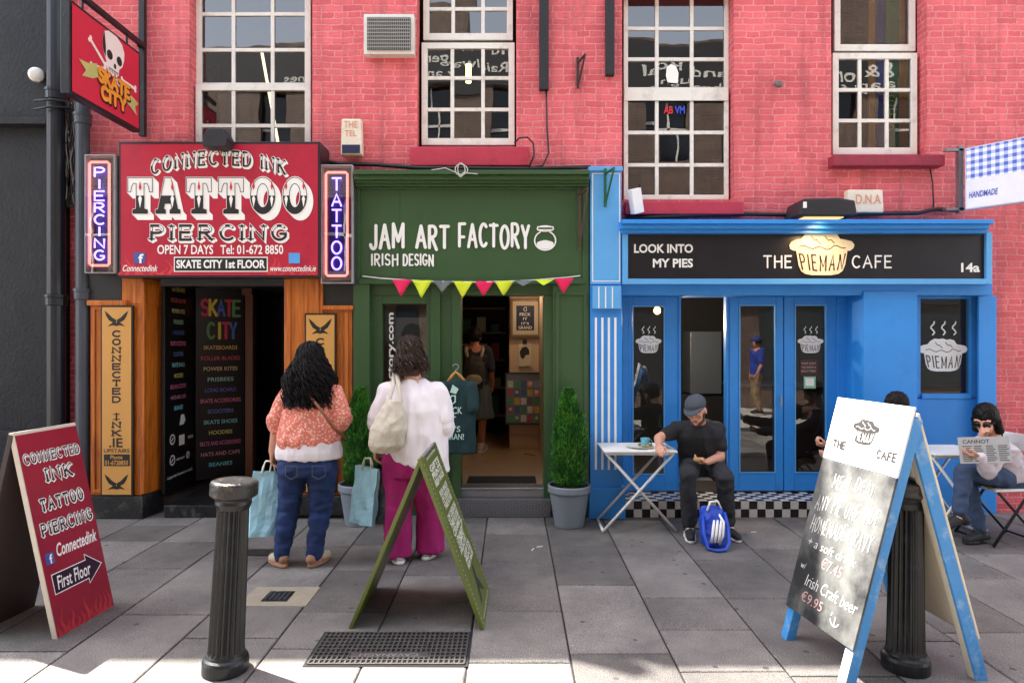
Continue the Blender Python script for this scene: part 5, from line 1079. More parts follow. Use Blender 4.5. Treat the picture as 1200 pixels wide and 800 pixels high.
# handmade sign at the right
gs = thing('projecting_sign', 'blue gingham projecting sign lettered HANDMADE at the right end of the cafe', 'sign', (X(1130, 5.95), 5.95, Z(246, 5.95)))
x0 = X(1131, 5.93); gf = Frame((x0, 5.93, Z(246, 5.93)), (.62, -.78, 0), (0, 0, 1)); GW, GH = .95, Z(174, 5.93)-Z(246, 5.93)
mb = MB(); mb.fbox(gf, 0, GW, 0, GH, -.06, 0); mb.build('box', mat('gingham_edge', (196, 204, 216), .4), gs, bevel=.004)
m = bpy.data.materials.new('gingham'); m.use_nodes = True; n = m.node_tree; b = n.nodes['Principled BSDF']; tc = n.nodes.new('ShaderNodeTexCoord'); s_ = n.nodes.new('ShaderNodeSeparateXYZ'); n.links.new(tc.outputs['Object'], s_.inputs[0]); ws = []
for ax, sc in ((0, 1/(.062*.62)), (2, 1/.062)):
    ml = n.nodes.new('ShaderNodeMath'); ml.operation = 'MULTIPLY'; ml.inputs[1].default_value = sc; n.links.new(s_.outputs[ax], ml.inputs[0]); f_ = n.nodes.new('ShaderNodeMath'); f_.operation = 'FRACT'; n.links.new(ml.outputs[0], f_.inputs[0]); g_ = n.nodes.new('ShaderNodeMath'); g_.operation = 'GREATER_THAN'; g_.inputs[1].default_value = .5; n.links.new(f_.outputs[0], g_.inputs[0]); ws.append(g_)
ad = n.nodes.new('ShaderNodeMath'); ad.operation = 'ADD'; n.links.new(ws[0].outputs[0], ad.inputs[0]); n.links.new(ws[1].outputs[0], ad.inputs[1]); hf_ = n.nodes.new('ShaderNodeMath'); hf_.operation = 'MULTIPLY'; hf_.inputs[1].default_value = .5; n.links.new(ad.outputs[0], hf_.inputs[0])
rp = n.nodes.new('ShaderNodeValToRGB'); rp.color_ramp.elements[0].color = (*s2l((226, 232, 244)), 1); rp.color_ramp.elements[1].color = (*s2l((56, 92, 190)), 1); n.links.new(hf_.outputs[0], rp.inputs[0]); n.links.new(rp.outputs[0], b.inputs['Base Color']); b.inputs['Roughness'].default_value = .45
mb = MB(); mb.quad(*[gf.p(u, v_, .003) for u, v_ in ((.01, GH*.48), (GW-.01, GH*.48), (GW-.01, GH-.01), (.01, GH-.01))]); mb.build('cloth_panel', m, gs)
mb = MB(); mb.quad(*[gf.p(u, v_, .003) for u, v_ in ((.01, .01), (GW-.01, .01), (GW-.01, GH*.48), (.01, GH*.48))]); mb.build('panel', mat('panel_lilac', (226, 226, 240), .4), gs)
mb = MB(); text(mb, gf, 'HANDMADE', .03, .25, .1, .155, .006, .02, .2); mb.build('lettering', mat('gingham_ink', (50, 80, 170), .5), gs)
mb = MB(); yb = 6.0; mb.box(X(1124, yb)-.02, X(1124, yb)+.02, yb-.03, yb+.02, Z(250, yb), Z(172, yb)); mb.box(X(1098, 6.1), X(1128, 6.0), yb-.03, yb+.02, Z(178, yb), Z(175, yb)); mb.box(X(1098, 6.1), X(1128, 6.0), yb-.03, yb+.02, Z(247, yb), Z(244, yb)); mb.build('bracket', M_metal, gs); 
# ================================================================== STREET THINGS
# bollards
def bollard(lean):
    t = thing('bollard', None, 'bollard', (0, 0, 0), 'black fluted iron bollards on the pavement')
    def fl(r, z, a): return r-.010*(.5+.5*math.cos(a*20)) if .10 < z < .80 else r
    mb = MB(); mb.lathe((0, 0, 0), [(.088, .085), (.085, .11)]+[(.0845-.010*i/10, .13+.066*i) for i in range(11)]+[(.076, .80), (.08, .81), (.086, .825), (.083, .84)], 120, fl); mb.build('shaft', M_iron, t)
    mb = MB(); mb.lathe((0, 0, 0), [(.108, 0), (.109, .055), (.104, .07), (.094, .078), (.09, .09)], 40); mb.build('base', M_iron, t)
    mb = MB(); mb.lathe((0, 0, 0), [(.082, .838), (.09, .85), (.107, .862), (.112, .868), (.112, .922), (.108, .93), (.095, .936), (.05, .938)], 40); mb.build('cap', mat('worn_cap_iron', (30, 31, 32), .35, .3, 9, .5, 50, dirt=.8, dscale=11, dcol=(134, 112, 78)), t)
    for o in t.children:
        for p in o.data.polygons: p.use_smooth = False
    return t
b1 = bollard(0); b1.location = (X(264, 3.2), 3.2, 0); b1.rotation_euler = (R(-.6), R(2.6), 0); b1['label'] = 'black fluted bollard standing alone in front of the skate shop doorway'
b2 = copy_tree(b1); b2.location = (X(1061, 3.22), 3.22, 0); b2.rotation_euler = (0, R(.6), R(30)); b2['label'] = 'black fluted bollard straddled by the white and blue chalkboard'

# grates and covers let into the paving
dg = thing('drain_grate', 'wide iron grate of small square holes in front of the green A-board', 'drain grate', (X(455, 3.3), 3.4, .002))
gx0, gx1, gy0, gy1 = -1.025, -.24, 3.25, 3.60
MB().box(gx0-.02, gx1+.02, gy0-.02, gy1+.02, -.01, .003).build('frame', mat('grate_pit', (20, 20, 22), .8), dg)
mb = MB(); nx_, ny_ = 30, 9
for i in range(nx_+1): x = gx0+(gx1-gx0)*i/nx_; mb.box(x-.0045, x+.0045, gy0, gy1, .003, .010)
for j in range(ny_+1): y = gy0+(gy1-gy0)*j/ny_; mb.box(gx0, gx1, y-.0055, y+.0055, .003, .0095)
mb.box((gx0+gx1)/2-.2, (gx0+gx1)/2+.2, gy0+.06, gy0+.11, .003, .0102); mb.build('grid', mat('grate_iron', (92, 88, 86), .5, .25, 12, .3, 60, metal=.5), dg)
mb = MB(); text(mb, Frame((0, 0, .0104), (-1, 0, 0), (0, -1, 0)), 'CAVANAGH', -(gx1-.24), -(gx0+.24), -(gy0+.1), -(gy0+.07), .0008, .02); mb.build('lettering', mat('grate_letter', (150, 146, 142), .5, metal=.5), dg)
ac = thing('access_cover', 'small square iron cover set in a pale concrete surround near the bollard', 'cover', (X(326, 4.1), 4.12, .002))
ym = 760*1.62/299; MB().box(X(300, ym)-.06, X(352, ym)+.08, 3.97, 4.28, -.01, .0025).build('surround', mat('pale_concrete', (150, 140, 122), .85, .15, 12, .4, 90), ac, bevel=.0)
MB().box(X(311, ym), X(341, ym), 4.04, 4.2, .0025, .006).build('lid', M_iron, ac); mb = MB()
for i in range(5): mb.box(X(313, ym)+i*.03, X(313, ym)+i*.03+.012, 4.06, 4.18, .006, .008)
mb.build('rib', mat('lid_rib', (60, 60, 64), .5), ac)
sg_ = thing('drain_grate', 'small dark grate in the paving beside the blue jeans woman', 'drain grate', (X(300, 4.95), 4.98, .002)); MB().box(X(284, 4.98), X(318, 4.98), 4.9, 5.06, -.01, .003).build('frame', mat('grate_pit', (20, 20, 22)), sg_); mb = MB()
for i in range(9): mb.box(X(286, 4.98)+i*.025, X(286, 4.98)+i*.025+.01, 4.91, 5.05, .003, .008)
mb.build('grid', mat('grate_iron', (92, 88, 86)), sg_)
for j, (px, y_, a, c) in enumerate(((629, 5.1, .4, (230, 228, 220)), (623, 5.02, 1.2, (226, 222, 210)), (880, 5.5, .2, (210, 206, 196)))):
    mb = MB(); x = X(px, y_); mb.tube([(x, y_, .005), (x+.05*math.cos(a), y_+.05*math.sin(a), .005)], .004, 6); o = mb.build('cigarette_end', mat('butt_white', (226, 222, 210), .8)); tag(o, ['white cigarette end on the slabs before the tread plate step', 'second cigarette end lying just nearer than the first on the slabs', 'cigarette end on the slabs by the checkered cafe step'][j], 'litter', 'cigarette ends dropped on the slabs')

# topiary planters
def planter(seed):
    rnd = random.Random(seed); t = thing('topiary_planter', None, 'plant', (0, 0, 0), 'cone shaped topiary in grey pots by the green shop')
    mb = MB(); mb.lathe((0, 0, 0), [(.125, 0), (.13, .01), (.172, .29), (.185, .3), (.19, .31), (.19, .355), (.183, .365), (.172, .36), (.166, .30)], 40); mb.build('pot', mat('pot_grey', (120, 128, 136), .5, .08, 5, .08, 40), t, smooth=False, bevel=0)
    mb = MB(); mb.lathe((0, 0, 0), [(.165, .3), (.165, .325), (.02, .335)], 24); mb.build('soil', mat('soil', (50, 40, 32), .95), t)
    mb = MB(); mb.tube([(0, 0, .3), (0, 0, .6), (.01, 0, 1.1)], [.02, .015, .006], 8); mb.build('trunk', M_bfwood, t)
    mb = MB(); mb.mi = []; 
    def rad(z):
        u = (z-.33)/.86; return (.147*min(1, (u+.04)/.14)**.5)*(1-max(0, u-.45)**1.5*2.0)*1.0 if u < 1 else .01
    for i in range(11000):
        z = .34+rnd.random()**.9*.85; a = rnd.random()*6.283; rr = max(.012, rad(z))*(rnd.random()**.35)*(1+.13*math.sin(a*3+z*9+seed)+.12*math.sin(a*5-z*17))*(1.0 if rnd.random() < .95 else rnd.uniform(1.05, 1.22))
        p = Vector((rr*math.cos(a), rr*math.sin(a), z)); d = Vector((math.cos(a)*.45+rnd.uniform(-.5, .5), math.sin(a)*.45+rnd.uniform(-.5, .5), .9)).normalized(); L = rnd.uniform(.02, .045); s = d.orthogonal().normalized(); s.rotate(Matrix.Rotation(rnd.random()*6.28, 3, d)); wd = rnd.uniform(.0022, .0048)
        n_ = d.cross(s)
        k = rnd.random()+.5*noise.noise(p*9); mb.cur = (3 if rnd.random() < .03 else 0) if k < .42 else (1 if k < .8 else 2)
        mb.add([p-s*wd*.6, p+s*wd*.6, p+d*L*.55+s*wd, p+d*L+n_*.008, p+d*L*.55-s*wd], [(0, 1, 2, 3, 4)])
    ms = [mat('topiary_dark', (30, 84, 28), .6, .15, 9), mat('topiary_mid', (58, 134, 36), .6, .15, 9), mat('topiary_light', (96, 164, 50), .6, .15, 9), mat('topiary_brown', (124, 100, 52), .7)]
    mb.build('foliage', ms, t)
    return t
p1 = planter(1); p1.location = (X(667, 5.72), 5.72, 0); p1['label'] = 'green topiary in a grey pot between the tread plate step and blue pilaster'
p2 = planter(2); p2.location = (X(420, 5.72), 5.78, 0); p2.rotation_euler = (0, 0, 2.1); p2['label'] = 'green topiary in a grey pot between the two standing women'

# red A-board
def panel_frame(bn, bf, tn, tf_, flip=False):
    """leaning panel: origin near-bottom"""
    bn, bf, tn = Vector(bn), Vector(bf), Vector(tn); return Frame(bn, bf-bn, (tn-bn)), (bf-bn).length, (tn-bn).length
ra = thing('sandwich_board', 'red tattoo A-board with a First Floor arrow at the left edge', 'A-board', (-2.7, 3.75, 0))
fr, PW, PH = panel_frame((-2.476, 3.53, 0), (-2.44, 3.98, 0), (-2.715, 3.53, 1.125), None)
mb = MB(); mb.fbox(fr, 0, PW, 0, PH, -.03, 0); mb.build('frame', mat('aboard_edge', (206, 196, 180), .5, .12, 6), ra, bevel=.003)
mb = MB(); mb.quad(*[fr.p(u, v_, .002) for u, v_ in ((.004, .004), (PW-.004, .004), (PW-.004, PH-.02), (.004, PH-.02))]); mb.build('panel', mat('aboard_red', (150, 30, 52), .35, .2, 2, dirt=.7, dscale=2, dcol=(96, 20, 40)), ra)
mw, mk, mf = MB(), MB(), MB()
def tt2(body, u0, u1, v0, v1, wd):
    for k in range(3): word(mw, fr, body, u0*PW, u1*PW, v0*PH, v1*PH, wd*1.6, .003+k*.0006, gap=.42, slab=.13, slabw=wd*1.0, shift=(k*.002, -k*.002))
    word(mk, fr, body, u0*PW, u1*PW, v0*PH, v1*PH, wd*.9, .0062, gap=.42, slab=.13, slabw=wd*.42); word(mw, fr, body, u0*PW, u1*PW, v0*PH, v1*PH, wd*.45, .0085, gap=.42, clip=(.6, .97))
tt2('CONNECTED', .06, .94, .84, .885, .009); tt2('INK', .34, .74, .735, .795, .014); tt2('TATTOO', .16, .84, .60, .655, .012); tt2('PIERCING', .1, .92, .485, .54, .011)
text(mw, fr, 'Connectedink', .25*PW, .94*PW, .365*PH, .43*PH, .003, .018, .3)
mw.build('lettering', M_signwhite, ra); mk.build('lettering', mat('sign_ink', (30, 26, 28)), ra)
mb = MB(); mb.poly(fr, [(u*PW, v_*PH) for u, v_ in ((.07, .345), (.2, .345), (.2, .40), (.07, .40))], .003); o = mb.build('emblem', mat('social_blue', (64, 88, 160)), ra); mb = MB(); text(mb, fr, 'f', .12*PW, .17*PW, .348*PH, .392*PH, .0045, .03); mb.build('lettering', M_signwhite, o)
mb = MB(); mb.poly(fr, [(u*PW, v_*PH) for u, v_ in ((.1, .2), (.66, .2), (.66, .175), (.92, .245), (.66, .325), (.66, .295), (.1, .295))], .003); o = mb.build('arrow', mat('arrow_plum', (50, 20, 44), .4), ra)
mb = MB(); text(mb, fr, 'First Floor', .16*PW, .72*PW, .215*PH, .28*PH, .0045, .012, .15); P = [(u*PW, v_*PH) for u, v_ in ((.1, .2), (.66, .2), (.66, .175), (.92, .245), (.66, .325), (.66, .295), (.1, .295), (.1, .2))]; mb.stroke(fr, P, .005, .0045); mb.build('lettering', M_signwhite, o)
rnd = random.Random(8)
for i in range(12):
    u = .05+i*.08; h = rnd.uniform(.05, .13)*(1 if i < 9 else 1.2); cl = [((u+.02*math.sin(q*.9+i))*PW, .004+h*PH*q/8) for q in range(9)]
    mf.poly(fr, [(p[0]-.016*(1-j/8), p[1]) for j, p in enumerate(cl)]+[(p[0]+.016*(1-j/8), p[1]) for j, p in list(enumerate(cl))[::-1]][1:], .0028+i*2e-5)
mf.build('flames', mat('flame_paint_dim', (190, 54, 62), .4, .3, 9), ra)
fr2 = Frame((-2.99, 3.53, 0), (.036, .45, 0), (.245, 0, 1.1)); mb = MB(); mb.fbox(fr2, 0, PW, 0, PH-.01, 0, .028); mb.build('rear_panel', mat('aboard_back', (58, 44, 44), .6), ra, bevel=.003)

# green A-board
ga = thing('sandwich_board', 'olive green A-board with white printed notices standing end-on in the middle', 'A-board', (-.54, 3.95, 0))
M_olive = mat('olive_board', (92, 104, 40), .45, .08, 4)
fr, PW, PH = panel_frame((-.155, 3.64, 0), (-.145, 4.25, 0), (-.512, 3.64, .965), None)
mb = MB(); mb.fbox(fr, 0, PW, 0, PH, -.022, 0); mb.build('front_panel', M_olive, ga, bevel=.003)
mw = MB(); rnd = random.Random(6); UW = lambda a: a*PW; VH = lambda a: a*PH
mw.lay = 0
for i in range(34): mw.disc(fr, .03, VH(.03+.028*i), .006, .002, 8); mw.disc(fr, PW-.03, VH(.03+.028*i), .006, .002, 8)
blocks = ((.2, .8, .8, .93), (.24, .76, .655, .775), (.2, .8, .5, .635), (.22, .7, .39, .49), (.3, .8, .285, .385))
for u0, u1, v0, v1 in blocks:
    for q in range(3):
        L = ['THREE FLOORS', 'OF DESIGN', 'IRISH MADE', 'PRINTS', 'GIFTS', 'CERAMICS'][(q+int(v0*10)) % 6]; hh = (v1-v0)/3.4; text(mw, fr, L, UW(u0), UW(u1), VH(v0+q*(v1-v0)/3), VH(v0+q*(v1-v0)/3+hh), .002, .035)
text(mw, fr, 'JAM ART FACTORY', UW(.2), UW(.8), VH(.955), VH(.975), .002, .01); text(mw, fr, 'www.jamartfactory.com', UW(.15), UW(.85), VH(.02), VH(.04), .002, .01)
mw.stroke(fr, [(UW(.3), VH(.49)), (UW(.5), VH(.44)), (UW(.85), VH(.5))], .01, .002); mw.build('lettering', mat('aboard_white', (224, 226, 206), .5), ga)
mb = MB(); mb.poly(fr, [(UW(a), VH(b)) for a, b in ((.3, .08), (.36, .1), (.45, .2), (.5, .27), (.56, .26), (.52, .2), (.62, .14), (.7, .07), (.6, .1), (.48, .14), (.4, .08))], .002); mb.build('bird_emblem', mat('bird_ink', (40, 44, 40), .5), ga)
fr2 = Frame((-.925, 3.66, 0), (.01, .61, 0), (.40, 0, .958)); mb = MB(); mb.fbox(fr2, 0, .61, 0, 1.035, -.022+.022, .022); mb.build('rear_panel', M_olive, ga, bevel=.003)
mb = MB(); mb.tube([(-.51, 3.7, .955), (-.51, 4.18, .955)], .012, 8); mb.build('hinge', M_metal, ga)

# white and blue chalkboard
M_wb = mat('weathered_blue', (60, 140, 206), .5, .1, 5, .25, 60, dirt=.7, dscale=9, dcol=(190, 206, 214))
M_wc = mat('weathered_cream', (226, 216, 190), .6, .1, 4, .25, 60, dirt=.7, dscale=4, dcol=(160, 130, 90))
ca = thing('chalkboard_sign', 'tall white and blue A-frame chalkboard with the pie cafe menu', 'A-board', (1.9, 3.3, 0))
fr = Frame((1.56, 3.04, 0), (-.085, .53, 0), (.33, 0.02, 1.30)); fr = Frame((1.475, 3.57, 0), (.085, -.53, 0), Vector((.333, 0.0, 1.31)))
PW = Vector((.085, -.53, 0)).length; PH = Vector((.333, 0, 1.31)).length
V0 = .175                                       # bottom of the board; legs below
mb = MB(); mb.fbox(fr, .0, .055, 0, PH-.05, -.055, -.002); mb.build('leg', M_wb, ca, bevel=.004); mb = MB(); mb.fbox(fr, PW-.055, PW, 0, PH-.05, -.055, -.002); mb.build('leg', M_wb, ca, bevel=.004)
mb = MB(); mb.fbox(fr, PW-.054, PW-.001, .004, V0-.01, -.002, .0015); mb.fbox(fr, .056, PW-.056, PH-.33, PH-.2, -.05, -.005); mb.build('white_face', M_white, ca)
mb = MB(); mb.fbox(fr, -.005, PW+.005, V0, PH*.745, 0, .012); mb_ = mb.build('chalk_panel', None, ca) if False else None
m = bpy.data.materials.new('chalkboard'); m.use_nodes = True; n = m.node_tree; b = n.nodes['Principled BSDF']; tc = n.nodes.new('ShaderNodeTexCoord'); z1 = n.nodes.new('ShaderNodeTexNoise'); z1.inputs['Scale'].default_value = 2.6; z1.inputs['Detail'].default_value = 8; z1.inputs['Roughness'].default_value = .62; n.links.new(tc.outputs['Object'], z1.inputs['Vector'])
rp = n.nodes.new('ShaderNodeValToRGB'); rp.color_ramp.elements[0].position = .38; rp.color_ramp.elements[1].position = .74; rp.color_ramp.elements[0].color = (*s2l((26, 27, 29)), 1); rp.color_ramp.elements[1].color = (*s2l((138, 138, 134)), 1); n.links.new(z1.outputs['Fac'], rp.inputs[0]); n.links.new(rp.outputs[0], b.inputs['Base Color']); b.inputs['Roughness'].default_value = .7
cb = mb.build('chalk_panel', m, ca, bevel=.003)
mb = MB(); mb.fbox(fr, -.006, PW+.006, PH*.747, PH, 0, .013); mb.build('header_panel', mat('header_white', (228, 228, 226), .5, .04), ca, bevel=.003)
cf = Frame(fr.p(0, 0, .013), fr.U, fr.V); mc = MB()
def chalk(s, u0, u1, v0, v1, tilt=0, wd=.0048): word(mc, cf, s, u0*PW, u1*PW, v0*PH, v1*PH, wd, .001, gap=.36, warp=lambda u, v_: (u+(v_-v0*PH)*.1+.002*math.sin(v_*190), v_+tilt*(u-u0*PW)+.0025*math.sin(u*70)), space=.5, jitter=.008)
chalk('MEAL DEAL', .24, .80, .645, .70, .04); chalk('ANY PIE ONE SIDE', .07, .93, .545, .605, .05); chalk('HOMEMADE GRAVY', .08, .92, .455, .515, .04)
text(mc, cf, '+ a soft drink', .1*PW, .8*PW, .395*PH, .43*PH, .001, -.008, .25); text(mc, cf, 'w/', .08*PW, .16*PW, .30*PH, .325*PH, .001, -.008, .2); text(mc, cf, 'Irish Craft beer', .2*PW, .95*PW, .245*PH, .29*PH, .001, -.008, .25)
mc.stroke(cf, [(PW*(.72+.06*math.cos(R(a))), PH*(.19+.022*math.sin(R(a)))) for a in range(-170, 0, 17)], .006, .001); mc.stroke(cf, [(.72*PW, .168*PH), (.72*PW, .2*PH)], .006, .001); mc.stroke(cf, [(.66*PW, .2*PH), (.665*PW, .21*PH)], .006, .001)
mc.build('chalk_lettering', mat('chalk_white', (206, 206, 200), .9, .1, 60), cb); mc = MB()
text(mc, cf, '€7.45', .36*PW, .66*PW, .335*PH, .38*PH, .001, -.004, .1); text(mc, cf, '€9.95', .2*PW, .52*PW, .185*PH, .225*PH, .001, -.004, .1); mc.build('chalk_lettering', mat('chalk_pink', (190, 150, 144), .9, .1, 60), cb)
pm_ = pie(cf, PW*.5, PH*.835, PW*.36, mat('header_ink', (52, 48, 46), .6), mat('header_white', (228, 228, 226)), ca, n=.002); mb = MB()
word(mb, cf, 'THE', PW*.1, PW*.28, PH*.80, PH*.828, .0095, .002); word(mb, cf, 'CAFE', PW*.72, PW*.95, PH*.80, PH*.828, .0095, .002); mb.build('lettering', mat('header_ink', (52, 48, 46)), ca)
# rear panel, leaning the other way
fb_ = Frame((2.27, 3.10, 0), (-.06, .55, 0), Vector((-.36, -.02, 1.29))); BW, BH = .553, Vector((-.36, -.02, 1.29)).length
mb = MB(); mb.fbox(fb_, .0, .016, 0, BH-.03, -.05, .012); mb.build('leg', M_wb, ca, bevel=.004); mb = MB(); mb.fbox(fb_, .0162, .055, 0.002, BH-.035, -.048, .0115); mb.build('leg', M_wc, ca, bevel=.003); mb = MB(); mb.fbox(fb_, BW-.055, BW, 0, BH-.03, -.05, .01); mb.build('leg', M_wb, ca, bevel=.004)
mb = MB(); mb.fbox(fb_, .002, BW-.002, .2, BH-.02, .013, .026); mb.fbox(fb_, .058, BW-.058, .24, BH-.05, -.02, .012); mb.build('rear_panel', M_wc, ca, bevel=.003)
mb = MB(); mb.fbox(fb_, .056, BW-.056, BH-.33, BH-.27, -.05, -.021); mb.build('inner_batten', M_wc, ca, bevel=.003)
mb = MB(); mb.tube([fr.p(.03, PH-.03, -.03), fr.p(PW-.03, PH-.03, -.03)], .01, 8); mb.build('hinge', M_metal, ca)

# folding tables
def table(label, cx_, cy_, wx, wy, h, m):
    t = thing('folding_table', label, 'table', (cx_, cy_, 0), 'white folding cafe tables')
    mb = MB(); mb.box(cx_-wx/2, cx_+wx/2, cy_-wy/2, cy_+wy/2, h-.018, h); mb.build('tabletop', m, t, bevel=.006)
    mb = MB(); mb.box(cx_-wx/2+.02, cx_+wx/2-.02, cy_-wy/2+.03, cy_-wy/2+.045, h-.04, h-.019); mb.box(cx_-wx/2+.02, cx_+wx/2-.02, cy_+wy/2-.045, cy_+wy/2-.03, h-.04, h-.019); mb.build('apron', m, t, bevel=.003)
    for k, (a, b) in enumerate(((-1, 1), (1, -1))):
        mb = MB(); o_ = .045*k
        x0, x1 = cx_+a*wx*.5, cx_+b*wx*.46
        for yy in (cy_-wy/2+.05+o_*.4, cy_+wy/2-.05-o_*.4): mb.tube([(x0, yy, .012), (x1, yy, h-.03)], .0125, 8)
        mb.tube([(x0, cy_-wy/2+.05+o_*.4, .0125), (x0, cy_+wy/2-.05-o_*.4, .0125)], .0125, 8); mb.build('leg', m, t, smooth=True)
    return t
TX, TY_, TH = X(745, 5.68), 5.68, .70
M_tw = mat('table_white', (226, 224, 218), .4, .06, 5)
table('white folding table with crossed legs carrying the plate and blue cup', TX, TY_, .62, .46, TH, M_tw)
table('white folding table beside the woman reading a newspaper', X(1112, 5.5)+.0, 5.55, .5, .5, .70, M_tw)
pt = thing('plate', 'white plate with food scraps on the table before the seated man', 'plate', (TX+.03, TY_-.05, TH)); c = pt.location
mb = MB(); mb.lathe(c, [(.06, .001), (.07, .004), (.115, .014), (.118, .017), (.112, .017), (.065, .008), (.01, .007)], 32); mb.build('dish', mat('plate_white', (226, 226, 220), .2, .03), pt, smooth=True)
rnd = random.Random(3)
for i in range(6): mb = MB(); q = Vector((c.x+rnd.uniform(.0, .09), c.y+rnd.uniform(-.05, .05), c.z+.018)); mb.lathe(q, [(.004, -.006), (.018, 0), (.014, .012), (.004, .016)], 7); mb.build('food', mat('food_%d' % (i % 2), ((196, 150, 70), (120, 140, 60))[i % 2], .7), pt, smooth=True)
cpp = thing('cup', 'pale blue cup standing on the plate at the pavement table', 'cup', (TX+.085, TY_-.06, TH+.012)); cpp.location = (X(756, 5.62), 5.62, TH+.009); c = cpp.location
mb = MB(); mb.lathe(c, [(.03, 0), (.034, .004), (.04, .075), (.038, .076), (.032, .01), (.005, .008)], 24); mb.build('bowl', mat('cup_blue', (90, 160, 176), .3, .06), cpp, smooth=True)
mb = MB(); mb.tube([c+Vector((.037+.022*math.sin(R(a)), 0, .04+.022*math.cos(R(a)))) for a in range(0, 181, 20)], .005, 6); mb.build('handle', mat('cup_blue', (90, 160, 176)), cpp, smooth=True)
# chairs
def chair(label, loc, rz):
    t = thing('folding_chair', label, 'chair', (0, 0, 0), 'folding cafe chairs')
    mb = MB(); mb.box(-.2, .2, -.2, .2, .435, .455); mb.build('seat', M_white, t, bevel=.01)
    mb = MB(); mb.box(-.2, .2, .2, .218, .72, .86); mb.build('backrest', M_white, t, bevel=.006)
    for s in (-1, 1):
        mb = MB(); mb.tube([(s*.2, -.22, .012), (s*.2, .08, .43), (s*.2, .21, .86)], .011, 8); mb.build('leg', M_iron, t, smooth=True)
        mb = MB(); mb.tube([(s*.178, .22, .012), (s*.178, -.16, .43)], .011, 8); mb.build('leg', M_iron, t, smooth=True)
    mb = MB(); mb.tube([(-.2, -.21, .025), (.2, -.21, .025)], .009, 8); mb.tube([(-.178, .21, .025), (.178, .21, .025)], .009, 8); mb.build('stretcher', M_iron, t, smooth=True)
    t.location = loc; t.rotation_euler = (0, 0, rz); return t
chair('folding chair under the man in the grey cap', (1.70, 5.72, 0), R(-8)); chair('folding chair under the newspaper reader', (3.98, 5.3, 0), R(-86)); chair('folding chair hidden behind the chalkboard under the dark haired customer', (3.2, 5.6, 0), R(-60))
# ================================================================== PEOPLE
M_skin = mat('skin', (206, 150, 124), .5, .07, 12, .06, 120); M_skin2 = mat('skin_warm', (184, 122, 92), .5, .07, 12, .06, 120)
def hair_mat(name, a): return mat(name, a, .5, .3, 25, spec=.18)
M_hair = hair_mat('black_hair', (16, 12, 13)); M_hair2 = hair_mat('brown_grey_hair', (66, 50, 42)); M_hair3 = hair_mat('dark_brown_hair', (26, 19, 17))
def rotm(yaw, pitch=0, roll=0):                 # local +y is the face; yaw about z, pitch down positive
    return (Matrix.Rotation(R(yaw), 3, 'Z') @ Matrix.Rotation(R(-pitch), 3, 'X') @ Matrix.Rotation(R(roll), 3, 'Y'))
def body_prims(J, g=1.0):
    P = []; h = Vector(J['head']); M = J['M']; hp = lambda x, y, z: h+M@Vector((x, y, z))
    P += [('e', hp(0, -.008, .018), (.074, .094, .098), M), ('e', hp(0, .022, -.045), (.056, .064, .068), M), ('c', hp(0, .07, -.085), .022, hp(0, .055, -.09), .026),
          ('c', hp(0, .088, .012), .009, hp(0, .108, -.028), .0125), ('c', hp(-.012, .092, -.032), .008, hp(.012, .092, -.032), .008),
          ('c', hp(-.022, .078, -.056), .009, hp(.022, .078, -.056), .009), ('c', hp(-.02, .076, -.066), .009, hp(.02, .076, -.066), .009),
          ('c', hp(-.05, .07, .03), .010, hp(-.012, .084, .028), .010), ('c', hp(.05, .07, .03), .010, hp(.012, .084, .028), .010)]
    for s in (-1, 1): P += [('e', hp(s*.076, -.005, -.008), (.010, .02, .031), M), ('e', hp(s*.042, .06, -.02), (.022, .02, .02), M)]
    nk = Vector(J['neck']); P += [('c', nk, .058*g, hp(0, -.01, -.06), .05)]
    pv = Vector(J['pelvis']); lat = (Vector(J['shR'])-Vector(J['shL'])); yaw = math.atan2(lat.y, lat.x); T = Matrix.Rotation(yaw, 3, 'Z'); ring = []
    for t, rx, ry in ((-.10, .13, .10), (.0, .165, .125), (.2, .15, .115), (.42, .14, .105), (.7, .165, .115), (.88, .16, .1), (1.0, .09, .07)):
        ring.append((pv.lerp(nk, t), rx*g, ry*g, T))
    P.append(('l', ring))
    for s in 'LR':
        sh, el, wr = (Vector(J[k+s]) for k in ('sh', 'el', 'wr'))
        P += [('c', sh, .056*g, el, .043*g), ('c', el, .043*g, wr, .028), ('c', sh, .056*g, nk.lerp(sh, .3)-Vector((0, 0, .02)), .06*g)]
        P += hand(wr, J['hd'+s], J['hn'+s], J.get('hs'+s, 1 if s == 'L' else -1), J.get('curl', 42), .95)
        hip, kn, an = (Vector(J[k+s]) for k in ('hip', 'kn', 'an')); toe = Vector(J['toe'+s])
        P += [('c', hip, .088*g, kn, .06*g), ('c', kn, .06*g, an, .04), ('c', an, .042, an.lerp(toe, .15)-Vector((0, 0, .03)), .04), ('c', an-Vector((0, 0, .04)), .036, toe, .028)]
    return P
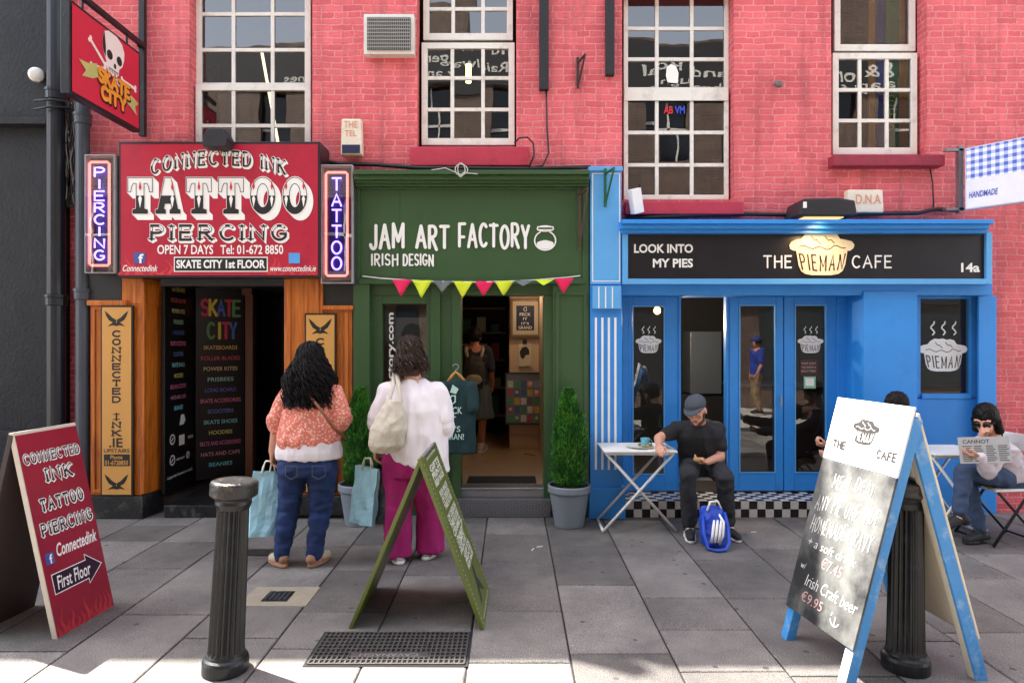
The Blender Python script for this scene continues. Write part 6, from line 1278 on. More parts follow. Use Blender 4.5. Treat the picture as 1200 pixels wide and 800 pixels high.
def face_extras(root, J, iris=(50, 36, 30), beard=None, brows=(36, 28, 26)):
    h = Vector(J['head']); M = J['M']; hp = lambda x, y, z: h+M@Vector((x, y, z))
    for s in (-1, 1):
        mb = MB(); c = hp(s*.031, .079, .008)
        V, F = solid([('e', c, (.0135, .0105, .0085), M)]); mb.add(V, F); o = mb.build('eye', mat('eye_white', (220, 214, 206), .25), root, smooth=True)
        mb = MB(); V, F = solid([('e', c+M@Vector((0, .0075, -.001)), (.0058, .004, .0058), M)]); mb.add(V, F); mb.build('iris', mat('iris_%d' % iris[0], iris, .2), o, smooth=True)
        mb = MB(); mb.tube([hp(s*.014, .0945, .029), hp(s*.03, .092, .034), hp(s*.048, .08, .03)], [.004, .0052, .003], 6); mb.build('eyebrow', mat('brow_%d' % brows[0], brows, .7), root, smooth=True)
    mb = MB(); mb.tube([hp(-.022, .085, -.061), hp(-.01, .0895, -.0595), hp(.01, .0895, -.0595), hp(.022, .085, -.061)], [.003, .005, .005, .003], 6); mb.build('mouth', mat('lips', (150, 84, 76), .5), root, smooth=True)
def strands(name, m, root, gens, r=.0065, n=4):
    mb = MB()
    for pts in gens: k = len(pts); mb.tube(pts, [r*(1-.55*(i/(k-1))**2) for i in range(k)], n, caps=False)
    return mb.build(name, m, root, smooth=True)
def shoe(name, an, toe, root, m, ms, h=.09, wd=.046):
    an = Vector(an); toe = Vector(toe); d = (toe-an); d.z = 0; d.normalize(); heel = an-d*.065
    T = Matrix.Rotation(math.atan2(d.y, d.x)-math.pi/2, 3, 'Z'); z0 = min(an.z, toe.z)
    base = Vector((0, 0, 0)); g0 = z0-.028 if False else 0
    o = blob(name, [('c', (heel.x, heel.y, .05), .042, (an.x, an.y, .06), .046), ('c', (an.x, an.y, .055), .046, (toe.x, toe.y, .034), .033), ('c', (an.x, an.y, .06), .044, (an.x, an.y, h), .046)], m, root, voxel=.006, smooth=3)
    blob('sole', [('c', (heel.x, heel.y, .014), .0135, (toe.x, toe.y, .014), .0135), ('l', [((an.x, an.y, .002), .05, .12, T), ((an.x, an.y, .026), .05, .12, T)]), ('l', [((*(an.lerp(toe, .62)).xy, .002), .046, .09, T), ((*(an.lerp(toe, .62)).xy, .026), .046, .09, T)])], ms, o, voxel=.006, smooth=2)
    return o
def fabric(name, rgb, **k): return mat(name, rgb, .85, k.pop('var', .1), k.pop('vs', 8), .1, 260, **k)

# ---------------------------------------------------------------- woman in the peach blouse and jeans (seen from behind)
Y1 = 4.70
def H(px, py, dy=0, Y=Y1): return Vector((X(px, Y), Y+dy, Z(py, Y)))
J = dict(M=rotm(-4, 4), head=H(364, 424), neck=H(364, 452), pelvis=H(361, 540), shL=H(339, 462), shR=H(391, 460), elL=H(326, 500, -.01), wrL=H(318, 529, .02), elR=H(400, 494, -.02), wrR=H(399, 484, .2),
         hdL=(0, .1, -1), hnL=(1, 0, 0), hdR=(-.6, .5, .4), hnR=(-1, 0, 0), hipL=H(345, 548), hipR=H(378, 548), knL=H(337, 600, .02), knR=H(374, 600, .03), anL=H(331, 650, -.02), anR=H(369, 649, -.02),
         toeL=(X(316, Y1), Y1+.07, .03), toeR=(X(372, Y1)+.03, Y1+.13, .03), hsL=-1, hsR=1)
J['anL'].z = .085; J['anR'].z = .085
w1 = blob('person', body_prims(J, 1.08), M_skin, None, voxel=.006, smooth=4)
tag(w1, 'woman with long curly black hair in peach blouse and blue jeans, seen from behind', 'person', 'people standing outside the shops')
m_jeans = mat('blue_denim', (24, 48, 96), .85, .28, 4.5, .3, 300, dirt=.5, dscale=3.0, dcol=(70, 104, 160))
def jeans_prims(J, k=1.0):
    P = [('l', [(J['pelvis']+Vector((0, .0, -.09)), .20*k, .15*k), (J['pelvis']+Vector((0, -.01, -.02)), .222*k, .165*k), (J['pelvis']+Vector((0, 0, .06)), .21*k, .15*k), (J['pelvis']+Vector((0, 0, .12)), .195*k, .14*k)])]
    for s in 'LR': P += [('c', J['hip'+s]+Vector((0, -.01, -.02)), .115*k, J['kn'+s], .077*k), ('c', J['kn'+s], .077*k, J['an'+s]+Vector((0, 0, .0)), .058*k), ('e', J['hip'+s]+Vector((0, -.055, .0)), (.105*k, .1*k, .105*k)), ('e', J['kn'+s].lerp(J['an'+s], .3)+Vector((0, -.02, 0)), (.071*k, .076*k, .12))]
    return P
jn = blob('jeans', jeans_prims(J, .93), m_jeans, w1, voxel=.008, smooth=5, fold=(.014, 7, 7, 13))
mb = MB()
for c in (350, 381):
    for a, b in (((c-7, 541), (c-7, 552)), ((c+7, 541), (c+7, 552)), ((c-7, 541), (c+7, 541)), ((c-7, 552), (c, 556)), ((c, 556), (c+7, 552))):
        q = [H(*a, -.176+abs(a[0]-364)*.0012), H(*b, -.176+abs(b[0]-364)*.0012)]; mb.tube(q, .0018, 5)
mb.build('pocket_stitching', mat('stitch_tan', (96, 92, 96), .8), jn)
blob('tee_shirt', [('l', [(H(362, 536), .232, .172), (H(362, 528), .236, .176), (H(362, 515), .22, .16)])], fabric('white_cotton', (226, 218, 222)), w1, voxel=.008, smooth=3, fold=(.01, 12, 12, 3))
m = fabric('peach_floral', (224, 138, 118)); n = m.node_tree; b = n.nodes['Principled BSDF']; tc = n.nodes.new('ShaderNodeTexCoord'); vo = n.nodes.new('ShaderNodeTexVoronoi'); vo.inputs['Scale'].default_value = 54; n.links.new(tc.outputs['Object'], vo.inputs['Vector'])
rp = n.nodes.new('ShaderNodeValToRGB'); rp.color_ramp.elements[0].position = .16; rp.color_ramp.elements[1].position = .52; rp.color_ramp.elements[1].color = (*s2l((212, 116, 98)), 1); rp.color_ramp.elements[0].color = (*s2l((236, 196, 178)), 1); n.links.new(vo.outputs['Distance'], rp.inputs[0]); n.links.new(rp.outputs[0], b.inputs['Base Color'])
Pb = [('l', [(H(361, 523), .212, .16), (H(361, 514), .228, .175), (H(362, 498), .205, .165), (H(363, 480), .19, .15), (H(364, 463), .185, .125), (H(364, 453), .16, .1), (H(364, 447), .09, .075)])]
Pb += [('c', J['shL'], .07, J['elL']+Vector((.0, 0, .05)), .07), ('c', J['elL']+Vector((0, 0, .06)), .07, J['elL']+Vector((0, 0, -.01)), .06), ('c', J['shR'], .07, J['elR']+Vector((0, 0, .04)), .07), ('c', J['elR'], .064, J['elR'].lerp(J['wrR'], .4), .06)]
blob('blouse', Pb, m, w1, voxel=.007, smooth=4, fold=(.015, 9, 9, 5))
mb = MB(); mb.tube([H(345, 452, -.1), H(372, 462, -.165), H(388, 480, -.2), H(399, 497, -.18), H(408, 512, -.06)], .011, 6); tag(mb.build('bag_strap', mat('tan_leather', (128, 76, 50), .5), smooth=True), 'thin brown bag strap across the back of the peach blouse', 'strap')
hd = J['head']; rnd = random.Random(21); gens = []
def lock(i, hd, M, a, el, L, w_, fr_, amp, drop, N_=28):
    """one curl: lies over the skull, then falls away from it"""
    ph = rnd.random()*6.28; pts = []; s_ = 0; ds = L/(N_-1); fall = 0; e = el; base = Vector((.08*math.cos(max(e, -.05))*math.cos(a), .1*math.cos(e)*math.sin(a), .018+.108*math.sin(e))); rr = rnd.uniform(1.04, 1.2)
    for k in range(N_):
        if e > -.05: loc = Vector((.08*math.cos(e)*math.cos(a), .1*math.cos(e)*math.sin(a), .018+.108*math.sin(e)))*1.0; e -= ds/.1; base = loc
        else: fall += ds
        out = Vector((math.cos(a), math.sin(a)*.75, 0)); f = min(1, fall/.2)
        q = hd+M@(base*rr+out*(w_*math.sin(f*1.57)))+Vector((0, 0, -fall*drop)); t = k/(N_-1); s_ += ds
        pts.append(q+M@Vector((math.cos(fr_*s_+ph), math.sin(fr_*s_+ph), .5*math.sin(fr_*s_+ph*2)))*amp*(.25+.75*min(1, t*3)))
    return pts
def hair_long(i):
    a = rnd.uniform(-3.35, .2) if rnd.random() < .86 else rnd.uniform(0, 6.28); el = rnd.uniform(-.05, 1.55)
    return lock(i, hd, J['M'], a, el, rnd.uniform(.33, .39)+max(0, el)*.09, rnd.uniform(.01, .105), rnd.uniform(50, 74), rnd.uniform(.010, .019), .95, 34)
hb = blob('hair', [('e', hd+Vector((0, -.012, .024)), (.086, .106, .106)), ('l', [(H(364, 462, -.09), .07, .03), (H(364, 450, -.09), .105, .055), (H(364, 436, -.05), .112, .075), (H(364, 420, -.03), .10, .09)])], M_hair, w1, voxel=.008, smooth=3)
strands('curls', M_hair, hb, [hair_long(i) for i in range(1050)], .0042)
for s, toe, an in (('L', J['toeL'], J['anL']), ('R', J['toeR'], J['anR'])):
    d = Vector(toe)-an; T = Matrix.Rotation(math.atan2(d.y, d.x)-math.pi/2, 3, 'Z'); mid = an.lerp(Vector(toe), .42)
    so_ = blob('shoe', [('l', [((mid.x, mid.y, .002), .045, .128, T), ((mid.x, mid.y, .024), .047, .13, T)]), ('c', an-Vector((0, 0, .035))-d*.25, .036, an-Vector((0, 0, .05))+d*.1, .034)], mat('tan_sole', (166, 122, 92), .7), w1, voxel=.006, smooth=2)
    t2 = Vector(toe); blob('strap', [('c', (an.x+d.x*.55, an.y+d.y*.55, .05), .038, (t2.x, t2.y, .036), .034)], mat('cream_leather', (214, 200, 170), .6, .15, 20), so_, voxel=.006, smooth=2)

def paper_bag(label, top, wd, hh, dp, yaw, m, mh, tilt=0, hang=.12, inner=None):
    top = Vector(top); t = thing('shopping_bag', label, 'bag', (top.x, top.y, top.z-hang-hh)); rnd = random.Random(int(wd*1000+hh*100)); mb = MB(); nx_, nz_ = 9, 12; V = []
    ring = [(-1, -1)]+[(-1+2*i/nx_, -1) for i in range(1, nx_)]+[(1, -1), (1.0, 0), (1, 1)]+[(1-2*i/nx_, 1) for i in range(1, nx_)]+[(-1, 1), (-1.0, 0)]
    k = len(ring)
    for j in range(nz_+1):
        z = j/nz_
        for (u, v) in ring:
            cr = noise.noise(Vector((u*2.3+wd*31, v*1.7, z*5.0)))*.020; fold = (.30 if abs(u) == 1 and v == 0 else 0)*min(1, z*1.3)
            V.append((u*(wd/2)*(1-fold*.6)+cr*.4, v*(dp/2)*(1-.72*z**1.2)+cr*(1 if abs(u) < 1 else .3), z*hh+cr*.2))
    F = [(j*k+i, j*k+(i+1) % k, (j+1)*k+(i+1) % k, (j+1)*k+i) for j in range(nz_) for i in range(k)]+[tuple(range(k))[::-1]]
    Rm = Matrix.Translation(t.location) @ Matrix.Rotation(R(yaw), 4, 'Z') @ Matrix.Translation((0, 0, hh)) @ Matrix.Rotation(R(tilt), 4, 'Y') @ Matrix.Translation((0, 0, -hh))
    mb.add([Rm@Vector(v) for v in V], F); mb.build('bag_body', m, t)
    for s in (-1, 1):
        mb = MB(); pts = [Rm@Vector((-wd*.22, s*dp*.12, hh-.03)), Rm@Vector((-wd*.18, s*dp*.1, hh+.03)), top+Vector((-.02, s*.008, .005)), top+Vector((.02, s*.008, .005)), Rm@Vector((wd*.18, s*dp*.1, hh+.03)), Rm@Vector((wd*.22, s*dp*.12, hh-.03))]
        mb.tube(pts, .006, 6); mb.build('handle', mh, t, smooth=True)
    return t
M_pb = mat('paper_sky_blue', (172, 224, 240), .55, .06, 5, .15, 20); M_hw = mat('handle_white', (230, 226, 216), .6)
paper_bag('pale blue paper shopping bag held by the woman in the peach blouse', J['wrL']+Vector((-.035, .02, -.08)), .215, .46, .10, 28, M_pb, M_hw, 4, .07)
paper_bag('white paper bag edge behind the first blue bag of the long haired woman', J['wrL']+Vector((.0, .05, -.08)), .20, .38, .06, 28, M_signwhite, M_hw, 6, .10)

# ---------------------------------------------------------------- woman in the white tunic and fuchsia trousers
Y2 = 4.80
def G(px, py, dy=0): return H(px, py, dy, Y2)
J = dict(M=rotm(6, 2, -3), head=G(481, 416), neck=G(484, 446), pelvis=G(484, 540), shL=G(456, 460), shR=G(512, 460), elL=G(443, 498, -.01), wrL=G(439, 525, .03), elR=G(520, 498, -.02), wrR=G(519, 512, .14),
         hdL=(0, .1, -1), hnL=(1, 0, 0), hdR=(-.4, .8, -.1), hnR=(-1, 0, 0), hipL=G(468, 546), hipR=G(499, 546), knL=G(466, 600, .0), knR=G(500, 598, .08), anL=G(466, 648, 0), anR=G(502, 645, .10), toeL=(X(458, Y2), Y2+.13, .03), toeR=(X(508, Y2), Y2+.24, .03), hsL=-1, hsR=1)
J['anL'].z = .085; J['anR'].z = .085
w2 = blob('person', body_prims(J, 1.12), M_skin, None, voxel=.006, smooth=4); tag(w2, 'woman with short curly hair in white tunic and fuchsia trousers, seen from behind', 'person', 'people standing outside the shops')
P = [('l', [(J['pelvis']+Vector((0, 0, -.1)), .2, .16), (J['pelvis'], .225, .175), (J['pelvis']+Vector((0, 0, .08)), .21, .16)])]
for s in 'LR': P += [('c', J['hip'+s]+Vector((0, 0, -.02)), .122, J['kn'+s], .09), ('l', [(J['kn'+s]+Vector((0, 0, .05)), .09, .10), (J['an'+s]+Vector((0, 0, .2)), .09, .105), (J['an'+s]+Vector((0, 0, .0)), .1, .115), (J['an'+s]+Vector((0, 0, -.035)), .103, .118)])]
blob('trousers', P, fabric('fuchsia_linen', (158, 20, 98), var=.12), w2, voxel=.008, smooth=5, fold=(.022, 11, 11, 2.6))
P = [('l', [(G(489, 540), .235, .18), (G(487, 528), .24, .19), (G(486, 505), .235, .19), (G(485, 480), .228, .175), (G(484, 464), .215, .14), (G(484, 453), .17, .105), (G(484, 445), .085, .075)]),
     ('c', J['shL'], .078, J['elL']+Vector((.01, 0, .06)), .078), ('c', J['elL']+Vector((.01, 0, .06)), .078, J['elL']+Vector((0, 0, .02)), .068), ('c', J['shR'], .078, J['elR']+Vector((-.01, 0, .05)), .078), ('c', J['elR'], .07, J['elR'].lerp(J['wrR'], .2), .068)]
def hem(me):
    for v in me.vertices:
        t = max(0, min(1, (.95-v.co.z)/.18)); v.co.z -= t*(v.co.x-J['pelvis'].x)*.28
blob('tunic', P, fabric('white_linen', (238, 230, 232), var=.03), w2, voxel=.007, smooth=4, fold=(.026, 8, 8, 3.2), post=hem)
hd = J['head']; rnd = random.Random(9)
def hair_short(i):
    a = rnd.uniform(0, 6.28); el = rnd.uniform(-.3, 1.55)
    if math.sin(a) > .5 and el < .5: a = -a
    return lock(i, hd, J['M'], a, el, rnd.uniform(.08, .15)+max(0, el)*.08, rnd.uniform(.0, .06), rnd.uniform(70, 100), .0115, .9, 22)
hb = blob('hair', [('e', hd+Vector((0, -.01, .022)), (.088, .106, .106)), ('l', [(G(481, 440, -.05), .07, .05), (G(481, 428, -.03), .095, .085), (G(481, 414, -.02), .1, .1)])], M_hair2, w2, voxel=.008, smooth=3)
g_ = [hair_short(i) for i in range(1000)]; strands('curls', M_hair2, hb, g_[:640], .0038); strands('grey_curls', mat('grey_hair', (110, 98, 90), .4, .2, 20), hb, g_[640:700], .0034); strands('dark_curls', M_hair3, hb, g_[700:], .0038)
for s in 'LR': shoe('shoe', J['an'+s], J['toe'+s], w2, mat('shoe_pale', (206, 200, 190), .6, .1, 9), mat('sole_white', (226, 224, 218), .6))
mb = MB(); q = J['wrL']; mb.tube([q+Vector((.03*math.cos(i*.52), .03*math.sin(i*.52), .015)) for i in range(12)], .004, 6, closed=True); mb.build('bracelet', mat('bracelet_gold', (190, 150, 80), .3, metal=.8), w2, smooth=True)
# her bags
paper_bag('pale blue paper shopping bag held beside the black one by the woman in fuchsia', J['wrL']+Vector((-.055, -.02, -.08)), .2, .42, .09, -24, M_pb, M_hw, 5, .06)
paper_bag('black paper shopping bag held beside the fuchsia trousers', J['wrL']+Vector((.055, -.01, -.08)), .2, .40, .09, -35, mat('paper_black', (30, 32, 36), .5, .1, 5, .15, 20), mat('handle_black', (24, 24, 26), .6), 4, .07)
hbag = thing('handbag', 'slouchy cream handbag on the shoulder of the woman in the white tunic', 'bag', G(462, 524, -.2))
M_hbag = mat('cream_canvas', (206, 196, 178), .75, .16, 14, .4, 120, dirt=.5, dscale=16, dcol=(150, 138, 124))
blob('bag_body', [('l', [(G(457, 524, -.2), .085, .05), (G(459, 516, -.21), .125, .075), (G(462, 498, -.215), .13, .075), (G(466, 478, -.205), .09, .05), (G(468, 466, -.2), .05, .03)])], M_hbag, hbag, voxel=.007, smooth=4, fold=(.010, 14, 14, 9))
mb = MB(); mb.tube([G(475, 478, -.2), G(475, 464, -.2), G(471, 448, -.15), G(466, 438, -.04), G(461, 440, .08)], .016, 8); mb.tube([G(457, 486, -.21), G(462, 468, -.21), G(466, 450, -.165), G(462, 440, -.04)], .013, 8); mb.build('strap', M_hbag, hbag, smooth=True)

# ---------------------------------------------------------------- seated man in the grey cap
Ym = 5.68
def K(px, py, Y=Ym): return Vector((X(px, Y), Y, Z(py, Y)))
J = dict(M=rotm(180-32, 22, 6), head=K(816, 481, 5.48), neck=K(820, 497, 5.62), pelvis=Vector((X(820, 5.74), 5.74, .535)), shR=K(793, 503, 5.66), shL=K(840, 503, 5.68), elR=K(772, 523, 5.56), wrR=K(772, 524, 5.46), elL=K(844, 535, 5.60), wrL=K(829, 541, 5.42),
         hdR=(-.1, -.7, -.15), hnR=(.2, 0, -1), hdL=(-1, -.25, .1), hnL=(0, -.2, .9), hipR=Vector((X(810, 5.72), 5.70, .53)), hipL=Vector((X(833, 5.72), 5.70, .53)), knR=K(806, 556, 5.3), knL=K(849, 559, 5.32), anR=K(808, 612, 5.37), anL=K(853, 612, 5.39), curl=38, hsR=1, hsL=-1)
J['wrR'].z = .745; J['elR'].z = max(J['elR'].z, .79); J['anR'].z = .09; J['anL'].z = .09
J['toeR'] = J['anR']+Vector((-.03, -.15, -.06)); J['toeL'] = J['anL']+Vector((.03, -.15, -.06))
mn = blob('person', body_prims(J, .98), M_skin, None, voxel=.0055, smooth=3); tag(mn, 'seated young man in dark grey cap, black t-shirt and black trousers eating at a table', 'person')
face_extras(mn, J)
h = J['head']; M = J['M']; hp = lambda x, y, z: h+M@Vector((x, y, z))
blob('beard', [('c', hp(-.05, .03, -.075), .018, hp(-.025, .068, -.094), .018), ('c', hp(-.025, .068, -.094), .018, hp(.025, .068, -.094), .018), ('c', hp(.025, .068, -.094), .018, hp(.05, .03, -.075), .018), ('c', hp(-.062, .015, -.02), .012, hp(-.05, .03, -.075), .015), ('c', hp(.062, .015, -.02), .012, hp(.05, .03, -.075), .015)], mat('stubble', (84, 58, 48), .8, .2, 60), mn, voxel=.005, smooth=3)
blob('hair', [('e', hp(0, -.03, .0), (.082, .08, .075), M)], M_hair3, mn, voxel=.006, smooth=2, fold=(.006, 60, 60, 60))
M_cap = fabric('cap_charcoal', (70, 74, 82), var=.08)
cp_ = blob('cap', [('e', hp(0, -.012, .062), (.088, .106, .076), M), ('l', [(hp(0, -.012, .048), .09, .108, M), (hp(0, -.012, .08), .086, .104, M)])], M_cap, mn, voxel=.006, smooth=3)
mb = MB(); n_ = 14; V = []
for k in range(n_+1):
    a = R(20+140*k/n_)
    for rr in (.0, 1.0): V += [hp(.088*math.cos(a), .10*math.sin(a)+rr*.072*math.sin(a), .05-rr*.018*math.sin(a)+dz) for dz in (0, .006)]
mb.add(V, [(4*k+a, 4*k+4+a, 4*k+4+b, 4*k+b) for k in range(n_) for a, b in ((0, 2), (2, 3), (3, 1), (1, 0))]); mb.build('brim', M_cap, cp_, smooth=True)
M_bt = fabric('black_cotton', (26, 27, 30), var=.15)
P = [('l', [(J['pelvis']+Vector((0, 0, -.06)), .175, .135), (J['pelvis']+Vector((0, -.01, .04)), .19, .145), (J['pelvis'].lerp(J['neck'], .45), .182, .135), (J['pelvis'].lerp(J['neck'], .72), .205, .14), (J['pelvis'].lerp(J['neck'], .9), .18, .115), (J['pelvis'].lerp(J['neck'], 1.0)+Vector((0, 0, .005)), .09, .082)]),
     ('c', J['shR'], .068, J['shR'].lerp(J['elR'], .62), .06), ('c', J['shL'], .070, J['shL'].lerp(J['elL'], .62), .064), ('c', J['shR'], .068, J['neck']-Vector((0,0,.03)), .075), ('c', J['shL'], .07, J['neck']-Vector((0,0,.03)), .075)]
blob('t_shirt', P, M_bt, mn, voxel=.007, smooth=4, fold=(.016, 8, 8, 6))
P = [('l', [(J['pelvis']+Vector((0, 0, -.1)), .17, .16), (J['pelvis']+Vector((0, 0, .03)), .175, .14)])]
for s in 'LR': P += [('c', J['hip'+s], .096, J['kn'+s], .07), ('c', J['kn'+s], .07, J['an'+s]+Vector((0, 0, .03)), .056)]
blob('trousers', P, fabric('black_trousers', (34, 34, 38), var=.15), mn, voxel=.007, smooth=4, fold=(.014, 9, 9, 9))
for s in 'LR':
    o = shoe('shoe', J['an'+s], J['toe'+s], mn, mat('black_canvas', (26, 27, 32), .7), mat('sole_white', (226, 224, 218)), .13)
    a, t_ = J['an'+s], J['toe'+s]; d = (t_-a).normalized(); mb = MB()
    for k in range(3):
        c = a.lerp(t_, .25+.17*k); zz = .082-.014*k; mb.tube([Vector((c.x-.043, c.y+.012, zz-.03)), Vector((c.x-.02, c.y-.012, zz+.006)), Vector((c.x+.02, c.y-.012, zz+.006)), Vector((c.x+.043, c.y+.012, zz-.03))], .0055, 6)
    mb.build('lace', M_signwhite, o, smooth=True)
mb = MB(); c = J['wrL']+Vector((-.085, -.045, .03)); mb.box(c.x-.04, c.x+.045, c.y-.03, c.y+.03, c.z-.012, c.z+.012); sw_ = mb.build('sandwich', mat('bread', (196, 156, 96), .9, .2, 30, .5, 150), None, bevel=.005); tag(sw_, 'half eaten sandwich in the seated man\'s left hand', 'food')
mb = MB(); c = J['wrR']+Vector((.02, -.06, .0)); mb.tube([c+Vector((.0, .03, .015)), c+Vector((.06, -.03, .0)), c+Vector((.09, -.05, -.012))], [.004, .004, .007], 6); tag(mb.build('fork', M_metal, smooth=True), 'metal fork in the seated man\'s right hand above the plate', 'fork')
# blue sports bag at his feet
sb = thing('sports_bag', 'blue sports bag with three white stripes on the ground between the man\'s feet', 'bag', (X(836, 5.2), 5.2, 0))
sbx = X(836, 5.17); M_sb = mat('bag_royal_blue', (26, 70, 184), .5, .1, 6, .15, 90)
blob('bag_body', [('l', [((sbx, 5.17, .004), .095, .08), ((sbx, 5.17, .03), .103, .092), ((sbx, 5.18, .16), .10, .08), ((sbx-.005, 5.19, .27), .093, .045), ((sbx-.005, 5.195, .30), .08, .02)])], M_sb, sb, voxel=.007, smooth=3, fold=(.014, 9, 9, 9))
for i in range(3): mb = MB(); x = sbx-.05+i*.028; mb.tube([(x, 5.066, .05), (x+.012, 5.068, .11), (x+.026, 5.092, .17), (x+.04, 5.12, .21)], [.011, .011, .011, .008], 6); mb.build('stripe', M_signwhite, sb, smooth=True)
mb = MB(); mb.tube([(sbx-.09, 5.15, .24), (sbx-.105, 5.08, .12), (sbx-.09, 5.02, .018), (sbx-.03, 4.98, .012), (sbx+.04, 5.0, .014), (sbx+.085, 5.04, .05), (sbx+.095, 5.10, .16), (sbx+.085, 5.16, .26)], .013, 8); mb.build('strap', M_sb, sb, smooth=True)
mb = MB(); mb.tube([(sbx+.02, 5.085, .03), (sbx+.045, 5.075, .1), (sbx+.06, 5.1, .2), (sbx+.03, 5.16, .26)], .010, 6); mb.tube([(sbx-.06, 5.14, .28), (sbx-.03, 5.15, .35), (sbx+.03, 5.16, .35), (sbx+.06, 5.17, .29)], .009, 6); mb.build('handle', M_signwhite, sb, smooth=True)

# ---------------------------------------------------------------- seated woman reading at the right
Yr = 5.25
def Q(px, py, Y=Yr): return Vector((X(px, Y), Y, Z(py, Y)))
J = dict(M=rotm(128, 24), head=Q(1155, 492, 5.22), neck=Q(1166, 515, 5.27), pelvis=Vector((X(1178, 5.3), 5.3, .53)), shR=Q(1150, 524, 5.42), shL=Q(1172, 524, 5.10), elR=Q(1140, 546, 5.32), wrR=Q(1147, 517, 5.16), elL=Q(1158, 552, 5.02), wrL=Q(1148, 535, 4.98),
         hdR=(.2, -.2, 1), hnR=(.8, -.3, .1), hdL=(-1, .1, .1), hnL=(0, .3, 1), hipR=Vector((X(1172, 5.38), 5.38, .53)), hipL=Vector((X(1176, 5.2), 5.20, .53)), knR=Q(1132, 562, 5.30), knL=Q(1130, 552, 5.12), anR=Q(1148, 618, 5.24), anL=Q(1124, 603, 5.08), hsR=1, hsL=-1)
J['anR'].z = .09; J['toeR'] = J['anR']+Vector((-.14, -.05, -.06)); J['toeL'] = J['anL']+Vector((-.12, -.03, -.08)); 
wr_ = blob('person', body_prims(J, .92), M_skin, None, voxel=.0055, smooth=3); tag(wr_, 'dark haired woman in sunglasses and jeans reading a newspaper at the right edge', 'person'); face_extras(wr_, J)
h = J['head']; M = J['M']; hp = lambda x, y, z: h+M@Vector((x, y, z))
hb = blob('hair', [('e', hp(0, -.02, .03), (.088, .103, .105), M), ('c', hp(0, -.07, -.02), .075, hp(0, -.1, -.14), .06), ('c', hp(-.07, -.01, .0), .03, hp(-.075, -.02, -.1), .03), ('c', hp(.07, -.01, .0), .03, hp(.075, -.02, -.1), .03)], M_hair, wr_, voxel=.007, smooth=3, fold=(.01, 60, 60, 14))
mb = MB()
for s in (-1, 1): mb.tube([hp(s*.033+.024*math.cos(a*.52), .098, .005+.018*math.sin(a*.52)) for a in range(12)], .004, 6, closed=True); mb.tube([hp(s*.056, .095, .008), hp(s*.08, .0, .008)], .003, 6)
V, F = solid([('e', hp(s*.033, .096, .005), (.024, .003, .018), M) for s in (-1, 1)]); mb.add(V, F); mb.build('sunglasses', mat('dark_lens', (24, 20, 22), .15), wr_, smooth=True)
P = [('l', [(J['pelvis']+Vector((0, 0, -.03)), .15, .17), (J['pelvis'].lerp(J['neck'], .5), .14, .16), (J['pelvis'].lerp(J['neck'], .8), .13, .17), (J['neck']-Vector((0, 0, .01)), .075, .08)]), ('c', J['shR'], .066, J['elR'], .056), ('c', J['elR'], .056, J['wrR'], .042), ('c', J['shL'], .066, J['elL'], .056), ('c', J['elL'], .056, J['wrL'], .042)]
blob('jumper', P, fabric('pale_lilac_wool', (206, 196, 202)), wr_, voxel=.007, smooth=4, fold=(.014, 10, 10, 10))
P = [('l', [(J['pelvis']+Vector((0, 0, -.1)), .15, .16), (J['pelvis']+Vector((0, 0, .03)), .15, .16)])]
for s in 'LR': P += [('c', J['hip'+s], .088, J['kn'+s], .066), ('c', J['kn'+s], .066, J['an'+s]+Vector((0, 0, .04)), .048)]
blob('jeans', P, mat('slate_denim', (56, 74, 104), .85, .2, 5, .3, 300), wr_, voxel=.007, smooth=4, fold=(.012, 10, 10, 10))
shoe('shoe', J['anR'], J['toeR'], wr_, mat('black_canvas', (26, 27, 32)), mat('sole_black', (30, 30, 32), .6))
a = J['anL']; t_ = J['toeL']; blob('shoe', [('c', a+Vector((.04, 0, -.04)), .045, a, .045), ('c', a+Vector((0, 0, -.03)), .044, t_, .032)], mat('black_canvas', (26, 27, 32)), wr_, voxel=.006, smooth=3)
np_ = thing('newspaper', 'folded grey newspaper held up by the woman in sunglasses', 'newspaper', Q(1145, 540, 5.0)); nf = Frame(Q(1126, 543, 4.97), (.99, -.14, .05), (.05, .25, .97)); mb = MB()
NW, NH = .36, .20; mb.fbox(nf, 0, NW, 0, NH, -.006, 0); mb.build('sheet', mat('newsprint', (168, 166, 164), .9, .1, 12), np_); mb = MB(); text(mb, nf, 'CANNOT', .03, .22, .15, .18, .001, .02); rnd = random.Random(5)
for c in range(4):
    for r_ in range(9): mb.fbox(nf, .02+c*.085, .02+c*.085+rnd.uniform(.05, .074), .015+r_*.014, .021+r_*.014, .0005, .001)
mb.build('print', mat('news_ink', (70, 70, 72), .9), np_)

# ---------------------------------------------------------------- customer hidden by the chalkboard, shopper inside, passer-by across the street
J = dict(M=rotm(110, 24), head=K(1051, 477, 5.58), neck=K(1056, 500, 5.62), pelvis=Vector((X(1062, 5.62), 5.62, .53)), shR=K(1048, 508, 5.78), shL=K(1046, 508, 5.46), elR=K(1006, 530, 5.70), wrR=K(975, 535, 5.55), elL=K(1006, 530, 5.44), wrL=K(970, 523, 5.42), hdL=(-.9, 0, .25), hnL=(0, .3, 1), hdR=(-.9, -.2, 0), hnR=(0, -.3, 1),
         hipR=Vector((X(1055, 5.7), 5.70, .53)), hipL=Vector((X(1055, 5.54), 5.54, .53)), knR=K(1002, 560, 5.72), knL=K(1000, 560, 5.5), anR=Vector((X(1005, 5.7), 5.7, .09)), anL=Vector((X(1003, 5.5), 5.5, .09)), toeR=(X(1005, 5.7)-.15, 5.7, .03), toeL=(X(1003, 5.5)-.15, 5.5, .03), curl=70, hsR=1, hsL=-1)
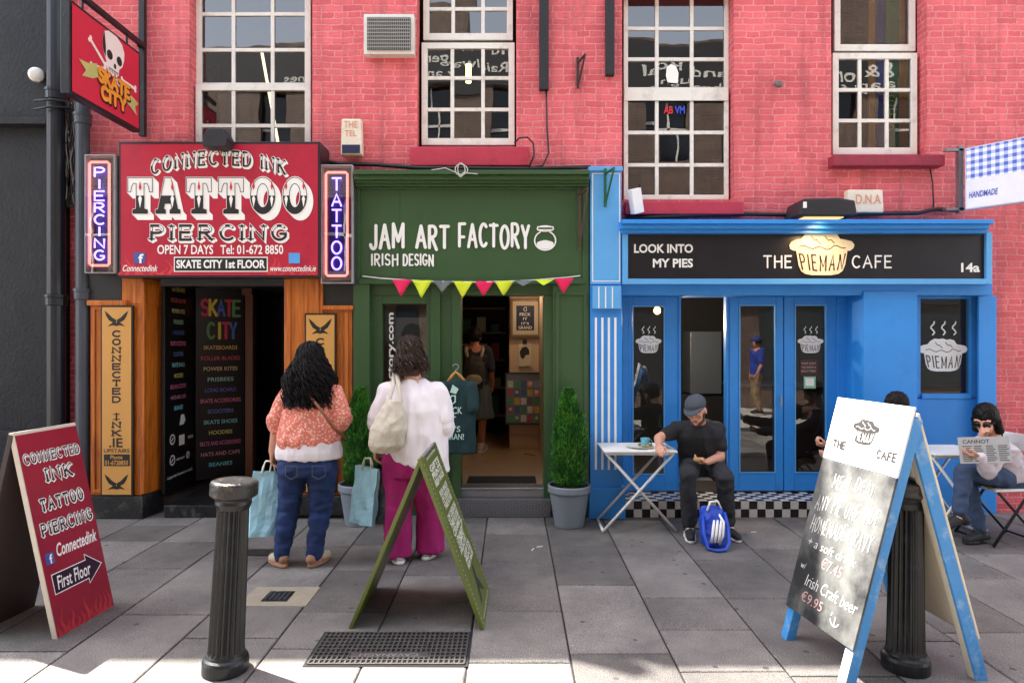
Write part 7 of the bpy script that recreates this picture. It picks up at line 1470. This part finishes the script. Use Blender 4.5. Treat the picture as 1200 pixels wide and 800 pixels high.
pb = blob('person', body_prims(J, .98), M_skin, None, voxel=.007, smooth=3); tag(pb, 'seated customer with dark hair mostly hidden behind the white header of the chalkboard', 'person'); face_extras(pb, J)
h = J['head']; M = J['M']; hp = lambda x, y, z: h+M@Vector((x, y, z)); blob('hair', [('e', hp(0, -.015, .035), (.084, .1, .1), M)], M_hair3, pb, voxel=.007, smooth=2, fold=(.012, 50, 50, 50))
P = [('l', [(J['pelvis']+Vector((0, 0, -.05)), .15, .18), (J['pelvis'].lerp(J['neck'], .6), .15, .19), (J['neck'], .08, .08)]), ('c', J['shR'], .074, J['elR'], .06), ('c', J['elR'], .06, J['wrR'], .045), ('c', J['shL'], .074, J['elL'], .06), ('c', J['elL'], .06, J['wrL'], .045)]
blob('jacket', P, fabric('dark_jacket', (44, 46, 54)), pb, voxel=.008, smooth=4, fold=(.014, 9, 9, 9)); P = [('l', [(J['pelvis']+Vector((0, 0, -.1)), .16, .16), (J['pelvis']+Vector((0, 0, .03)), .16, .16)])]
for s in 'LR': P += [('c', J['hip'+s], .092, J['kn'+s], .07), ('c', J['kn'+s], .07, J['an'+s]+Vector((0, 0, .03)), .055)]
blob('trousers', P, fabric('black_trousers', (34, 34, 38)), pb, voxel=.008, smooth=4)
for s in 'LR': shoe('shoe', J['an'+s], J['toe'+s], pb, mat('black_canvas', (26, 27, 32)), mat('sole_black', (30, 30, 32)))

def standing(loc, yaw, ht, label, top, bottom, hairm, skirt=False, shoem=None, cap=None):
    """plain standing figure built upright at the origin, then turned; joints scale with height"""
    k = ht/1.72; v = lambda x, y, z: Vector((x*k, y*k, z*k))
    J = dict(M=rotm(0, 6), head=v(0, .02, 1.6), neck=v(0, 0, 1.46), pelvis=v(0, 0, .93), shR=v(.17, 0, 1.4), shL=v(-.17, 0, 1.4), elR=v(.23, .02, 1.12), elL=v(-.23, -.02, 1.12), wrR=v(.22, .16, .92), wrL=v(-.24, .02, .87), hdR=(0, .4, -1), hnR=(-1, 0, 0), hdL=(0, .1, -1), hnL=(1, 0, 0), hipR=v(.09, 0, .9), hipL=v(-.09, 0, .9), knR=v(.1, .06, .48), knL=v(-.1, .0, .48), anR=v(.1, .02, .09), anL=v(-.11, -.1, .1), toeR=(.12*k, .17, .03), toeL=(-.13*k, .05, .03), hsL=-1, hsR=1)
    o = blob('person', body_prims(J, .98), M_skin2, None, voxel=.008, smooth=3); tag(o, label, 'person'); face_extras(o, J)
    P = [('l', [(J['pelvis']+Vector((0, 0, -.04)), .185, .14), (J['pelvis'].lerp(J['neck'], .45), .17, .135), (J['pelvis'].lerp(J['neck'], .75), .2, .14), (J['neck']-Vector((0, 0, .02)), .08, .075)])]
    for s in 'LR': P.append(('c', J['sh'+s], .074, J['sh'+s].lerp(J['el'+s], .8), .068))
    blob('top', P, top, o, voxel=.008, smooth=4, fold=(.014, 9, 9, 6))
    if skirt: blob('skirt', [('l', [(J['pelvis']+Vector((0, 0, -.4)), .24, .2), (J['pelvis'], .19, .15), (J['pelvis']+Vector((0, 0, .1)), .16, .13)])], bottom, o, voxel=.009, smooth=4, fold=(.02, 12, 12, 2))
    else:
        P = [('l', [(J['pelvis']+Vector((0, 0, -.1)), .18, .14), (J['pelvis']+Vector((0, 0, .05)), .175, .135)])]
        for s in 'LR': P += [('c', J['hip'+s], .1, J['kn'+s], .078), ('c', J['kn'+s], .078, J['an'+s], .062)]
        blob('trousers', P, bottom, o, voxel=.008, smooth=4, fold=(.014, 9, 9, 6))
    h = J['head']; blob('hair', [('e', h+Vector((0, -.018, .03)), (.086, .1, .1))], hairm, o, voxel=.007, smooth=2, fold=(.012, 50, 50, 50))
    if cap: blob('cap', [('e', h+Vector((0, -.005, .06)), (.09, .105, .075)), ('c', h+Vector((-.03, .1, .055)), .012, h+Vector((.03, .16, .05)), .012)], cap, o, voxel=.007, smooth=2)
    for s in 'LR': shoe('shoe', J['an'+s], J['toe'+s], o, shoem, mat('sole_white', (226, 224, 218)))
    o.location = loc; o.rotation_euler = (0, 0, R(yaw)); return o, J
s1, Js = standing((X(556, 8.0), 8.0, zj), -8, 1.52, 'shopper with a backpack and skirt standing with her back turned inside the green shop', fabric('shopper_top', (34, 38, 50)), fabric('shopper_skirt', (86, 96, 100)), M_hair3, True, mat('shoe_pale', (206, 200, 190)))
bk = thing('backpack', 'dark and cream backpack worn by the shopper inside the green shop', 'backpack', (X(556, 8.0), 7.85, zj+.85)); bx_, by_ = X(556, 7.9), 7.84
blob('bag_body', [('l', [((bx_, by_, zj+.80), .11, .06), ((bx_, by_-.02, zj+.88), .13, .08), ((bx_, by_, zj+1.08), .12, .07), ((bx_, by_+.02, zj+1.18), .08, .04)])], mat('pack_grey', (58, 54, 52), .8), bk, voxel=.008, smooth=4, fold=(.014, 9, 9, 9))
blob('pocket', [('e', (bx_, by_-.085, zj+.9), (.10, .03, .07))], mat('pack_cream', (176, 160, 136), .8), bk, voxel=.008, smooth=3)
for s in (-1, 1): mb = MB(); mb.tube([(bx_+s*.07, by_+.02, zj+1.12), (bx_+s*.1, by_+.03, zj+1.24), (bx_+s*.11, by_+.13, zj+1.29)], .02, 8); mb.build('strap', mat('pack_cream', (176, 160, 136)), bk, smooth=True)
standing((X(893, 14.2), -1.75, -.012), 78, 1.74, 'man in blue polo and khaki trousers across the street, reflected in the cafe door', fabric('polo_blue', (36, 60, 150)), fabric('khaki', (140, 116, 84)), M_hair3, False, mat('black_canvas', (26, 27, 32)), fabric('cap_navy', (36, 50, 110)))
